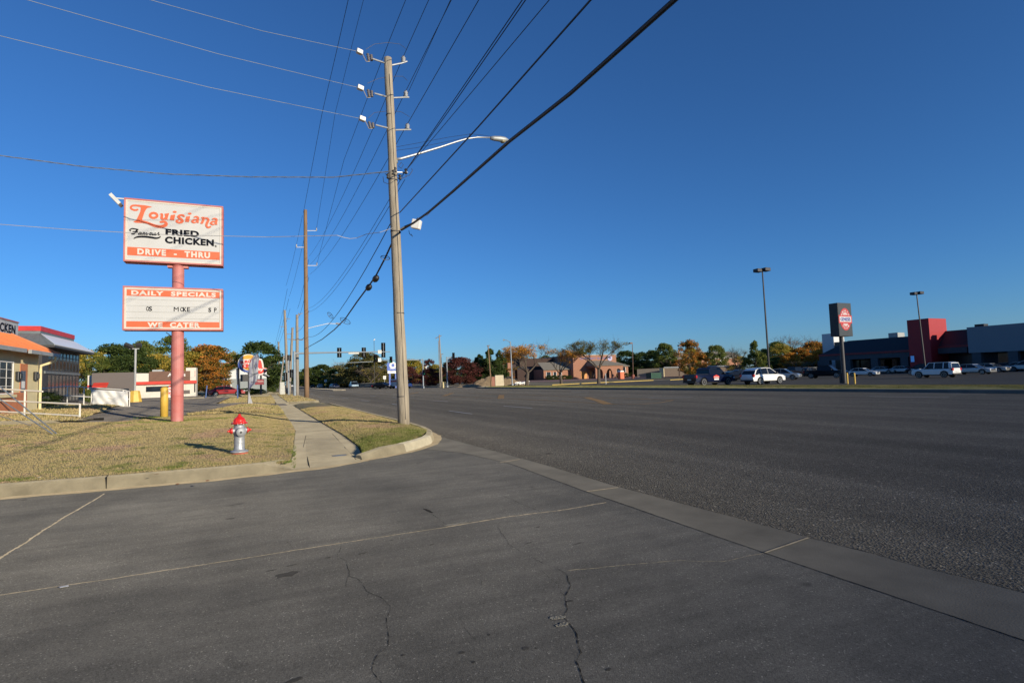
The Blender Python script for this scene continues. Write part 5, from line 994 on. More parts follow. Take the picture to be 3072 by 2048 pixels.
# ================================================================== TREES
LM = dict(
 dark=leafmat('leaves_dark_green', [(0.025, 0.046, 0.011), (0.052, 0.083, 0.018), (0.086, 0.115, 0.025)], .25),
 mid=leafmat('leaves_mid_green', [(0.063, 0.105, 0.020), (0.126, 0.168, 0.035), (0.210, 0.210, 0.042)]),
 yel=leafmat('leaves_yellow_green', [(0.150, 0.180, 0.030), (0.390, 0.315, 0.053), (0.600, 0.405, 0.068)]),
 org=leafmat('leaves_orange', [(0.10, 0.13, 0.03), (0.195, 0.150, 0.030), (0.450, 0.195, 0.033), (0.630, 0.240, 0.038)]),
 red=leafmat('leaves_dark_red', [(0.06, 0.035, 0.022), (0.125, 0.030, 0.026), (0.18, 0.06, 0.045)]),
 oli=leafmat('leaves_olive', [(0.085, 0.088, 0.028), (0.16, 0.15, 0.045), (0.23, 0.19, 0.06)]),
 gold=leafmat('leaves_golden', [(0.405, 0.230, 0.027), (0.621, 0.324, 0.041), (0.702, 0.270, 0.041)]))
m_bark = mat('bark', (0.10, 0.078, 0.058), 0.9, var=0.3, vs=5, bump=0.5, bs=20, stretch=(3, 3, .5))
def limbs(seed, h, w, bare=0, trunk=.28):
    rr = random.Random(seed); b = MB(); tips = []
    def grow(p, d, L, r_, lv):
        pts = [p]; q = p.copy(); dd = d.copy(); k = 4
        for i in range(k):
            dd = (dd+Vector((rr.uniform(-.2, .2), rr.uniform(-.2, .2), rr.uniform(-.05, .15)))).normalized(); q = q+dd*L/k; pts.append(q.copy())
        b.tube(pts, [r_*(1-.55*i/k) for i in range(k+1)], 6 if lv < 2 else 4 if lv < 3 else 3, False); tips.append((q.copy(), lv))
        if lv < (5 if bare else 3):
            for j in range(rr.choice((3, 3, 4)) if lv < 4 else 3):
                a = rr.uniform(0, 6.28); s_ = rr.uniform(.45, .95); nd = (dd+Vector((math.cos(a), math.sin(a), rr.uniform(-.1, .4)))*s_).normalized(); o = pts[rr.randint(2, k)]
                grow(o.copy(), nd, L*rr.uniform(.6, .82), max(r_*.5, .012), lv+1)
    tr = h*trunk; base = Vector((0, 0, -.2)); tt = Vector((rr.uniform(-.2, .2), rr.uniform(-.2, .2), tr)); r0 = h*.022+.04
    b.tube([base, (base+tt)*.5+Vector((rr.uniform(-.1, .1), 0, 0)), tt], [r0*1.35, r0*1.05, r0*.95], 8)
    for j in range(4):
        a = j*1.57+rr.uniform(-.5, .5); grow(tt.copy(), Vector((math.cos(a)*w/h*.9, math.sin(a)*w/h*.9, .9)).normalized(), h*.27, r0*.6, 1)
    return b, tips
def leaves(seed, cen, nleaf, size, name='crown'):
    g = np.random.default_rng(seed); n = len(cen)
    idx = g.integers(0, n, nleaf); C = np.array([c[0] for c in cen]); R_ = np.array([c[1] for c in cen]); fl = np.array([c[2] for c in cen])
    d = g.normal(size=(nleaf, 3)); d /= np.linalg.norm(d, axis=1)[:, None]; rad = g.random(nleaf)**.45
    P = C[idx]+d*(R_[idx]*rad)[:, None]*np.stack([np.ones(nleaf), np.ones(nleaf), fl[idx]], 1)
    u = g.normal(size=(nleaf, 3)); u /= np.linalg.norm(u, axis=1)[:, None]; v = np.cross(u, g.normal(size=(nleaf, 3))); v /= np.linalg.norm(v, axis=1)[:, None]
    s_ = (size*g.uniform(.6, 1.35, nleaf))[:, None]; A = P-u*s_; B = P+v*s_*.6; Cc = P+u*s_; D = P-v*s_*.6
    V = np.stack([A, B, Cc, D], 1).reshape(-1, 3); m = nleaf; me = bpy.data.meshes.new(name); me.vertices.add(4*m); me.vertices.foreach_set('co', V.ravel())
    me.loops.add(4*m); me.loops.foreach_set('vertex_index', np.arange(4*m, dtype=np.int32)); me.polygons.add(m); me.polygons.foreach_set('loop_start', np.arange(0, 4*m, 4, dtype=np.int32)); me.update(calc_edges=True)
    me.materials.append(None); return me
def crown_full(seed, h, w, n=13000, base=.10, dense=1.5, size=.17):
    rr = random.Random(seed); cen = []
    for i in range(int(60*dense)):
        a = rr.uniform(0, 6.28); t = rr.uniform(0, 1); z = base*h+(h*(1-base))*t; prof = math.sin(math.pi*min(1, (t*.88+.14)))**.65; rad = w/2*prof*rr.uniform(.3, 1.0)**.7
        c = rr.uniform(.7, 1.5)*w*.115; cen.append((np.array((rad*math.cos(a), rad*math.sin(a), min(z, h-c*.6))), c, rr.uniform(.55, .9)))
    return leaves(seed, cen, n, size)
VAR = {}
def variant(kind):      # (trunk mesh, crown mesh) for a tree 10 m high, 8 m wide
    if kind in VAR: return VAR[kind]
    base, seed = kind.split('#'); seed = int(seed); bare = 0
    if base == 'full': lb_, tips = limbs(seed, 8, 6); cr = crown_full(seed, 10, 8)
    elif base == 'airy': lb_, tips = limbs(seed, 9, 7); cr = crown_full(seed, 10, 8, 7500, .12, .8, .16)
    elif base == 'bush': lb_, tips = limbs(seed, 7, 6, 0, .12); cr = crown_full(seed, 10, 9, 15000, .04, 1.9, .17)
    elif base == 'cone':
        lb_, tips = limbs(seed, 8, 5); rr = random.Random(seed); cen = []
        for i in range(70):
            t = rr.random()**1.2; a = rr.uniform(0, 6.28); rad = 4.6*(1-t)**.7*rr.uniform(.3, 1)*(.6+.4*min(1, t*6)); cen.append((np.array((rad*math.cos(a), rad*math.sin(a), .8+9*t)), .95*(1-.5*t)*rr.uniform(.7, 1.2), 1.2))
        cr = leaves(seed, cen, 12000, .16)
    else:               # bare crown of twigs, leaves only low down (thin) or hardly any
        lb_, tips = limbs(seed, 11.0, 9.5, 1, .24); zmx = max(v[2] for v in lb_.v); k = 10/zmx; lb_.v = [(a*k, b_*k, c*k) for a, b_, c in lb_.v]
        q = sorted([t[0]*k for t in tips if t[1] >= 2], key=lambda t: t.z); q = q[:max(12, int(len(q)*(.82 if base == 'thin' else .4)))]; rr = random.Random(seed); rr.shuffle(q); cen = [(np.array(t), rr.uniform(.5, 1.25), .7) for t in q[:60 if base == 'thin' else 12]]
        cr = leaves(seed, cen, 5200 if base == 'thin' else 700, .10)
    o = lb_.build('trunk', m_bark); tm = o.data; bpy.data.objects.remove(o); VAR[kind] = (tm, cr); return VAR[kind]
NM = {'full': 'tree', 'airy': 'tree', 'bush': 'shrub', 'cone': 'evergreen_tree', 'thin': 'tree', 'bare': 'bare_tree'}
def tree(px, top, wpx, D, kind, mt, label, group=None, z=None, cat='tree', base=None):
    g0 = atD(px, 1132-(px-1536)*.0316, D); zz_ = z if z is not None else (H(g0.x, g0.y) if g0.x < 1 or g0.x > 5 else 0.12)
    t_ = atD(px, top, D); h_ = (t_.z-zz_)*1.06; w_ = wpx*D/F*1.22
    o = empty(NM[kind.split('#')[0]] if not base else base, label, cat, (g0.x, g0.y, zz_), random.uniform(0, 6.28), group); tm, cm = variant(kind); sx = w_/8.0; sz = h_/10.0
    for nm, me, m in (('trunk', tm, m_bark), ('crown', cm, LM[mt])):
        c = bpy.data.objects.new(nm, me); COL.objects.link(c); c.parent = o; c.scale = (sx, sx, sz)
        if nm == 'crown': c.material_slots[0].link = 'OBJECT'; c.material_slots[0].material = m
    return o
GL, GM, GR = 'trees behind the left car park', 'trees along the far end of the road', 'trees behind the right car park'
T = [
 (268, 1056, 95, 112, 'airy#1', 'yel', 'golden yellow tree beside the glass building corner', GL), (345, 1040, 125, 125, 'full#1', 'dark', 'large dark green tree behind the grey sided restaurant', GL),
 (405, 1048, 90, 122, 'full#2', 'dark', 'dark green tree directly behind the parking lot lamp heads', GL), (430, 1031, 85, 128, 'full#3', 'mid', 'green tree with yellowing top just right of the lot lamp', GL),
 (508, 1018, 120, 135, 'airy#2', 'mid', 'tallest green tree rising behind the pink sign pole', GL), (478, 1068, 100, 112, 'full#4', 'yel', 'low yellow-green tree left of the pink sign pole', GL), (565, 1062, 120, 118, 'full#1', 'yel', 'yellow-green tree right of the pink sign pole', GL),
 (625, 1044, 150, 122, 'full#2', 'org', 'wide orange-tinted tree behind the restaurant pylon', GL), (628, 1078, 96, 96, 'full#3', 'org', 'rusty orange tree overhanging the red parked car', GL), (700, 1060, 60, 132, 'airy#1', 'yel', 'yellow-brown tree behind the white house roof', GL),
 (775, 1033, 122, 106, 'full#4', 'dark', 'big dark green tree behind the burger and hat signs', GL), (300, 1075, 70, 105, 'airy#2', 'mid', 'green tree between the glass building and grey siding', GL),
 (905, 1117, 50, 330, 'full#2', 'dark', 'small distant dark tree just right of the signal poles', GM), (932, 1106, 70, 240, 'full#1', 'mid', 'distant green tree right of the brown pole', GM),
 (962, 1097, 75, 220, 'full#3', 'dark', 'distant dark round tree with rusty tinge beyond the median', GM), (1010, 1098, 60, 215, 'airy#1', 'oli', 'pale olive tree beyond the median sign', GM), (1040, 1078, 90, 210, 'bare#1', 'oli', 'tall leafless tree behind the olive trees', GM),
 (1088, 1062, 110, 175, 'airy#2', 'oli', 'tall olive-brown thinning tree under the traffic signal arm', GM), (1135, 1080, 80, 165, 'airy#1', 'oli', 'olive tree with several stems left of the blue sign', GM), (1112, 1098, 70, 160, 'bare#2', 'yel', 'small bare-topped tree by the white fence', GM), (1165, 1100, 60, 190, 'airy#2', 'oli', 'low olive tree behind the blue sign', GM),
 (1238, 1082, 70, 190, 'full#2', 'yel', 'green-gold tree just right of the near wooden pole', GM), (1228, 1103, 50, 150, 'full#4', 'red', 'dark red tree close to the white angled house', GM), (1288, 1080, 40, 210, 'airy#1', 'red', 'pinkish red tree top behind the white angled house', GM), (1305, 1096, 40, 190, 'full#1', 'yel', 'yellow-green tree right of the white angled house', GM),
 (1290, 1108, 56, 140, 'bush#1', 'red', 'dark red shrub-like tree left of the twin tall poles', GM), (1345, 1090, 60, 200, 'full#3', 'dark', 'dark green tree behind the right traffic signal', GM), (1380, 1076, 86, 135, 'bush#2', 'red', 'large rounded purple-red tree behind the construction plot', GM),
 (1440, 1068, 70, 150, 'cone#1', 'dark', 'left dark evergreen behind the dirt piles', GM), (1472, 1052, 80, 145, 'cone#2', 'dark', 'middle and tallest dark evergreen behind the dirt piles', GM), (1500, 1056, 60, 150, 'cone#1', 'dark', 'right dark evergreen left of the silver street lamp', GM), (1545, 1062, 80, 215, 'full#2', 'org', 'orange-green tree behind the left end of the brick building', GM),
 (1740, 1057, 70, 260, 'full#1', 'mid', 'green tree top above the middle of the brick building', GR), (1640, 1070, 50, 255, 'full#3', 'mid', 'small green tree top above the brick roof', GR),
 (1878, 1056, 70, 235, 'full#4', 'dark', 'dark green tree right of the brick building', GR), (1925, 1060, 60, 225, 'full#1', 'dark', 'dark green tree between two brown lot lamps', GR), (1960, 1055, 60, 215, 'full#2', 'dark', 'bushy dark tree left of the second brick building', GR), (1998, 1034, 62, 205, 'full#3', 'mid', 'tall green tree left of the thin brown lamp', GR),
 (2070, 1024, 72, 150, 'airy#1', 'org', 'tall orange-brown tree before the second brick building', GR), (2108, 1066, 48, 150, 'airy#2', 'org', 'lower orange tree right of the tall orange-brown one', GR), (2150, 1040, 60, 230, 'full#4', 'mid', 'distant green tree over the second brick roof', GR), (2045, 1080, 60, 200, 'full#1', 'org', 'small rust tree by the long low wall', GR),
 (2212, 1034, 62, 150, 'bare#1', 'oli', 'mostly bare tree in front of the round window gable', GR), (2216, 1072, 48, 152, 'airy#2', 'yel', 'yellow-green tree under the bare one by the gable', GR), (2268, 1028, 72, 140, 'cone#2', 'mid', 'bright green pointed maple left of the tall lot lamp', GR),
 (2335, 1030, 66, 165, 'full#2', 'mid', 'green tree just right of the tall lot lamp', GR), (2350, 1068, 80, 150, 'full#3', 'org', 'orange-green tree behind the silver crossover', GR), (2390, 1006, 90, 165, 'bare#2', 'org', 'tall bare-topped tree right of the tall lot lamp', GR), (2405, 1045, 80, 150, 'airy#1', 'org', 'orange tree beneath the tall bare-topped one', GR), (2445, 1030, 80, 160, 'full#4', 'org', 'orange tree against the left end of the black roofed store', GR), (2480, 1034, 50, 175, 'airy#2', 'gold', 'golden tree touching the black roofed store', GR), (2390, 1082, 60, 135, 'bare#3', 'oli', 'small leafless grey tree beside the store end', GR), (2452, 1075, 50, 138, 'bare#1', 'oli', 'small leafless tree left of the black pickup', GR)]
T += [(228, 1066, 60, 140, 'full#2', 'yel', 'golden tree hidden mostly by the glass building roof', GL), (375, 1072, 110, 108, 'full#4', 'dark', 'low dark green tree right above the grey siding', GL), (540, 1082, 110, 106, 'full#1', 'yel', 'low golden-green tree over the Arbys roof behind the pink pole', GL),
 (590, 1058, 90, 130, 'airy#2', 'org', 'orange-green tree above the restaurant roof, right of the pink pole', GL), (455, 1075, 80, 110, 'full#3', 'dark', 'dark tree between the lamp post and the pink pole', GL), (810, 1075, 50, 120, 'bush#1', 'dark', 'dark green foliage at the sidewalk side of the big tree', GL),
 (890, 1128, 50, 420, 'full#3', 'dark', 'far dark tree at the end of the road', GM), (978, 1122, 90, 225, 'bush#1', 'dark', 'low dark shrubby tree beyond the median, left part', GM), (1055, 1112, 90, 185, 'bush#2', 'oli', 'low olive shrubby tree under the leafless one', GM), (1150, 1112, 70, 200, 'bush#1', 'dark', 'dark low foliage left of the blue sign', GM), (1195, 1116, 60, 200, 'bush#2', 'oli', 'dark low foliage behind the legs of the blue sign', GM),
 (1330, 1106, 60, 190, 'bush#1', 'dark', 'dark low tree behind the red shrub-like tree', GM), (1410, 1090, 60, 170, 'full#4', 'dark', 'dark tree between the purple tree and the evergreens', GM), (1456, 1080, 80, 150, 'bush#2', 'dark', 'dense dark lower foliage of the evergreen clump', GM), (1520, 1085, 60, 180, 'full#1', 'org', 'rust-green tree behind the silver street lamp', GM),
 (1905, 1085, 90, 215, 'bush#1', 'dark', 'low dark tree mass right of the brick building', GR), (1975, 1088, 90, 210, 'bush#2', 'dark', 'low dark tree mass behind the long low wall', GR), (2310, 1075, 90, 150, 'bush#1', 'mid', 'low green foliage right of the pointed maple', GR), (2365, 1042, 60, 175, 'full#1', 'yel', 'yellow-green tree left of the tall bare-topped one', GR), (2425, 1062, 90, 150, 'bush#2', 'org', 'low orange foliage left of the store', GR), (1860, 1082, 50, 230, 'bush#2', 'mid', 'low green foliage by the right roof slope of the brick building', GR)]
T += [(2340, 1036, 70, 158, 'airy#2', 'yel', 'yellow-green airy tree left of the bare-topped one', GR), (2460, 1052, 70, 142, 'full#1', 'gold', 'golden tree against the corner of the black roofed store', GR), (2432, 1040, 60, 168, 'airy#1', 'gold', 'bright golden tree between orange trees left of the store', GR), (2075, 1046, 50, 158, 'full#3', 'yel', 'yellow-green tree behind the tall orange-brown one', GR), (2375, 1062, 60, 140, 'full#2', 'gold', 'golden low tree above the dark pickup roof', GR), (2300, 1050, 50, 170, 'full#4', 'mid', 'green tree directly behind the tall lot lamp pole', GR),
 (1070, 1085, 90, 190, 'full#3', 'oli', 'olive-green round tree between the two hanging signal heads', GM), (1010, 1108, 80, 200, 'full#1', 'mid', 'mid green tree left of the small bare-topped tree', GM), (1120, 1072, 80, 182, 'full#2', 'oli', 'olive-green tree below the second hanging signal head', GM)]
for a in T: tree(*a[:7], group=a[7])
tree(1580, 1018, 125, 104, 'thin#1', 'gold', 'half bare tree with golden lower leaves right of the silver street lamp'); tree(1683, 1044, 85, 107, 'thin#2', 'gold', 'small half bare tree with pale wrapped trunk before the brick building'); tree(1795, 1014, 96, 102, 'thin#3', 'oli', 'nearly leafless tree in front of the brick arches')
# shrubs
sh = [(130, 1178, 78, 34.5, 'bush#1', 'dark', 'dark rounded shrub behind the near railing by the restaurant'), (440, 1172, 48, 88, 'bush#2', 'oli', 'reddish brown shrub near the yellow lamp base'), (740, 1165, 60, 84, 'bush#1', 'mid', 'green hedge shrub behind the feather flag'), (775, 1168, 40, 84, 'bush#2', 'mid', 'green shrub under the red hat sign'), (265, 1170, 18, 60, 'bush#2', 'mid', 'small shrub seen through the far railing')]
for a in sh: tree(*a, cat='shrub', group='shrubs')
# ================================================================== VEHICLES
def paint(name, c, metal=0.0): return mat('paint_'+name, c, 0.32 if sum(c) > .3 else .15, metal, var=0.03, vs=1, coat=.6 if sum(c) > .3 else .0, spec=.5 if sum(c) > .3 else .3)
m_tyre = mat('tyre', (.02, .02, .02), .85); m_rim = mat('rim_alloy', (.45, .46, .48), .3, .8); m_hl = mat('headlight_glass', (.55, .57, .60), .1, spec=1); m_tl = mat('tail_light_red', (.42, .01, .012), .2); m_cg = mat('car_glass', (.008, .010, .013), .08, spec=.35, var=.1); m_blkp = mat('black_plastic', (.02, .02, .022), .6); m_chrome = mat('chrome', (.6, .6, .6), .2, .9); m_plate = mat('number_plate', (.5, .52, .5), .5)
CK = dict(
 sedan=dict(L=4.8, W=1.82, H=1.45, prof=[(-2.38, .35), (-2.40, .70), (-2.32, .93), (-1.75, .98), (1.0, .93), (1.9, .84), (2.3, .70), (2.4, .52), (2.38, .3)], cab=[(-1.95, .96), (-1.25, 1.38), (-.6, 1.45), (.25, 1.43), (1.15, .92)], wx=(-1.42, 1.45), wr=.33, pil=[-.35]),
 suv=dict(L=4.7, W=1.88, H=1.75, prof=[(-2.3, .42), (-2.36, .72), (-2.3, 1.08), (-1.6, 1.1), (1.05, 1.06), (1.95, .96), (2.28, .82), (2.36, .55), (2.32, .36)], cab=[(-2.22, 1.08), (-1.85, 1.52), (-1.35, 1.68), (-.4, 1.75), (.25, 1.70), (1.25, 1.04)], wx=(-1.38, 1.42), wr=.37, pil=[-1.15, -.2]),
 boxsuv=dict(L=4.45, W=1.84, H=1.78, prof=[(-2.2, .48), (-2.22, .8), (-2.2, 1.1), (1.0, 1.08), (2.1, 1.02), (2.2, .85), (2.22, .5)], cab=[(-2.18, 1.09), (-2.02, 1.70), (-1.7, 1.78), (.25, 1.76), (.8, 1.08)], wx=(-1.32, 1.38), wr=.37, pil=[-1.25, -.3]),
 hatch=dict(L=4.4, W=1.8, H=1.5, prof=[(-2.15, .38), (-2.2, .7), (-2.12, .98), (-1.4, 1.0), (1.0, .95), (1.8, .84), (2.15, .68), (2.2, .35)], cab=[(-2.08, .98), (-1.65, 1.38), (-.9, 1.5), (.2, 1.47), (1.15, .93)], wx=(-1.32, 1.35), wr=.32, pil=[-.5]),
 pickup=dict(L=5.8, W=2.0, H=1.93, prof=[(-2.88, .55), (-2.9, .85), (-2.88, 1.22), (-.85, 1.22), (-.85, 1.18), (1.3, 1.18), (2.55, 1.12), (2.85, .95), (2.9, .6), (2.85, .45)], cab=[(-.95, 1.2), (-.85, 1.75), (-.6, 1.9), (.75, 1.9), (1.5, 1.16)], wx=(-1.78, 1.78), wr=.42, pil=[.1]))
PROTO = {}
def carproto(kind):
    k = CK[kind]; L, W = k['L'], k['W']; o = empty('car', 'x', 'car'); P_ = []
    low = .26 if kind in ('sedan', 'hatch') else .36; pts = list(k['prof'])
    bot = []
    x1, x0 = pts[-1][0], pts[0][0]; bot.append((x1-.08, low))
    for wx in sorted(k['wx'], reverse=True):
        r_ = k['wr']+.07
        for i in range(9): a = math.pi*i/8; bot.append((wx+r_*math.cos(a), max(low, k['wr']+r_*math.sin(a))))
    bot.append((x0+.08, low)); outl = pts+bot
    def sc_(x): t = abs(x)/(L/2); return W/2*(1-.10*max(0, t-.72)/.28)
    b = MB(); n = len(outl); vs = [(x, -sc_(x)*(1 if z < .9*k['prof'][3][1] else .97), z) for x, z in outl]+[(x, sc_(x)*(1 if z < .9*k['prof'][3][1] else .97), z) for x, z in outl]
    b.add(vs, [tuple(range(n)), tuple(range(n, 2*n))[::-1]]+[(i, (i+1) % n, n+(i+1) % n, n+i) for i in range(n)]); body = b.build('body', m_white, o, bevel=.05)
    b = MB(); b.box(x0+.3, x1-.3, -W/2+.25, W/2-.25, low-.05, .75); b.build('underbody', m_blkp, o)
    cab = k['cab']; zb_, zt = cab[0][1], max(c[1] for c in cab); n = len(cab)
    def cw(z): return W/2*(.95-.17*(z-zb_)/(zt-zb_))
    full = [(cab[0][0], zb_-.05)]+cab[1:-1]+[(cab[-1][0], zb_-.05)]; n = len(full); b = MB(); vs = [(x, -cw(z), z) for x, z in full]+[(x, cw(z), z) for x, z in full]
    b.add(vs, [tuple(range(n)), tuple(range(n, 2*n))[::-1]]+[(i, (i+1) % n, n+(i+1) % n, n+i) for i in range(n)]); b.build('windows', m_cg, o, bevel=.03)
    top = cab[1:-1]; b = MB()      # roof skin
    r_ = [(top[0][0]-.04, top[0][1]+.0)]+[(x, z+.012) for x, z in top]+[(top[-1][0]+.10, top[-1][1]-.05)]
    vs = [(x, s_*(cw(z)+.01), z+.012) for s_ in (-1, 1) for x, z in r_]+[(x, s_*(cw(z)+.01), z-.05) for s_ in (-1, 1) for x, z in r_]; m = len(r_)
    fs = [(i, i+1, m+i+1, m+i) for i in range(m-1)]+[(i, 2*m+i, 2*m+i+1, i+1) for i in range(m-1)]+[(m+i, m+i+1, 3*m+i+1, 3*m+i) for i in range(m-1)]+[(0, m, 3*m, 2*m), (m-1, 3*m-1, 4*m-1, 2*m-1)[::1] if False else (m-1, 2*m-1, 4*m-1, 3*m-1)]
    b.add(vs, fs); b.build('roof', m_white, o)
    b = MB(); z0_ = zb_
    def strip(xa_, za__, xb_, zb__, wd=.09):
        for s_ in (-1, 1):
            ya_, yb__ = s_*(cw(za__)+.012), s_*(cw(zb__)+.012); b.add([(xa_-wd/2, ya_, za__), (xa_+wd/2, ya_, za__), (xb_+wd/2, yb__, zb__), (xb_-wd/2, yb__, zb__)]+[(xa_-wd/2, ya_-s_*.04, za__), (xa_+wd/2, ya_-s_*.04, za__), (xb_+wd/2, yb__-s_*.04, zb__), (xb_-wd/2, yb__-s_*.04, zb__)], [(0, 1, 2, 3), (0, 4, 5, 1), (1, 5, 6, 2), (2, 6, 7, 3), (3, 7, 4, 0)])
    strip(cab[-1][0]-.02, z0_-.02, cab[-2][0], cab[-2][1], .08); strip(cab[0][0]+.1, z0_, cab[1][0]+.05, cab[1][1], .14 if kind != 'pickup' else .10)
    if kind in ('boxsuv',): strip(cab[1][0]+.12, z0_, cab[1][0]+.2, cab[1][1], .12)
    for p in k['pil']: strip(p, z0_, p-.02, zt-.02, .09 if kind == 'boxsuv' else .03)
    b.build('pillars', m_white, o)
    for wx in k['wx']:
        for s_ in (-1, 1):
            ty = MB().lathe([(k['wr']*.6, s_*(W/2-.22)), (k['wr'], s_*(W/2-.21)), (k['wr'], s_*(W/2-.02)), (k['wr']*.92, s_*(W/2+.005)), (k['wr']*.66, s_*(W/2))], 16, (wx, 0, k['wr']), 'y').build('wheel', m_tyre, o)
            b = MB(); b.lathe([(k['wr']*.16, s_*(W/2-.02)), (k['wr']*.15, s_*(W/2+.01)), (.01, s_*(W/2+.012))], 10, (wx, 0, k['wr']), 'y'); b.lathe([(k['wr']*.68, s_*(W/2-.04)), (k['wr']*.68, s_*(W/2+.004)), (k['wr']*.6, s_*(W/2+.004)), (k['wr']*.6, s_*(W/2-.04))], 16, (wx, 0, k['wr']), 'y')
            for i in range(6):
                a = i*math.pi/3; c_, n_ = math.cos(a), math.sin(a); R_ = k['wr']*.64; q = .03
                b.add([(wx+u*c_*R_-v*n_*q, s_*(W/2-d_), k['wr']+u*n_*R_+v*c_*q) for d_ in (.0, .03) for u, v in ((.1, -1), (1, -1), (1, 1), (.1, 1))], [(0, 1, 2, 3), (7, 6, 5, 4), (0, 4, 5, 1), (2, 6, 7, 3)])
            b.build('rim', m_rim, ty)
    fz_h = k['prof'][-2][1]+.12; xf = x1
    for s_ in (-1, 1):
        y = s_*(W/2*.78); b = MB(); b.box(xf-.22, xf+.0, y-.2, y+.16 if s_ > 0 else y+.2, fz_h, fz_h+.13) if s_ > 0 else b.box(xf-.22, xf+.0, y-.16, y+.2, fz_h, fz_h+.13); b.build('headlight', m_hl, o, bevel=.03)
        zt_ = k['prof'][2][1]-.28 if kind != 'pickup' else .86; b = MB(); yy = s_*(W/2*.86)
        b.box(x0-.04, x0+.14, min(yy-.14, yy+.13), max(yy-.14, yy+.13), zt_, zt_+(.17 if kind in ('sedan', 'hatch') else .28)); b.build('tail_light', m_tl, o, bevel=.02)
        b = MB(); mx_ = cab[-1][0]-.35; b.box(mx_-.08, mx_+.08, s_*(W/2*.97) if s_ > 0 else s_*(W/2*.97)-.2, s_*(W/2*.97)+.2 if s_ > 0 else s_*(W/2*.97), zb_+.02, zb_+.17); b.build('wing_mirror', m_blkp, o, bevel=.03)
    b = MB(); b.box(xf-.06, xf+.025, -W*.3, W*.3, fz_h-.16, fz_h+.06); b.build('grille', m_blkp, o); b = MB(); b.box(x0-.045, x0, -.26, .26, .62, .75); b.build('number_plate', m_plate, o)
    b = MB(); b.box(x0-.05, x0+.1, -W/2*.9, W/2*.9, low, low+.16); b.box(xf-.1, xf+.03, -W/2*.88, W/2*.88, low, low+.12); b.build('bumper_trim', m_blkp, o)
    if kind in ('boxsuv', 'suv'):
        b = MB(); [b.tube([(top[0][0]+.2, s_*W*.36, zt+.05), (top[-1][0]-.1, s_*W*.36, zt+.05)], .02, 5) for s_ in (-1, 1)]; b.build('roof_rail', m_blkp, o)
    if kind == 'pickup':
        b = MB(); b.box(-2.78, -.98, -W/2*.82, W/2*.82, 1.19, 1.235); b.build('cargo_bed', m_blkp, o)
    return o
def car(kind, px, py, D, head, pm, label, cat='car', group='cars in the right car park', z=None, sc=1.0, name=None):
    if kind not in PROTO: PROTO[kind] = carproto(kind)
    src = PROTO[kind]; g0 = atD(px, py, D); zz_ = (H(g0.x, g0.y)) if z is None else z
    o = copy_tree(src, label, group, (g0.x, g0.y, zz_), head, (sc, sc, sc)); o['category'] = cat; o.name = name or ('pickup_truck' if kind == 'pickup' else 'parked_car' if 'park' in group else 'car')
    for ch in o.children:
        if ch.name.split('.')[0] in ('body', 'roof', 'pillars'): ch.material_slots[0].link = 'OBJECT'; ch.material_slots[0].material = pm
    return o
pw, pnavy, psil, pblk, pred, pgry, pbur, pblue, pslb = paint('white', (.74, .74, .72)), paint('navy', (.006, .010, .032)), paint('silver', (.40, .42, .43), .5), paint('black', (.007, .007, .009)), paint('red', (.30, .012, .012)), paint('grey', (.10, .105, .11), .3), paint('burgundy', (.10, .01, .012)), paint('blue', (.02, .04, .14)), paint('slate_blue', (.14, .20, .25), .4)
E_, N_, S_, W_ = 0.0, math.pi/2, -math.pi/2, math.pi
pk = car('pickup', 2128, 1150, 62, E_+.05, pnavy, 'navy pickup truck with a red and white door logo, beside the white crossover', 'pickup truck', sc=1.05)
b = MB(); b.plate([(-.42, .80), (.42, .80), (.42, 1.0), (0, 1.14), (-.42, 1.0)], -1.015, -1.005); b.build('door_logo', m_bred, pk)
text('door_lettering', 'ROOFING', m_white, pk, (-.34, .34, .84, .94), -1.02, bold=.03); bpart(pk, 'door_label', m_white, (-.34, .34, -1.018, -1.004, .60, .76)); pk['label'] = 'navy pickup truck with a red and white door logo, beside the white crossover'
car('suv', 2290, 1150, 60.5, E_-.02, pw, 'bright white crossover with dark glass parked beside the navy pickup', sc=1.03)
car('sedan', 2198, 1140, 85, E_, pblk, 'black car between the navy pickup and the white crossover'); car('suv', 2225, 1128, 112, E_, pblk, 'dark vehicle farther back above the gap left of the white crossover'); car('sedan', 2185, 1125, 104, N_, pgry, 'grey car roof just above the navy pickup bonnet')
car('suv', 2352, 1138, 80, S_+.45, psil, 'silver crossover facing right just right of the white crossover', sc=.94); car('pickup', 2384, 1130, 104, E_, pblk, 'dark pickup far behind the silver crossover', 'pickup truck'); car('suv', 2420, 1124, 112, W_, pgry, 'dark grey car with red tail lamp left of the black pickup')
car('pickup', 2478, 1136, 84, S_+.3, pblk, 'long black pickup partly behind the health club sign post', 'pickup truck'); car('sedan', 2590, 1134, 90, S_+.2, pw, 'low white coupe with black details right of the sign post', sc=.92)
car('sedan', 2652, 1119, 114, S_, psil, 'left of two silver sedans under the store canopy'); car('sedan', 2712, 1119, 111, S_, psil, 'right of two silver sedans under the store canopy')
car('boxsuv', 2808, 1130, 65, N_, pw, 'boxy white off-roader showing its sunlit rear'); car('suv', 2768, 1104, 88, N_, pblk, 'black roof showing above the boxy white off-roader bonnet')
car('sedan', 2920, 1124, 77, S_, psil, 'silver sedan directly right of the boxy white off-roader'); car('sedan', 2972, 1117, 88, S_, psil, 'second silver sedan, behind and right of the first'); car('hatch', 3008, 1112, 98, N_+.4, pgry, 'dark hatchback showing a red tail lamp near the right edge'); car('hatch', 3046, 1112, 96, N_+.4, psil, 'silver hatchback showing its rear by the right edge'); car('suv', 3080, 1110, 88, N_+.2, psil, 'silver crossover cut by the right edge of the photo')
car('suv', 2440, 1122, 118, E_, psil, 'pale car far back behind the black pickup bed')
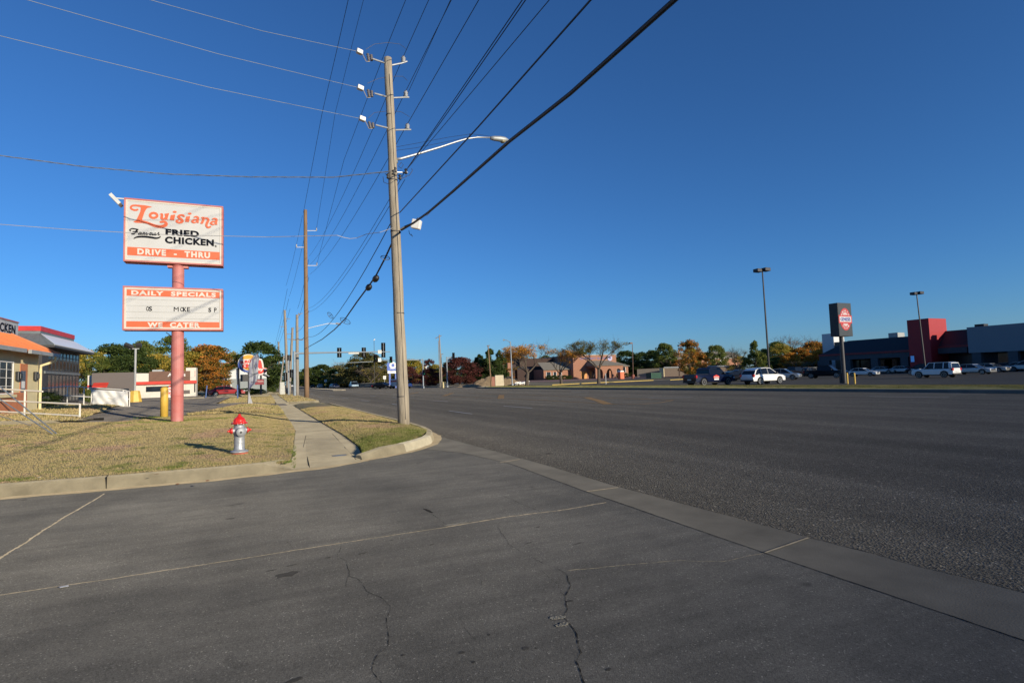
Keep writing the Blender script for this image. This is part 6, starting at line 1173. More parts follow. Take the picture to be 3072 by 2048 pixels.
# left lot and street traffic
car('sedan', 681, 1188, 80, E_, pred, 'shiny red sedan side-on beyond the second driveway', group='cars parked in the left lot', z=.24); car('hatch', 418, 1186, 86, S_+.6, pbur, 'dark burgundy car half hidden by the lot lamp post', group='cars parked in the left lot')
gs = 'cars on the road'
car('sedan', 1149, 1166, 120, S_+.7, pblk, 'black sedan turning at the junction, left of the near pole base', group=gs); car('pickup', 1061, 1163, 158, S_, pslb, 'slate blue pickup coming down the road', 'pickup truck', group=gs); car('sedan', 1003, 1162, 172, S_+.2, pblue, 'dark blue car coming down the road left of the slate pickup', group=gs)
car('hatch', 960, 1158, 205, N_, pw, 'small white car seen from behind beyond the median sign', group=gs); car('sedan', 938, 1156, 230, S_, pblk, 'dark distant car left of the small white car', group=gs); car('sedan', 1132, 1141, 260, W_, pgry, 'tiny dark car on the slope behind the blue sign', group='cars far behind the road', z=2.0)
car('sedan', 1253, 1143, 210, W_, pblue, 'dark blue car parked before the white angled house', group='cars far behind the road', z=.3); car('sedan', 1268, 1143, 208, W_, pred, 'red car parked by the white angled house', group='cars far behind the road', z=.3)
for i, (px, c, D) in enumerate(((876, pw, 380), (888, pblue, 420), (902, psil, 400), (912, pw, 340), (866, pred, 450))): car('sedan', px, 1155, D, S_ if i % 2 else N_, c, ['first tiny white car far down the road, between the signal poles', 'tiny blue car far down the road near the signal pole base', 'tiny silver car far down the road left of the brown pole', 'tiny white car far down the road right against the brown pole', 'tiny red car farthest down the road at the grey pole'][i], group=gs, z=0)
# van half behind the near pole
g0 = atD(1206, 1165, 118); vn = empty('moving_van', 'light blue cab and white box van with red stripe, mostly hidden by the near pole', 'van', (g0.x, g0.y, 0), -1.2)
bpart(vn, 'box', pw, (-2.9, .6, -.95, .95, .55, 2.1), bevel=.03); bpart(vn, 'red_stripe', m_bred, (-2.92, .3, -.96, .96, 1.45, 1.75)); cb_ = MB().plate([(.6, .4), (2.5, .4), (2.5, .95), (1.6, 1.05), (1.2, 1.7), (.6, 1.75)], -.9, .9).build('cab', pblue, vn, bevel=.04); bpart(vn, 'windscreen', m_cg, (1.22, 1.6, -.8, .8, 1.05, 1.5))
for x in (-2.0, 1.7):
    for s_ in (-1, 1): MB().lathe([(.2, s_*.7), (.36, s_*.7), (.36, s_*.93), (.2, s_*.94)], 12, (x, 0, .36), 'y').build('wheel', m_tyre, vn)
for o in list(PROTO.values()):
    for c in list(o.children):
        for g_ in list(c.children): bpy.data.objects.remove(g_)
        bpy.data.objects.remove(c)
    bpy.data.objects.remove(o)
# ================================================================== FAR POLES, SIGNALS
def farpole(px, pyt, pyb_or_xy, r_, m, label, lean=None, arms=(), Y=None):
    X_, Y_ = pyb_or_xy; z = .14; base = Vector((X_, Y_, z)); top = atY(px, pyt, Y_); o = taper_pole('utility_pole', label, base, top, r_, r_*.7, m, 10)
    for (x0, y0, x1, y1, rr_) in arms: MB().tube([atY(x0, y0, Y_)-base, atY(x1, y1, Y_)-base], rr_, 5).build('crossarm', m_galv, o)
    return o
z4p = lambda x, y: (780+x/4.61, 900+y/4.61)
def a4(x0, y0, x1, y1, r_=.05): return (*z4p(x0, y0), *z4p(x1, y1), r_)
farpole(891, 944, (4.7, 76.8), .23, m_wood3, 'grey wooden pole with a crowded crossarm, right beside the silver signal pole', arms=[a4(440, 548, 600, 548, .09), a4(530, 180, 550, 215, .08), a4(515, 210, 590, 180), a4(515, 390, 560, 390)])
farpole(877.6, 983, (4.3, 89.0), .23, m_wood3, 'grey wooden pole leaning right, second of the pair by the signals', arms=[a4(385, 540, 460, 548, .07), a4(430, 390, 470, 380)])
farpole(854, 930, (4.4, 95), .26, m_wood3, 'tall brown-grey pole leaning left, tallest beyond the signals', arms=[a4(345, 258, 420, 258), a4(278, 366, 340, 370), a4(365, 470, 430, 466)])
farpole(835.5, 1025, (4.6, 137), .26, m_wood3, 'grey pole far along the sidewalk, third tallest on the left', arms=[a4(256, 640, 280, 640), a4(240, 690, 256, 690)])
farpole(851.6, 1066, (3.7, 112), .17, m_wood3, 'short grey pole beyond the cross street', arms=[a4(320, 800, 360, 800)])
for i, (px, pt, Yp) in enumerate(((830, 1050, 185), (828, 1078, 235), (826, 1096, 290), (824, 1108, 350))): farpole(px, pt, (4.6, Yp), .18, m_wood3, ['first', 'second', 'third', 'farthest'][i]+' of the thin poles receding at the end of the sidewalk')
# distribution wires between far poles
for i, (x1, z1, x2, z2) in enumerate(((4.4, 19.6, 4.2, 17.5), (4.9, 18.8, 4.7, 15.8), (5.0, 14.9, 4.8, 11.5), (5.0, 13.0, 4.9, 10.3), (5.0, 9.4, 4.9, 8.6), (4.85, 7.2, 4.8, 7.6))):
    wire(['top left', 'top right', 'middle', 'lower middle', 'secondary', 'telephone'][i]+' wire continuing from the brown pole to the signal-side poles', sag((x1, 61.8, z1), (x2, 95 if i < 2 else 76.8, z2), .5), .016 if i < 5 else .03)
for i in range(3): wire(['highest', 'middle', 'lowest'][i]+' wire between the leaning poles receding down the road', sag((4.4+.2*i, 95, 17-1.6*i), (4.6, 185, 13-1.2*i), .9), .022)
# steel signal pole with mast arm
m_sig = mat('signal_steel', (.27, .31, .34), .6, .2); m_sh = mat('signal_housing', (.010, .010, .011), .9, spec=.1); m_green = lamp_mat('green_light', (.05, .85, .45), 3.0)
def head(parent, at, n=3, back=True, lit=None, sc=1.0):
    h_ = .36*n*sc; b = MB(); x, y, z = at
    b.box(x-.17*sc, x+.17*sc, y-.1, y+.12, z-h_/2, z+h_/2); b.box(x-.28*sc, x+.28*sc, y-.005, y+.02, z-h_/2-.1, z+h_/2+.1); hd = b.build('signal_head', m_sh, parent)
    sgn_ = -1 if lit is not None else 1
    for i in range(n):
        zz__ = z+h_/2-.36*sc*(i+.5); yy = y+sgn_*.14
        b = MB(); b.lathe([(.13*sc, yy), (.15*sc, yy+sgn_*.22)], 12, (x, 0, zz__), 'y'); b.build('visor', m_sh, hd)
        if lit is not None: MB().lathe([(.13*sc, y-.12), (.12*sc, y-.15), (.01, y-.16)], 12, (x, 0, zz__), 'y').build('lens', m_green if i == lit else m_sh, hd)
    if back: MB().box(x-.018, x+.018, y-.13, y-.1, z-h_/2-.05, z+h_/2+.05).build('bracket', m_sig, hd)
    return hd
SB = Vector((4.25, 74.5, .15)); YM = 74.5
sg = empty('traffic_signal', 'silver traffic signal pole whose long mast arm spans the road with three dark heads', 'traffic signal', tuple(SB)); m_ = lambda x, y: atY(*z4p(x, y), YM)-SB
b = MB(); b.lathe([(.3, -.1), (.3, .06), (.17, .1), (.16, .5), (.13, m_(475, 705).z)], 12); b.build('pole', m_sig, sg)
b = MB(); b.tube([(0, 0, m_(480, 738).z), m_(700, 731), m_(1100, 722), m_(1500, 717), m_(1800, 714)], [.12, .11, .09, .075, .05], 8); b.build('mast_arm', m_sig, sg)
for x, y, n in ((1100, 724, 3), (1440, 720, 3), (1710, 690, 5)): p = m_(x, y); head(sg, (p.x, p.y+.22, p.z), n)
p, q = m_(1222, 725), m_(1367, 745); bpart(sg, 'street_name_sign', mat('sign_back_alu', (.36, .36, .33), .5, .3), (p.x, q.x, -.14, -.12, q.z, p.z)); p, q = m_(1627, 692), m_(1680, 740); bpart(sg, 'lane_sign_back', MATS['sign_back_alu'], (p.x, q.x, -.14, -.12, q.z, p.z))
p = m_(395, 1); bpart(sg, 'base_pad', m_conc2, (-.6, .6, -.6, .6, -.2, .02))
for (px, y0, y1, lab, xx) in ((865.7, 1067, 1184, 'slim silver pedestrian signal pole left of the mast arm pole', 3.9),):
    B_ = Vector((3.95, 83, .15)); o = empty('pedestrian_signal', lab, 'traffic signal', tuple(B_)); f_ = lambda x, y: atY(*z4p(x, y), 83)-B_
    MB().lathe([(.28, -.1), (.28, .08), (.11, .12), (.09, f_(395, 770).z)], 10).build('pole', m_sig, o); bpart(o, 'base_pad', m_conc2, (-.8, .9, -.7, .7, -.2, .02))
    for x, y in ((402, 800), (440, 1015), (470, 1020), (350, 1060)): p = f_(x, y); head(o, (p.x, p.y, p.z), 2 if y < 900 or x > 460 else 3, True, None, .9)
cbn = Vector((3.3, 88.5, .15)); o = empty('signal_cabinet', 'pale grey metal signal control cabinet beside the sidewalk', 'utility cabinet', tuple(cbn)); bpart(o, 'cabinet_body', mat('cabinet_grey', (.50, .50, .44), .5), (-.3, .38, -.4, .4, 0, 1.85), bevel=.03); bpart(o, 'cabinet_door', mat('cabinet_door_grey', (.46, .46, .41), .5), (-.25, .33, -.42, -.401, .15, 1.75)); bpart(o, 'base_pad', m_conc2, (-.45, .55, -.55, .55, -.2, .0))
# signals across the junction
def mast2(base, pole_top, arm_px, Y, label, heads=(), extra=None):
    B_ = Vector((base[0], base[1], base[2])); o = empty('traffic_signal', label, 'traffic signal', tuple(B_)); q_ = lambda x, y: atY(x, y, Y)-B_
    MB().lathe([(.25, -.1), (.24, .4), (.14, .5), (.11, q_(*pole_top).z)], 10).build('pole', m_sig, o); t_ = q_(*pole_top)
    if arm_px: MB().tube([q_(x, y) for x, y in arm_px], [.11-.06*i/max(1, len(arm_px)-1) for i in range(len(arm_px))], 8).build('mast_arm', m_sig, o)
    for x, y, n, lit, sc in heads: p = q_(x, y); head(o, (p.x, p.y-.3, p.z), n, False, lit, sc)
    return o, q_
g0 = atD(1270, 1160, 112); o, q_ = mast2((g0.x, g0.y, 0), (1268, 1076), [(1268, 1079), (1200, 1080), (1146, 1081), (1126, 1084), (1000, 1090)], g0.y, 'signal pole across the junction with green light heads on its arm to the left', [(1126, 1075, 3, 1, 1.25), (1172, 1079, 3, 2, 1.0), (1272, 1117, 3, 2, .9)])
p, q = q_(1134, 1074), q_(1143, 1085); bpart(o, 'no_turn_sign', m_white, (p.x, q.x, p.y-.2, p.y-.18, q.z, p.z)); p = q_(1139, 1080); b = MB(); b.lathe([(.16, p.y-.22), (.16, p.y-.205)], 14, (p.x, 0, p.z), 'y'); b.build('sign_symbol', m_green, o)  # symbol shares the glowing lens green, though the sign is no lamp
g0 = atD(1342, 1158, 115); o, q_ = mast2((g0.x, g0.y, 0), (1341, 1070), [(1341, 1074), (1358, 1069), (1369, 1066)], g0.y, 'slim signal pole with a short bracket arm, right of the twin tall poles', [(1359, 1067, 3, None, 1.0), (1336, 1110, 3, None, .8)])
g0 = atD(1124, 1150, 150); o = empty('street_lamp', 'thin dark lamp pole rising above the mast arm with a tiny white head', 'street lamp', (g0.x, g0.y, 0)); t_ = atD(1124, 1020, 150).z; MB().tube([(0, 0, -.1), (0, 0, t_)], .06, 6).build('pole', m_dark, o); MB().tube([(-.1, 0, t_), (.25, -.1, t_+.35)], .14, 6).build('lamp_head', m_white, o)
# twin tall poles and others right of the near pole
def woodpole(px, top, D, label, m, r_=.15, x_top=None, cross=None, grp='wooden utility poles along the road'):
    g0 = atD(px, 1132-(px-1536)*.0316, D); B_ = Vector((g0.x, g0.y, H(g0.x, g0.y))); t_ = atD(x_top or px, top, D); o = taper_pole('utility_pole', label, B_, t_, r_, r_*.7, m, 10)
    if cross:
        for (x0, y0, x1, y1) in cross: MB().tube([atD(x0, y0, D)-B_, atD(x1, y1, D)-B_], .07, 5).build('crossarm', m_wood3, o)
    return o
woodpole(1325, 1004, 108, 'tall old wooden pole with a slanted crossarm, right of the junction', m_wood3, .17, 1318, [(1306, 1015, 1325, 1006)]); woodpole(1320, 1022, 112, 'thin grey pole hugging the tall one with the slanted crossarm', m_wood3, .09, 1315); woodpole(1327, 1062, 118, 'shorter reddish wooden pole behind the two tall ones', m_wood2, .12, 1323, [(1322, 1062, 1330, 1062)])
woodpole(1473, 1036, 98, 'slim brown wooden pole with a small crossarm by the dirt piles', m_wood2, .13, 1464, [(1460, 1037, 1470, 1036)]); woodpole(996, 1102, 210, 'thin distant wooden pole beyond the median sign', m_wood3, .16); woodpole(957, 1096, 230, 'thin distant dark pole left of the yellow diamond sign', m_wood3, .14)
g0 = atD(1537, 1157, 100); B_ = Vector((g0.x, g0.y, .1)); o = empty('street_lamp', 'tall silver street lamp with an arm to the left, by the brick building', 'street lamp', tuple(B_)); q_ = lambda x, y: atD(x, y, 100)-B_
MB().tube([(0, 0, -.1), q_(1531, 1024)], [.14, .09], 10).build('pole', m_sig, o); MB().tube([q_(1531, 1028), q_(1522, 1021), q_(1513, 1019)], .05, 6).build('lamp_arm', m_sig, o); MB().tube([q_(1514, 1019), q_(1509, 1020)], [.12, .16], 6).build('lamp_head', m_sig, o)
def lotlamp(px, top, D, label, bulb=True, tx=None, col=None, heads=((-14, 0), (12, 0)), r_=.09, basem=None):
    g0 = atD(px, 1132-(px-1536)*.0316, D); B_ = Vector((g0.x, g0.y, H(g0.x, g0.y))); o = empty('lot_lamp', label, 'lamp post', tuple(B_)); q_ = lambda x, y: atD(x, y, D)-B_; cm = col or m_dark
    MB().tube([(0, 0, -.1), q_(tx or px, top+6)], [r_*1.3, r_*.8], 8).build('pole', cm, o)
    b = MB(); b.tube([q_((tx or px)+heads[0][0]*.5, top+5), q_((tx or px)+heads[-1][0]*.5, top+4)], .05, 5); b.build('crossbar', cm, o)
    for dx, dy in heads: p = q_((tx or px)+dx, top+dy+2); MB().box(p.x-.42, p.x+.42, p.y-.35, p.y+.35, p.z-.22, p.z+.16).build('lamp_head', cm, o, bevel=.04)
    if basem: MB().lathe([(.45, -.1), (.42, 1.0), (.3, 1.15)], 12).build('base', basem, o)
    return o
lotlamp(2308, 806, 64, 'tall black lot lamp with two box heads above the white crossover', tx=2287, heads=((-13, 3), (10, 0))); lotlamp(2776, 877, 78, 'leaning lot lamp with two box heads before the red tower', tx=2750, heads=((-8, 1), (9, -1)))
m_brwn = mat('lamp_brown', (.14, .075, .05), .6); lotlamp(1899, 1026, 150, 'slim brown lamp with brick base at the right end of the brick building', tx=1897, col=m_brwn, heads=((-5, 1),), r_=.1, basem=mat('brick_base', (.28, .10, .07), .9)); lotlamp(2037, 1034, 150, 'slim brown lamp left of the orange trees', tx=2036, col=m_brwn, heads=((2, 0),), r_=.09)
# blue sign on two legs, road signs
DB = 132; g0 = atD(1163, 1154, DB); O_ = Vector((g0.x, g0.y, .15)); bl = empty('business_sign', 'blue and white sign with a white ring on two blue legs beside the near pole', 'sign', tuple(O_)); q_ = lambda x, y: atY(x, y, O_.y)-O_
z6p = lambda x, y: (1140+x/9.8, 1020+y/9.8)
m_sblue = mat('sign_blue', (.035, .10, .42), .5)
p, q = q_(*z6p(205, 668)), q_(*z6p(560, 895)); MB().box(p.x, q.x, -.1, .1, q.z, p.z).build('blue_panel', m_sblue, bl); r2 = q_(*z6p(215, 980)); MB().box(p.x+.1, q.x, -.1, .1, r2.z, q.z-.02).build('white_panel', m_white, bl)
for x in (292, 470): a = q_(*z6p(x, 1330)); MB().box(a.x-.2, a.x+.2, -.08, .08, -.3, r2.z).build('leg', m_sblue, bl)
c_ = q_(*z6p(376, 740)); b = MB(); stroke(b, [(c_.x+.62*math.cos(a), c_.z+.62*math.sin(a), .42) for a in [i*math.pi/6 for i in range(12)]], -.105, .03, True); b.build('ring_logo', m_white, bl)
text('sign_lettering', 'enterprise', m_white, bl, (q_(*z6p(270, 0)).x, q_(*z6p(545, 0)).x, q_(*z6p(0, 862)).z, q_(*z6p(0, 832)).z), -.11, bold=.02); text('sign_lettering', 'OPEN TO PUBLIC', mat('grey_ink', (.3, .3, .3), .6), bl, (q_(*z6p(270, 0)).x, q_(*z6p(540, 0)).x, q_(*z6p(0, 928)).z, q_(*z6p(0, 905)).z), -.11)
def postsign(px, y0, y1, w_, yb_, D, label, panels):
    g0 = atD(px, yb_, D); B_ = Vector((g0.x, g0.y, 0 if D > 180 else .1)); o = empty('road_sign', label, 'road sign', tuple(B_)); q_ = lambda x, y: atY(x, y, B_.y)-B_
    MB().tube([(0, 0, -.1), (0, 0, q_(px, y0).z)], .04, 6).build('post', m_galv, o)
    for (a, d, k, m) in panels:
        p = q_(px, (a+d)/2); hh = (q_(px, a).z-q_(px, d).z)/2; b = MB()
        if k == 'd': b.plate([(0, p.z+hh), (hh, p.z), (0, p.z-hh), (-hh, p.z)], -.07, -.05)
        else: b.box(-hh*k, hh*k, -.07, -.05, p.z-hh, p.z+hh)
        b.build('sign_panel', m, o)
    return o, q_
o, q_ = postsign(977, 1138, 1145, 7, 1163, 188, 'median sign post with a white sign above a yellow diamond', [(1138, 1145, 1.0, m_white), (1149, 1157, 'd', m_yel)]); text('sign_lettering', '7', m_navy, o, (-.15, .15, q_(977, 1144).z, q_(977, 1139).z), -.08)
o, q_ = postsign(1154, 1127, 1138, 8, 1150, 140, 'small white regulation sign in front of the blue sign', [(1127, 1137, .85, m_white)]); b = MB(); [b.box(-.25, .25, -.08, -.071, z, z+.05) for z in (q_(1154, 1130).z, q_(1154, 1132).z, q_(1154, 1135).z)]; b.build('sign_text_line', m_navy, o)
postsign(1818, 1120, 1150, 2, 1151, 92, 'thin bare metal post before the yellow kerb', [])
# white low fence behind the road
g1, g2 = atD(1062, 1150, 165), atD(1190, 1150, 150); o = empty('picket_fence', 'low white picket fence behind the slate pickup', 'fence', (g1.x, g1.y, .1)); d_ = Vector((g2.x-g1.x, g2.y-g1.y, 0)); b = MB(); b.tube([(0, 0, 1.15), d_+Vector((0, 0, 1.15))], .05, 4); b.tube([(0, 0, .3), d_+Vector((0, 0, .3))], .05, 4)
m_fence = mat('fence_offwhite', (.42, .38, .30), .8)
for i in range(60): p = d_*(i/59); b.box(p.x-.05, p.x+.05, p.y-.02, p.y+.02, -.1, 1.25)
b.build('pickets', m_fence, o)
# construction plot: slab sign, dirt piles, white debris
def pile(px, py, w_, h_, D, seed, label, m):
    g0 = atD(px, py, D); rr = random.Random(seed); nx = 26; vs = []
    ph = [(rr.uniform(0, 6), rr.uniform(1, 4)) for _ in range(6)]
    for j in range(nx+1):
        for i in range(nx+1):
            x = (i/nx-.5)*2; y = (j/nx-.5)*2; r_ = math.hypot(x, y); z = h_*max(0, 1-r_)**.8*(1+.25*math.sin(x*5+ph[0][0])*math.cos(y*6+ph[1][0])+.12*rr.uniform(-1, 1))-.1; vs.append((x*w_/2, y*w_/3, z))
    b = MB(); b.add(vs, [(j*(nx+1)+i, j*(nx+1)+i+1, (j+1)*(nx+1)+i+1, (j+1)*(nx+1)+i) for j in range(nx) for i in range(nx)]); o = b.build('dirt_pile', m, smooth=True); o.location = (g0.x, g0.y, .1); return tag(o, label, 'dirt pile', 'dirt piles on the plot')
m_dirtp = mat('excavated_dirt', (.24, .18, .115), .95, var=.25, vs=1.5, bump=.8, bs=6, spec=.1)
pile(1465, 1155, 7.5, 2.0, 108, 3, 'brown dirt pile left of the pale slab', m_dirtp); pile(1520, 1152, 8.5, 1.9, 112, 4, 'brown dirt pile right of the pale slab', m_dirtp); pile(1425, 1156, 8, .6, 112, 5, 'low mound of dirt at the cross street corner', m_dirtp)
g0 = atD(1498, 1157, 101); o = empty('monument_sign', 'blank pale stone monument sign between the dirt piles', 'monument sign', (g0.x, g0.y, .1), -.05); q0_ = 1650/101; bpart(o, 'stone_slab', mat('pale_limestone', (.50, .43, .30), .85, var=.1, vs=2), (-.85, .85, -.25, .25, -.1, 2.0)); bpart(o, 'brick_pier', mat('pier_brick', (.28, .13, .09), .9), (-1.5, -.87, -.15, .2, -.1, 1.75))
for i, (px, py, D, s_) in enumerate(((1556, 1145, 108, 1.0), (1569, 1144, 109, 1.2), (1577, 1147, 107, .8), (1548, 1148, 106, .7))):
    g0 = atD(px, py, D); b = MB(); rr = random.Random(i+40)
    for k in range(5): b.slab([(rr.uniform(-.8, -.3), rr.uniform(-.4, 0), rr.uniform(.1, .5)), (rr.uniform(.2, .8), rr.uniform(-.4, 0), rr.uniform(.1, .6)), (rr.uniform(.2, .8), rr.uniform(.1, .5), rr.uniform(.1, .5)), (rr.uniform(-.8, -.2), rr.uniform(.1, .5), rr.uniform(0, .4))], (0, 0, 1), .12); break
    o = b.build('rubble_chunk', m_white); o.scale = (s_*1.4,)*3; o.location = (g0.x, g0.y, .12); tag(o, ['middle white broken slab left of the golden tree trunk', 'largest white broken slab beside the golden tree trunk', 'small white slab nearest the golden tree trunk', 'leftmost white broken slab by the silver lamp'][i], 'rubble', 'white slab rubble')
g0 = atD(1329, 1150, 106); o = empty('utility_box', 'small pale yellow utility box at the foot of the twin tall poles', 'utility box', (g0.x, g0.y, .1)); bpart(o, 'box_body', mat('box_pale_yellow', (.55, .45, .22), .6), (-.15, .35, -.3, .3, -.1, .95), bevel=.05); bpart(o, 'box_lid', MATS['box_pale_yellow'], (-.2, .4, -.35, .35, .951, 1.05))
# angled white house
Dh = 215; g0 = atD(1243, 1141, Dh); o = empty('house', 'white house with a steep single-slope roof beyond the junction', 'house', (g0.x, g0.y, .3)); q_ = lambda x, y: atY(x, y, g0.y)-Vector((g0.x, g0.y, .3)); A_ = [q_(x, y) for x, y in ((1244, 1141), (1244, 1113), (1281, 1098), (1281, 1141))]; MB().plate([(p.x, p.z if i not in (0, 3) else -.5) for i, p in enumerate(A_)], 0, 9).build('wall', m_hwhite, o)
MB().plate([(A_[1].x-.6, A_[1].z-.1), (A_[1].x-.6, A_[1].z+.25), (A_[2].x+.6, A_[2].z+.55), (A_[2].x+.6, A_[2].z+.2)], -.5, 9.5).build('roof', m_greyroof, o); MB().box(A_[2].x-1.6, A_[2].x-.1, -.03, -.005, 0, A_[2].z-1).build('side_panel', m_brn, o); MB().box(A_[0].x+2.2, A_[0].x+3.0, -.03, -.005, .5, 3.0).build('window', m_win, o)
# ================================================================== BRICK BUILDING
def brickmat(name, a, c, sc=1.0):
    if name in MATS: return MATS[name]
    m = bpy.data.materials.new(name); m.use_nodes = True; t = m.node_tree; b = t.nodes['Principled BSDF']; tc = t.nodes.new('ShaderNodeTexCoord'); mp = t.nodes.new('ShaderNodeMapping'); mp.inputs['Rotation'].default_value = (math.pi/2, 0, 0); t.links.new(tc.outputs['Object'], mp.inputs[0])
    br = t.nodes.new('ShaderNodeTexBrick'); br.inputs['Color1'].default_value = (*a, 1); br.inputs['Color2'].default_value = (*c, 1); br.inputs['Mortar'].default_value = (a[0]*1.25+.02, a[1]*1.4+.02, a[2]*1.5+.015, 1); br.inputs['Scale'].default_value = 2.2*sc; br.inputs['Mortar Size'].default_value = .012; t.links.new(mp.outputs[0], br.inputs[0]); t.links.new(br.outputs[0], b.inputs['Base Color']); b.inputs['Roughness'].default_value = .9; MATS[name] = m; return m
m_brick = brickmat('red_brick', (.32, .155, .095), (.26, .12, .075)); m_shing = mat('grey_shingle', (.21, .19, .15), .9, var=.15, vs=2); m_copper = mat('copper_panel', (.55, .24, .06), .6)
YP = 152.0; BB = Vector((atY(1721, 1134, YP).x, YP, .45)); bk = empty('brick_building', 'low brick building with an arched portico and purple lettering across the road', 'building', tuple(BB))
def qb(zx, zy, Y=YP): return atY(1500+zx/5.113, 980+zy/5.113, Y)-BB
def bx(zx): return qb(zx, 600).x
def bz(zy, zx=1450): return qb(zx, zy).z
pt = bz(434); bpart(bk, 'portal_wall', m_brick, (0, bx(1785), 0, 20, -.6, pt)); bpart(bk, 'coping', m_greyroof, (-.1, bx(1785)+.1, -.1, 20.1, pt+.002, pt+.2))
# portico with three arches
px0, px1 = bx(1330), bx(1745); pz = bz(598); n_a = 3; aw = (px1-px0)/n_a; Yf = -5.0
b = MB(); fz0 = -.6
P_ = [(px0, fz0)]
for i in range(n_a):
    a0_, a1_ = px0+i*aw+.75, px0+(i+1)*aw-.75; zs_ = pz-2.6; P_ += [(a0_, fz0), (a0_, zs_)]+[((a0_+a1_)/2-(a1_-a0_)/2*math.cos(math.pi*k/10), zs_+1.5*math.sin(math.pi*k/10)) for k in range(1, 10)]+[(a1_, zs_), (a1_, fz0)]
P_ += [(px1, fz0), (px1, pz), (px0, pz)]; b.plate(P_, Yf, Yf+.6); b.build('arcade', m_brick, bk)
b = MB(); b.box(px0, px0+.6, Yf+.6, 0, pz-.7, pz); b.box(px1-.6, px1, Yf+.6, 0, pz-.7, pz); b.build('portico_beam', m_brick, bk)
b = MB(); hr = bz(520); b.slab([(px0-.5, Yf-.5, pz), (px1+.5, Yf-.5, pz), (px1-2.5, -.05, hr), (px0+.3, -.05, hr)], (0, -.5, .8), .2); b.slab([(px1+.5, Yf-.5, pz), (px1+.5, -.05, pz), (px1-2.5, -.05, hr)]+[(px1-2.5, -.04, hr)], (.6, 0, .7), .2); b.slab([(px0-.5, -.05, pz), (px0-.5, Yf-.5, pz), (px0+.3, -.05, hr), (px0+.3, -.04, hr)], (-.6, 0, .7), .2); b.build('portico_roof', m_shing, bk)
for i in range(5): x = px0-1.6+i*.0; break
for x0, x1, m in ((bx(1235), bx(1325), m_copper), (bx(1375), bx(1400), m_copper), (bx(1430), bx(1460), m_refl), (bx(1510), bx(1535), m_refl), (bx(1560), bx(1605), m_refl), (bx(1640), bx(1665), m_refl)): bpart(bk, 'door' if m is m_copper else 'window', m, (x0, x1, -.06, -.001, -.2, bz(680)))
text('name_lettering', 'COMMUNITY BLOOD', mat('purple_letter', (.06, .05, .20), .5), bk, (bx(1225), bx(1640), bz(500), bz(468)), -.01, bold=.03)
c_ = qb(1680, 477); b = MB(); b.plate(ellipse(c_.x, c_.z, .95, .95, 24), -.2, -.002); b.build('round_logo', mat('logo_lilac', (.35, .33, .48), .5), bk); b = MB(); b.plate(ellipse(c_.x, c_.z, .38, .38, 16), -.24, -.201); b.build('logo_centre', mat('logo_indigo', (.05, .05, .25), .5), bk)
# right wing
rx0, rx1 = bx(1785)+.002, bx(2005); we = bz(595, 1900); wr_ = bz(492, 1860); bpart(bk, 'right_wing', m_brick, (rx0, rx1, 1.5, 14, -.6, we)); b = MB(); b.slab([(rx0, .9, we-.1), (rx1+.4, .9, we-.1), (bx(1885), 7.5, wr_), (rx0, 7.5, wr_)], (0, -.4, .8), .2); b.slab([(rx1+.4, .9, we-.1), (rx1+.4, 14, we-.1), (bx(1885), 7.5, wr_), (bx(1885), 7.49, wr_)], (.6, 0, .6), .2); b.build('right_roof', m_shing, bk)
for x0, x1 in ((1825, 1872), (1912, 1960)): f = bpart(bk, 'window', m_refl, (bx(x0), bx(x1), 1.44, 1.499, bz(710), bz(628))); bpart(f, 'window_frame', m_white, (bx(x0)-.1, bx(x0)-.001, 1.4, 1.498, bz(712), bz(626)), (bx(x1)+.001, bx(x1)+.1, 1.4, 1.498, bz(712), bz(626)))
# left wings: sunlit shingle gable and long brick mass with shade put into its colour
lx0, lx1 = bx(712), bx(1130)-.0; wl = bz(650, 800); bpart(bk, 'left_wing', m_brick, (lx0, -.002, 2.0, 16, -.6, wl)); b = MB(); b.slab([(lx0-.3, 1.4, wl-.1), (-.01, 1.4, wl-.1), (-.01, 7.5, bz(520)), (bx(745), 7.5, bz(520))], (0, -.4, .8), .2); b.build('left_roof', m_shing, bk)
for x0, x1 in ((755, 818), (862, 905), (950, 985)): f = bpart(bk, 'window', m_refl, (bx(x0), bx(x1), 1.94, 1.999, bz(762), bz(675))); bpart(f, 'window_frame', m_white, (bx(x0)-.1, bx(x0)-.001, 1.9, 1.998, bz(764), bz(673)), (bx(x1)+.001, bx(x1)+.1, 1.9, 1.998, bz(764), bz(673)))
m_bshade = brickmat('brick_painted_shade', (.05, .028, .022), (.04, .022, .018)); bpart(bk, 'rear_block', m_bshade, (bx(560), bx(1128), 12, 34, -.6, bz(455, 1000))); b = MB(); b.slab([(bx(455), 9, bz(640, 500)), (lx0-.02, 9, bz(640, 700)), (lx0-.02, 20, bz(470, 700)), (bx(560), 20, bz(500, 560))], (0, -.3, .8), .2); b.build('dark_roof', mat('dark_shingle', (.05, .05, .052), .9), bk)  # near-black brick colour stands in for shade on the left blocks
bpart(bk, 'west_block', m_bshade, (bx(60), bx(455), 10, 30, -.6, bz(560, 200))); bpart(bk, 'west_wall', m_bshade, (bx(455)+.001, lx0-.001, 9, 30, -.6, bz(640, 500))); bpart(bk, 'chimney', m_brick, (bx(300), bx(352), 8.8, 9.999, -.6, bz(535, 320)))
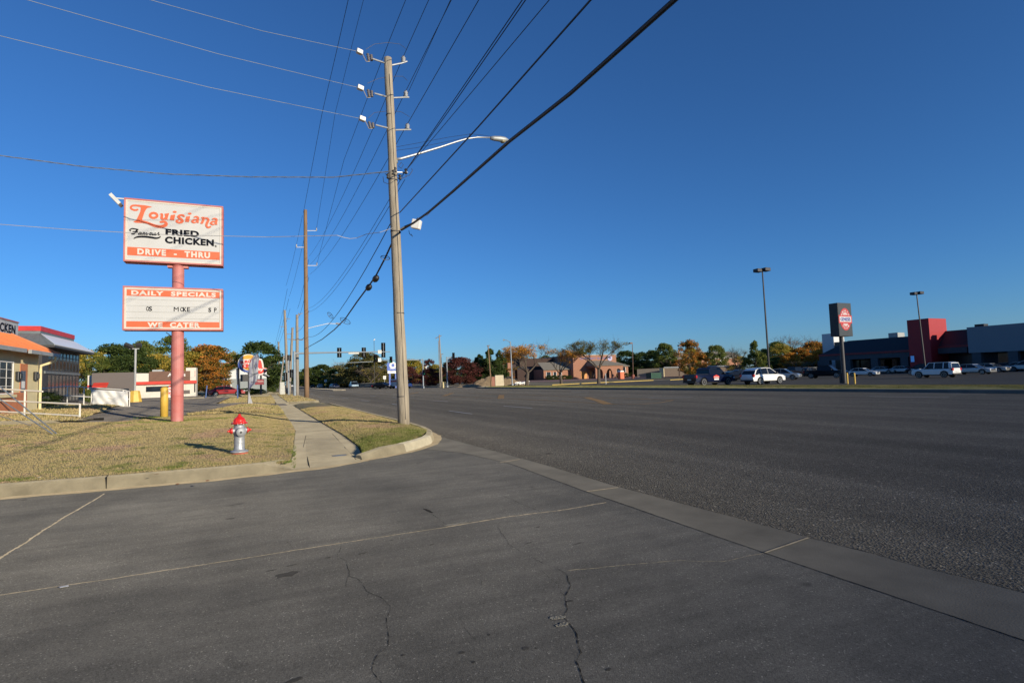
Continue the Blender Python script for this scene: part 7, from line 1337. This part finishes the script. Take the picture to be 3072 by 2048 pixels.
for i, (zx, w_) in enumerate(((750, 70), (830, 70), (910, 70), (990, 70), (1060, 60), (1935, 50), (1805, 30))):
    p = qb(zx, 780)+BB; o = tree(1500+zx/5.113, 980+(745 if zx < 1500 else 712)/5.113, w_/5.113*1.3, (Vector((p.x, p.y-2, 0))-Vector((0, 0, 0))).dot(Vector(_f)), 'bush#%d' % (1+i % 2), 'dark', ['leftmost hedge shrub under the sunlit left wing', 'second hedge shrub under the left wing', 'middle hedge shrub under the left wing', 'fourth hedge shrub under the left wing', 'hedge shrub touching the brick portal', 'round shrub under the right wing window', 'small shrub between portal and orange toilet'][i], 'hedge shrubs at the brick building', cat='shrub')
# portable toilet, dumpster, long low walls
g0 = atD(1863, 1128, 150); o = empty('portable_toilet', 'bright orange portable toilet with a white roof beside the brick building', 'portable toilet', (g0.x, g0.y, H(g0.x, g0.y))); m_toi = mat('toilet_orange', (.72, .14, .04), .5); bpart(o, 'cabin', m_toi, (-.62, .62, -.62, .62, -.1, 1.95), bevel=.04); MB().plate([(-.66, 1.955), (.66, 1.955), (.5, 2.2), (0, 2.3), (-.5, 2.2)], -.66, .66).build('roof', m_white, o); bpart(o, 'door', mat('toilet_orange_dark', (.62, .11, .03), .5), (-.4, .4, -.65, -.621, .1, 1.8))
g0 = atD(1962, 1132, 148); o = empty('dumpster', 'dark green ribbed dumpster in front of the long low wall', 'dumpster', (g0.x, g0.y, H(g0.x, g0.y)-.15), .12); m_dg = mat('dumpster_green', (.012, .07, .045), .5); bpart(o, 'container', m_dg, (-2.0, 1.8, -.9, .9, 0, 1.6)); b = MB(); [b.box(-2.0+k*.42, -1.9+k*.42, -.98, -.901, .1, 1.5) for k in range(10)]; b.build('ribs', m_dg, o); bpart(o, 'lid', m_black, (-2.05, 1.85, -.95, .95, 1.601, 1.68))
def wallrun(px0, px1, yt0, yt1, D0, D1, label, m, cap=None, th=.3):
    a, c_ = atD(px0, 1130, D0), atD(px1, 1130, D1); za__, zc__ = atD(px0, yt0, D0).z, atD(px1, yt1, D1).z; o = empty('low_wall', label, 'wall', (a.x, a.y, .3)); d = Vector((c_.x-a.x, c_.y-a.y, 0)); n_ = Vector((-d.y, d.x, 0)).normalized()*th
    b = MB(); b.add([(0, 0, -.8), tuple(d-Vector((0, 0, .8))), tuple(d+Vector((0, 0, zc__-.3))), (0, 0, za__-.3)]+[tuple(Vector(v)+n_) for v in ((0, 0, -.8), tuple(d-Vector((0, 0, .8))), tuple(d+Vector((0, 0, zc__-.3))), (0, 0, za__-.3))], [(0, 1, 2, 3), (7, 6, 5, 4), (0, 4, 5, 1), (1, 5, 6, 2), (2, 6, 7, 3), (3, 7, 4, 0)]); b.build('wall', m, o)
    if cap: b = MB(); b.tube([(0, 0, za__-.2), d+Vector((0, 0, zc__-.2))], .28, 4); b.build('roof_edge', cap, o)
    return o
m_tanw = mat('tan_block_wall', (.30, .255, .19), .9, var=.1); wallrun(1912, 1978, 1107, 1104, 178, 175, 'plain tan block wall behind the dumpster', m_tanw); wallrun(1979, 1992, 1103, 1104, 170, 169, 'short sunlit cream wall end right of the dumpster', m_cream); wallrun(1993, 2230, 1104, 1098, 172, 172, 'long low garage wall with a pale roof edge behind the lot', mat('brown_block_wall', (.17, .13, .10), .9), m_gtrim)
# second brick building with round window
Y2 = 205.0; B2 = Vector((atY(2142, 1110, Y2).x, Y2, .45)); b2 = empty('brick_building', 'two-storey brick building with an oval window gable behind the lot trees', 'building', tuple(B2)); q2_ = lambda zx, zy: atY(1900+zx/4.2, 980+zy/4.2, Y2)-B2
a = q2_(1030, 390); d = q2_(1240, 380); e0_ = q2_(485, 410); e1_ = q2_(1420, 380); rt = q2_(1100, 305)
bpart(b2, 'wall', m_brick, (e0_.x, a.x-.002, 2.0, 14, -1, e0_.z)); bpart(b2, 'gable_wall', m_brick, (a.x, d.x, 0, 14, -1, a.z)); bpart(b2, 'east_wall', m_brick, (d.x+.002, e1_.x, 2.5, 14, -1, a.z)); bpart(b2, 'cornice', m_white, (a.x-.3, d.x+.3, -.3, -.001, a.z-.5, a.z+.1))
b = MB(); b.slab([(e0_.x-.5, 1.2, e0_.z), (e1_.x+.5, 1.2, a.z+.1), (e1_.x-3, 8, rt.z), (e0_.x+6, 8, rt.z)], (0, -.4, .8), .25); b.slab([(a.x-.4, -.6, a.z+.11), (d.x+.4, -.6, a.z+.11), ((a.x+d.x)/2+2, 7, rt.z+.3), ((a.x+d.x)/2-2, 7, rt.z+.3)], (0, -.4, .8), .2); b.build('roof', m_shing, b2)
c_ = q2_(1117, 440); b = MB(); b.plate(ellipse(c_.x, c_.z, 1.25, 1.7, 24), -.12, -.002); wdo = b.build('oval_window', m_white, b2); MB().plate(ellipse(c_.x, c_.z, .95, 1.4, 24), -.16, -.121).build('pane', m_win, wdo); MB().box(c_.x-.06, c_.x+.06, -.19, -.161, c_.z-1.4, c_.z+1.4).box(c_.x-.95, c_.x-.061, -.19, -.161, c_.z-.06, c_.z+.06).box(c_.x+.061, c_.x+.95, -.19, -.161, c_.z-.06, c_.z+.06).build('muntin', m_white, wdo)
for zx in (535, 985): p = q2_(zx, 450); f = bpart(b2, 'window', m_white, (p.x-.8, p.x+.8, 1.9, 1.998, p.z-1.2, p.z+1.1)); bpart(f, 'pane', m_win, (p.x-.6, p.x+.6, 1.86, 1.899, p.z-1.0, p.z+.9))
# ================================================================== STORE ON THE RIGHT
XS = 122.0; m_dk = mat('store_charcoal', (.015, .016, .021), .7, var=.1); m_ltc = mat('store_grey_column', (.065, .072, .085), .8); m_rtw = mat('tower_red', (.33, .010, .016), .6, var=.05); m_gp = mat('corrugated_grey_blue', (.19, .225, .26), .6, .1, var=.05, vs=2, stretch=(1, 1, 12)); m_rst = mat('store_red_stripe', (.22, .02, .025), .6)
zr_ = lambda zx, zy, X=XS: atX(2400+zx/3.5, 860+zy/3.5, X)
S0 = zr_(1205, 800); SO = Vector((XS, S0.y, 0)); st = empty('store_building', 'long charcoal store with a tall red entrance tower and grey-blue corrugated wing', 'store', tuple(SO))
def qs(zx, zy, X=XS): return zr_(zx, zy, X)-SO
yl = qs(200, 700).y; ze_ = qs(700, 690).z; eL = yl; tR, tL = qs(1408, 500).y, qs(1178, 500).y; ztw = qs(1408, 330).z; xbk = 14
top_ = qs(700, 553, XS+5).z
b = MB(); b.slab([(0, eL, ze_), (0, tL+.0, ze_), (5, tL, top_), (5, eL-4, top_)], (-.5, 0, .8), .25); b.slab([(0, eL, ze_), (30, eL, ze_), (30, eL-4, top_), (5, eL-4, top_)], (0, .5, .8), .25); b.build('mansard_roof', m_dk, st)
bpart(st, 'fascia_stripe', m_rst, (-.25, -.001, tL, eL, ze_-.35, ze_+.1)); bpart(st, 'fascia', m_ltc, (-.1, .5, tL+.01, eL-.01, ze_-1.35, ze_-.36)); bpart(st, 'storefront', mat('storefront_dark', (.025, .025, .03), .3), (5, 28, 2, eL-.5, -.2, top_-.1))
n_c = 6
for zx in (215, 275, 495, 780, 1095): y = qs(zx, 750).y; bpart(st, 'column', m_ltc, (-.1, .8, y-.75, y+.75, -.2, ze_-1.351))
for zx in (545, 860, 1000, 725): y = qs(zx, 800, XS+5).y; f = bpart(st, 'window', m_refl, (4.9, 4.999, y-2.2, y+2.2, .3, 3.0))
bpart(st, 'tower', m_rtw, (-1.5, 4.5, tR, tL, -.2, ztw)); 
# recessed section and corrugated wing right of the tower
yR = qs(1740, 500).y; zc_ = qs(1640, 450, XS+2).z; b = MB(); b.slab([(1.0, yR, ze_+.4), (1.0, tR, ze_+.4), (4, tR, zc_), (4, yR, zc_)], (-.5, 0, .8), .2); b.build('mansard_roof', m_dk, st); bpart(st, 'fascia_stripe', m_rst, (.8, .999, yR, tR, ze_+.1, ze_+.5)); bpart(st, 'fascia', m_ltc, (.85, 1.3, yR+.4, tR, ze_-1.0, ze_+.09)); bpart(st, 'recess_wall', MATS['storefront_dark'], (4.6, 12, yR-1, tR+2, -.2, zc_-.05))
zw1, zw0 = qs(1900, 415, XS-2).z, qs(1900, 690, XS-2).z; yW = qs(1755, 500, XS-2).y; bpart(st, 'corrugated_wing', m_gp, (-2, 1.0, -62, yW, zw0, zw1)); bpart(st, 'wing_body', m_dk, (1.001, 30, -62, yW-.01, -.2, zw1-.05)); 
b = MB(); zz_ = zw0+.15
while zz_ < zw1: b.box(-2.04, -2.001, -62, yW, zz_, zz_+.09); zz_ += .32
b.build('corrugation_rib', m_gp, st)
for k in range(8): y = yW-.9-k*5.4; bpart(st, 'column', m_ltc, (-1.9, -1.0, y-.9, y+.5, -.2, zw0-.001)); bpart(st, 'window', m_refl, (.93, .999, y-3.9, y-2.2, .2, 3.2))
a = qs(235, 610, XS+8); c1_ = qs(235, 498, XS+8); yy0 = a.y; bpart(st, 'chimney', m_hwhite, (8, 12, qs(350, 498, XS+8).y, yy0, 0, c1_.z)); 
p = qs(965, 485, XS+7); bpart(st, 'rooftop_unit', m_gtrim, (7, 9.5, p.y-1.2, p.y+.8, top_-.2, p.z)); p = qs(1750, 400, XS+1); bpart(st, 'rooftop_box', m_dk, (2, 3.5, yW-.9, yW+.6, zw1-.1, p.z))
p = qs(1190, 810, XS-2); MB().box(-2.2, -2.1, p.y-.3, p.y+.3, 2.2, 3.4).build('accessible_sign', lamp_mat('blue_sign_glow', (.10, .35, .8), .15), st)  # plain sign with a faint glow added to its blue, no lamp inside
# health club pylon
GX, GY = gp(2533, 1148, .05); GB = Vector((GX, GY, .05)); gs_ = empty('pylon_sign', 'black pylon sign with a red oval Genesis Health Club emblem', 'sign', tuple(GB))
zG = lambda x, y, Y: atY(2470+x/14.25, 900+y/14.25, Y)-GB
Yg = GY-.42; pL = zG(640, 800, Yg); pR = zG(1215, 800, Yg); zt_g = zG(880, 125, Yg).z; zb_g = zG(980, 1540, Yg).z; cxg = (pL.x+pR.x)/2; hw = (pR.x-pL.x)/2; hd_ = .45
MB().lathe([(.21, -.4), (.19, zb_g)], 16).build('pole', m_dark, gs_)
m_box = mat('pylon_black', (.018, .02, .023), .5, var=.05); MB().box(cxg-hw, cxg+hw, Yg-GY, Yg-GY+2*hd_, zb_g, zt_g).build('cabinet', m_box, gs_, bevel=.01); bpart(gs_, 'face_panel', mat('pylon_charcoal', (.030, .036, .040), .4), (cxg-hw+.04, cxg+hw-.04, Yg-GY-.012, Yg-GY-.001, zb_g+.05, zt_g-.05))
yf2 = Yg-GY-.013; cz = zG(930, 820, Yg).z; ez = (zG(900, 345, Yg).z-zG(980, 1295, Yg).z)/2; ex = hw*.80; m_gr = mat('emblem_red', (.42, .016, .02), .5); m_gw = mat('emblem_white', (.55, .55, .54), .5)
MB().plate(ellipse(cxg, cz, ex, ez, 40), yf2-.012, yf2).build('emblem_oval', m_gr, gs_); bpart(gs_, 'emblem_bar', m_gr, (cxg-hw*.97, cxg+hw*.97, yf2-.016, yf2-.001, cz-ez*.36, cz+ez*.36)); bpart(gs_, 'name_panel', m_gw, (cxg-hw*.84, cxg+hw*.84, yf2-.022, yf2-.017, cz-ez*.235, cz+ez*.235))
text('genesis_lettering', 'GENESIS', mat('emblem_blue', (.02, .05, .28), .5), gs_, (cxg-hw*.74, cxg+hw*.74, cz-ez*.16, cz+ez*.16), yf2-.024, bold=.03)
for sg_ in (1, -1):
    for k, (a_, w_) in enumerate(((.42, .43), (.50, .36), (.58, .24))): z = cz+sg_*ez*a_; bpart(gs_, 'emblem_stripe', m_gw, (cxg-ex*w_, cxg+ex*w_, yf2-.02, yf2-.013, z-ez*.028, z+ez*.028))
def arc(word, a0, a1, rx_, rz_, top=True):
    n = len(word)
    for i, ch in enumerate(word):
        a = a0+(a1-a0)*(i+.5)/n; x, z = rx_*math.cos(a), rz_*math.sin(a); w2, h2 = ex*.115, ez*.075; o = text('emblem_letter', ch, m_gw, gs_, (-w2, w2, -h2, h2), 0, bold=.04); o.location = (cxg+x, yf2-.014, cz+z); o.rotation_euler = (0, (a-math.pi/2)*-1 if top else -(a+math.pi/2), 0)
arc('HEALTH', math.pi*.92-.12, math.pi*.08+.12, ex*.76, ez*.78); arc('CLUB', math.pi*1.2, math.pi*1.8, ex*.74, ez*.78, False)
for i, dx in enumerate((.62, 1.75)):
    p = gp(2543+i*22, 1149+1, .03); o = MB().lathe([(.075, -.1), (.075, .95), (.05, 1.0), (.01, 1.01)], 10).build('bollard', m_yel); o.location = (p[0], p[1], .03); tag(o, ['thin yellow bollard touching the right side of the black pylon post', 'thin yellow bollard farther right of the black pylon post'][i], 'bollard', 'thin yellow bollards by the pylon')
p = gp(2526, 1148, .05); o = MB().box(-.12, .12, -.1, .1, 0, 1.0).build('electric_box', m_dark, bevel=.02); o.location = (p[0]-.1, p[1], .02); tag(o, 'small dark electric box at the foot of the black pylon', 'utility box')
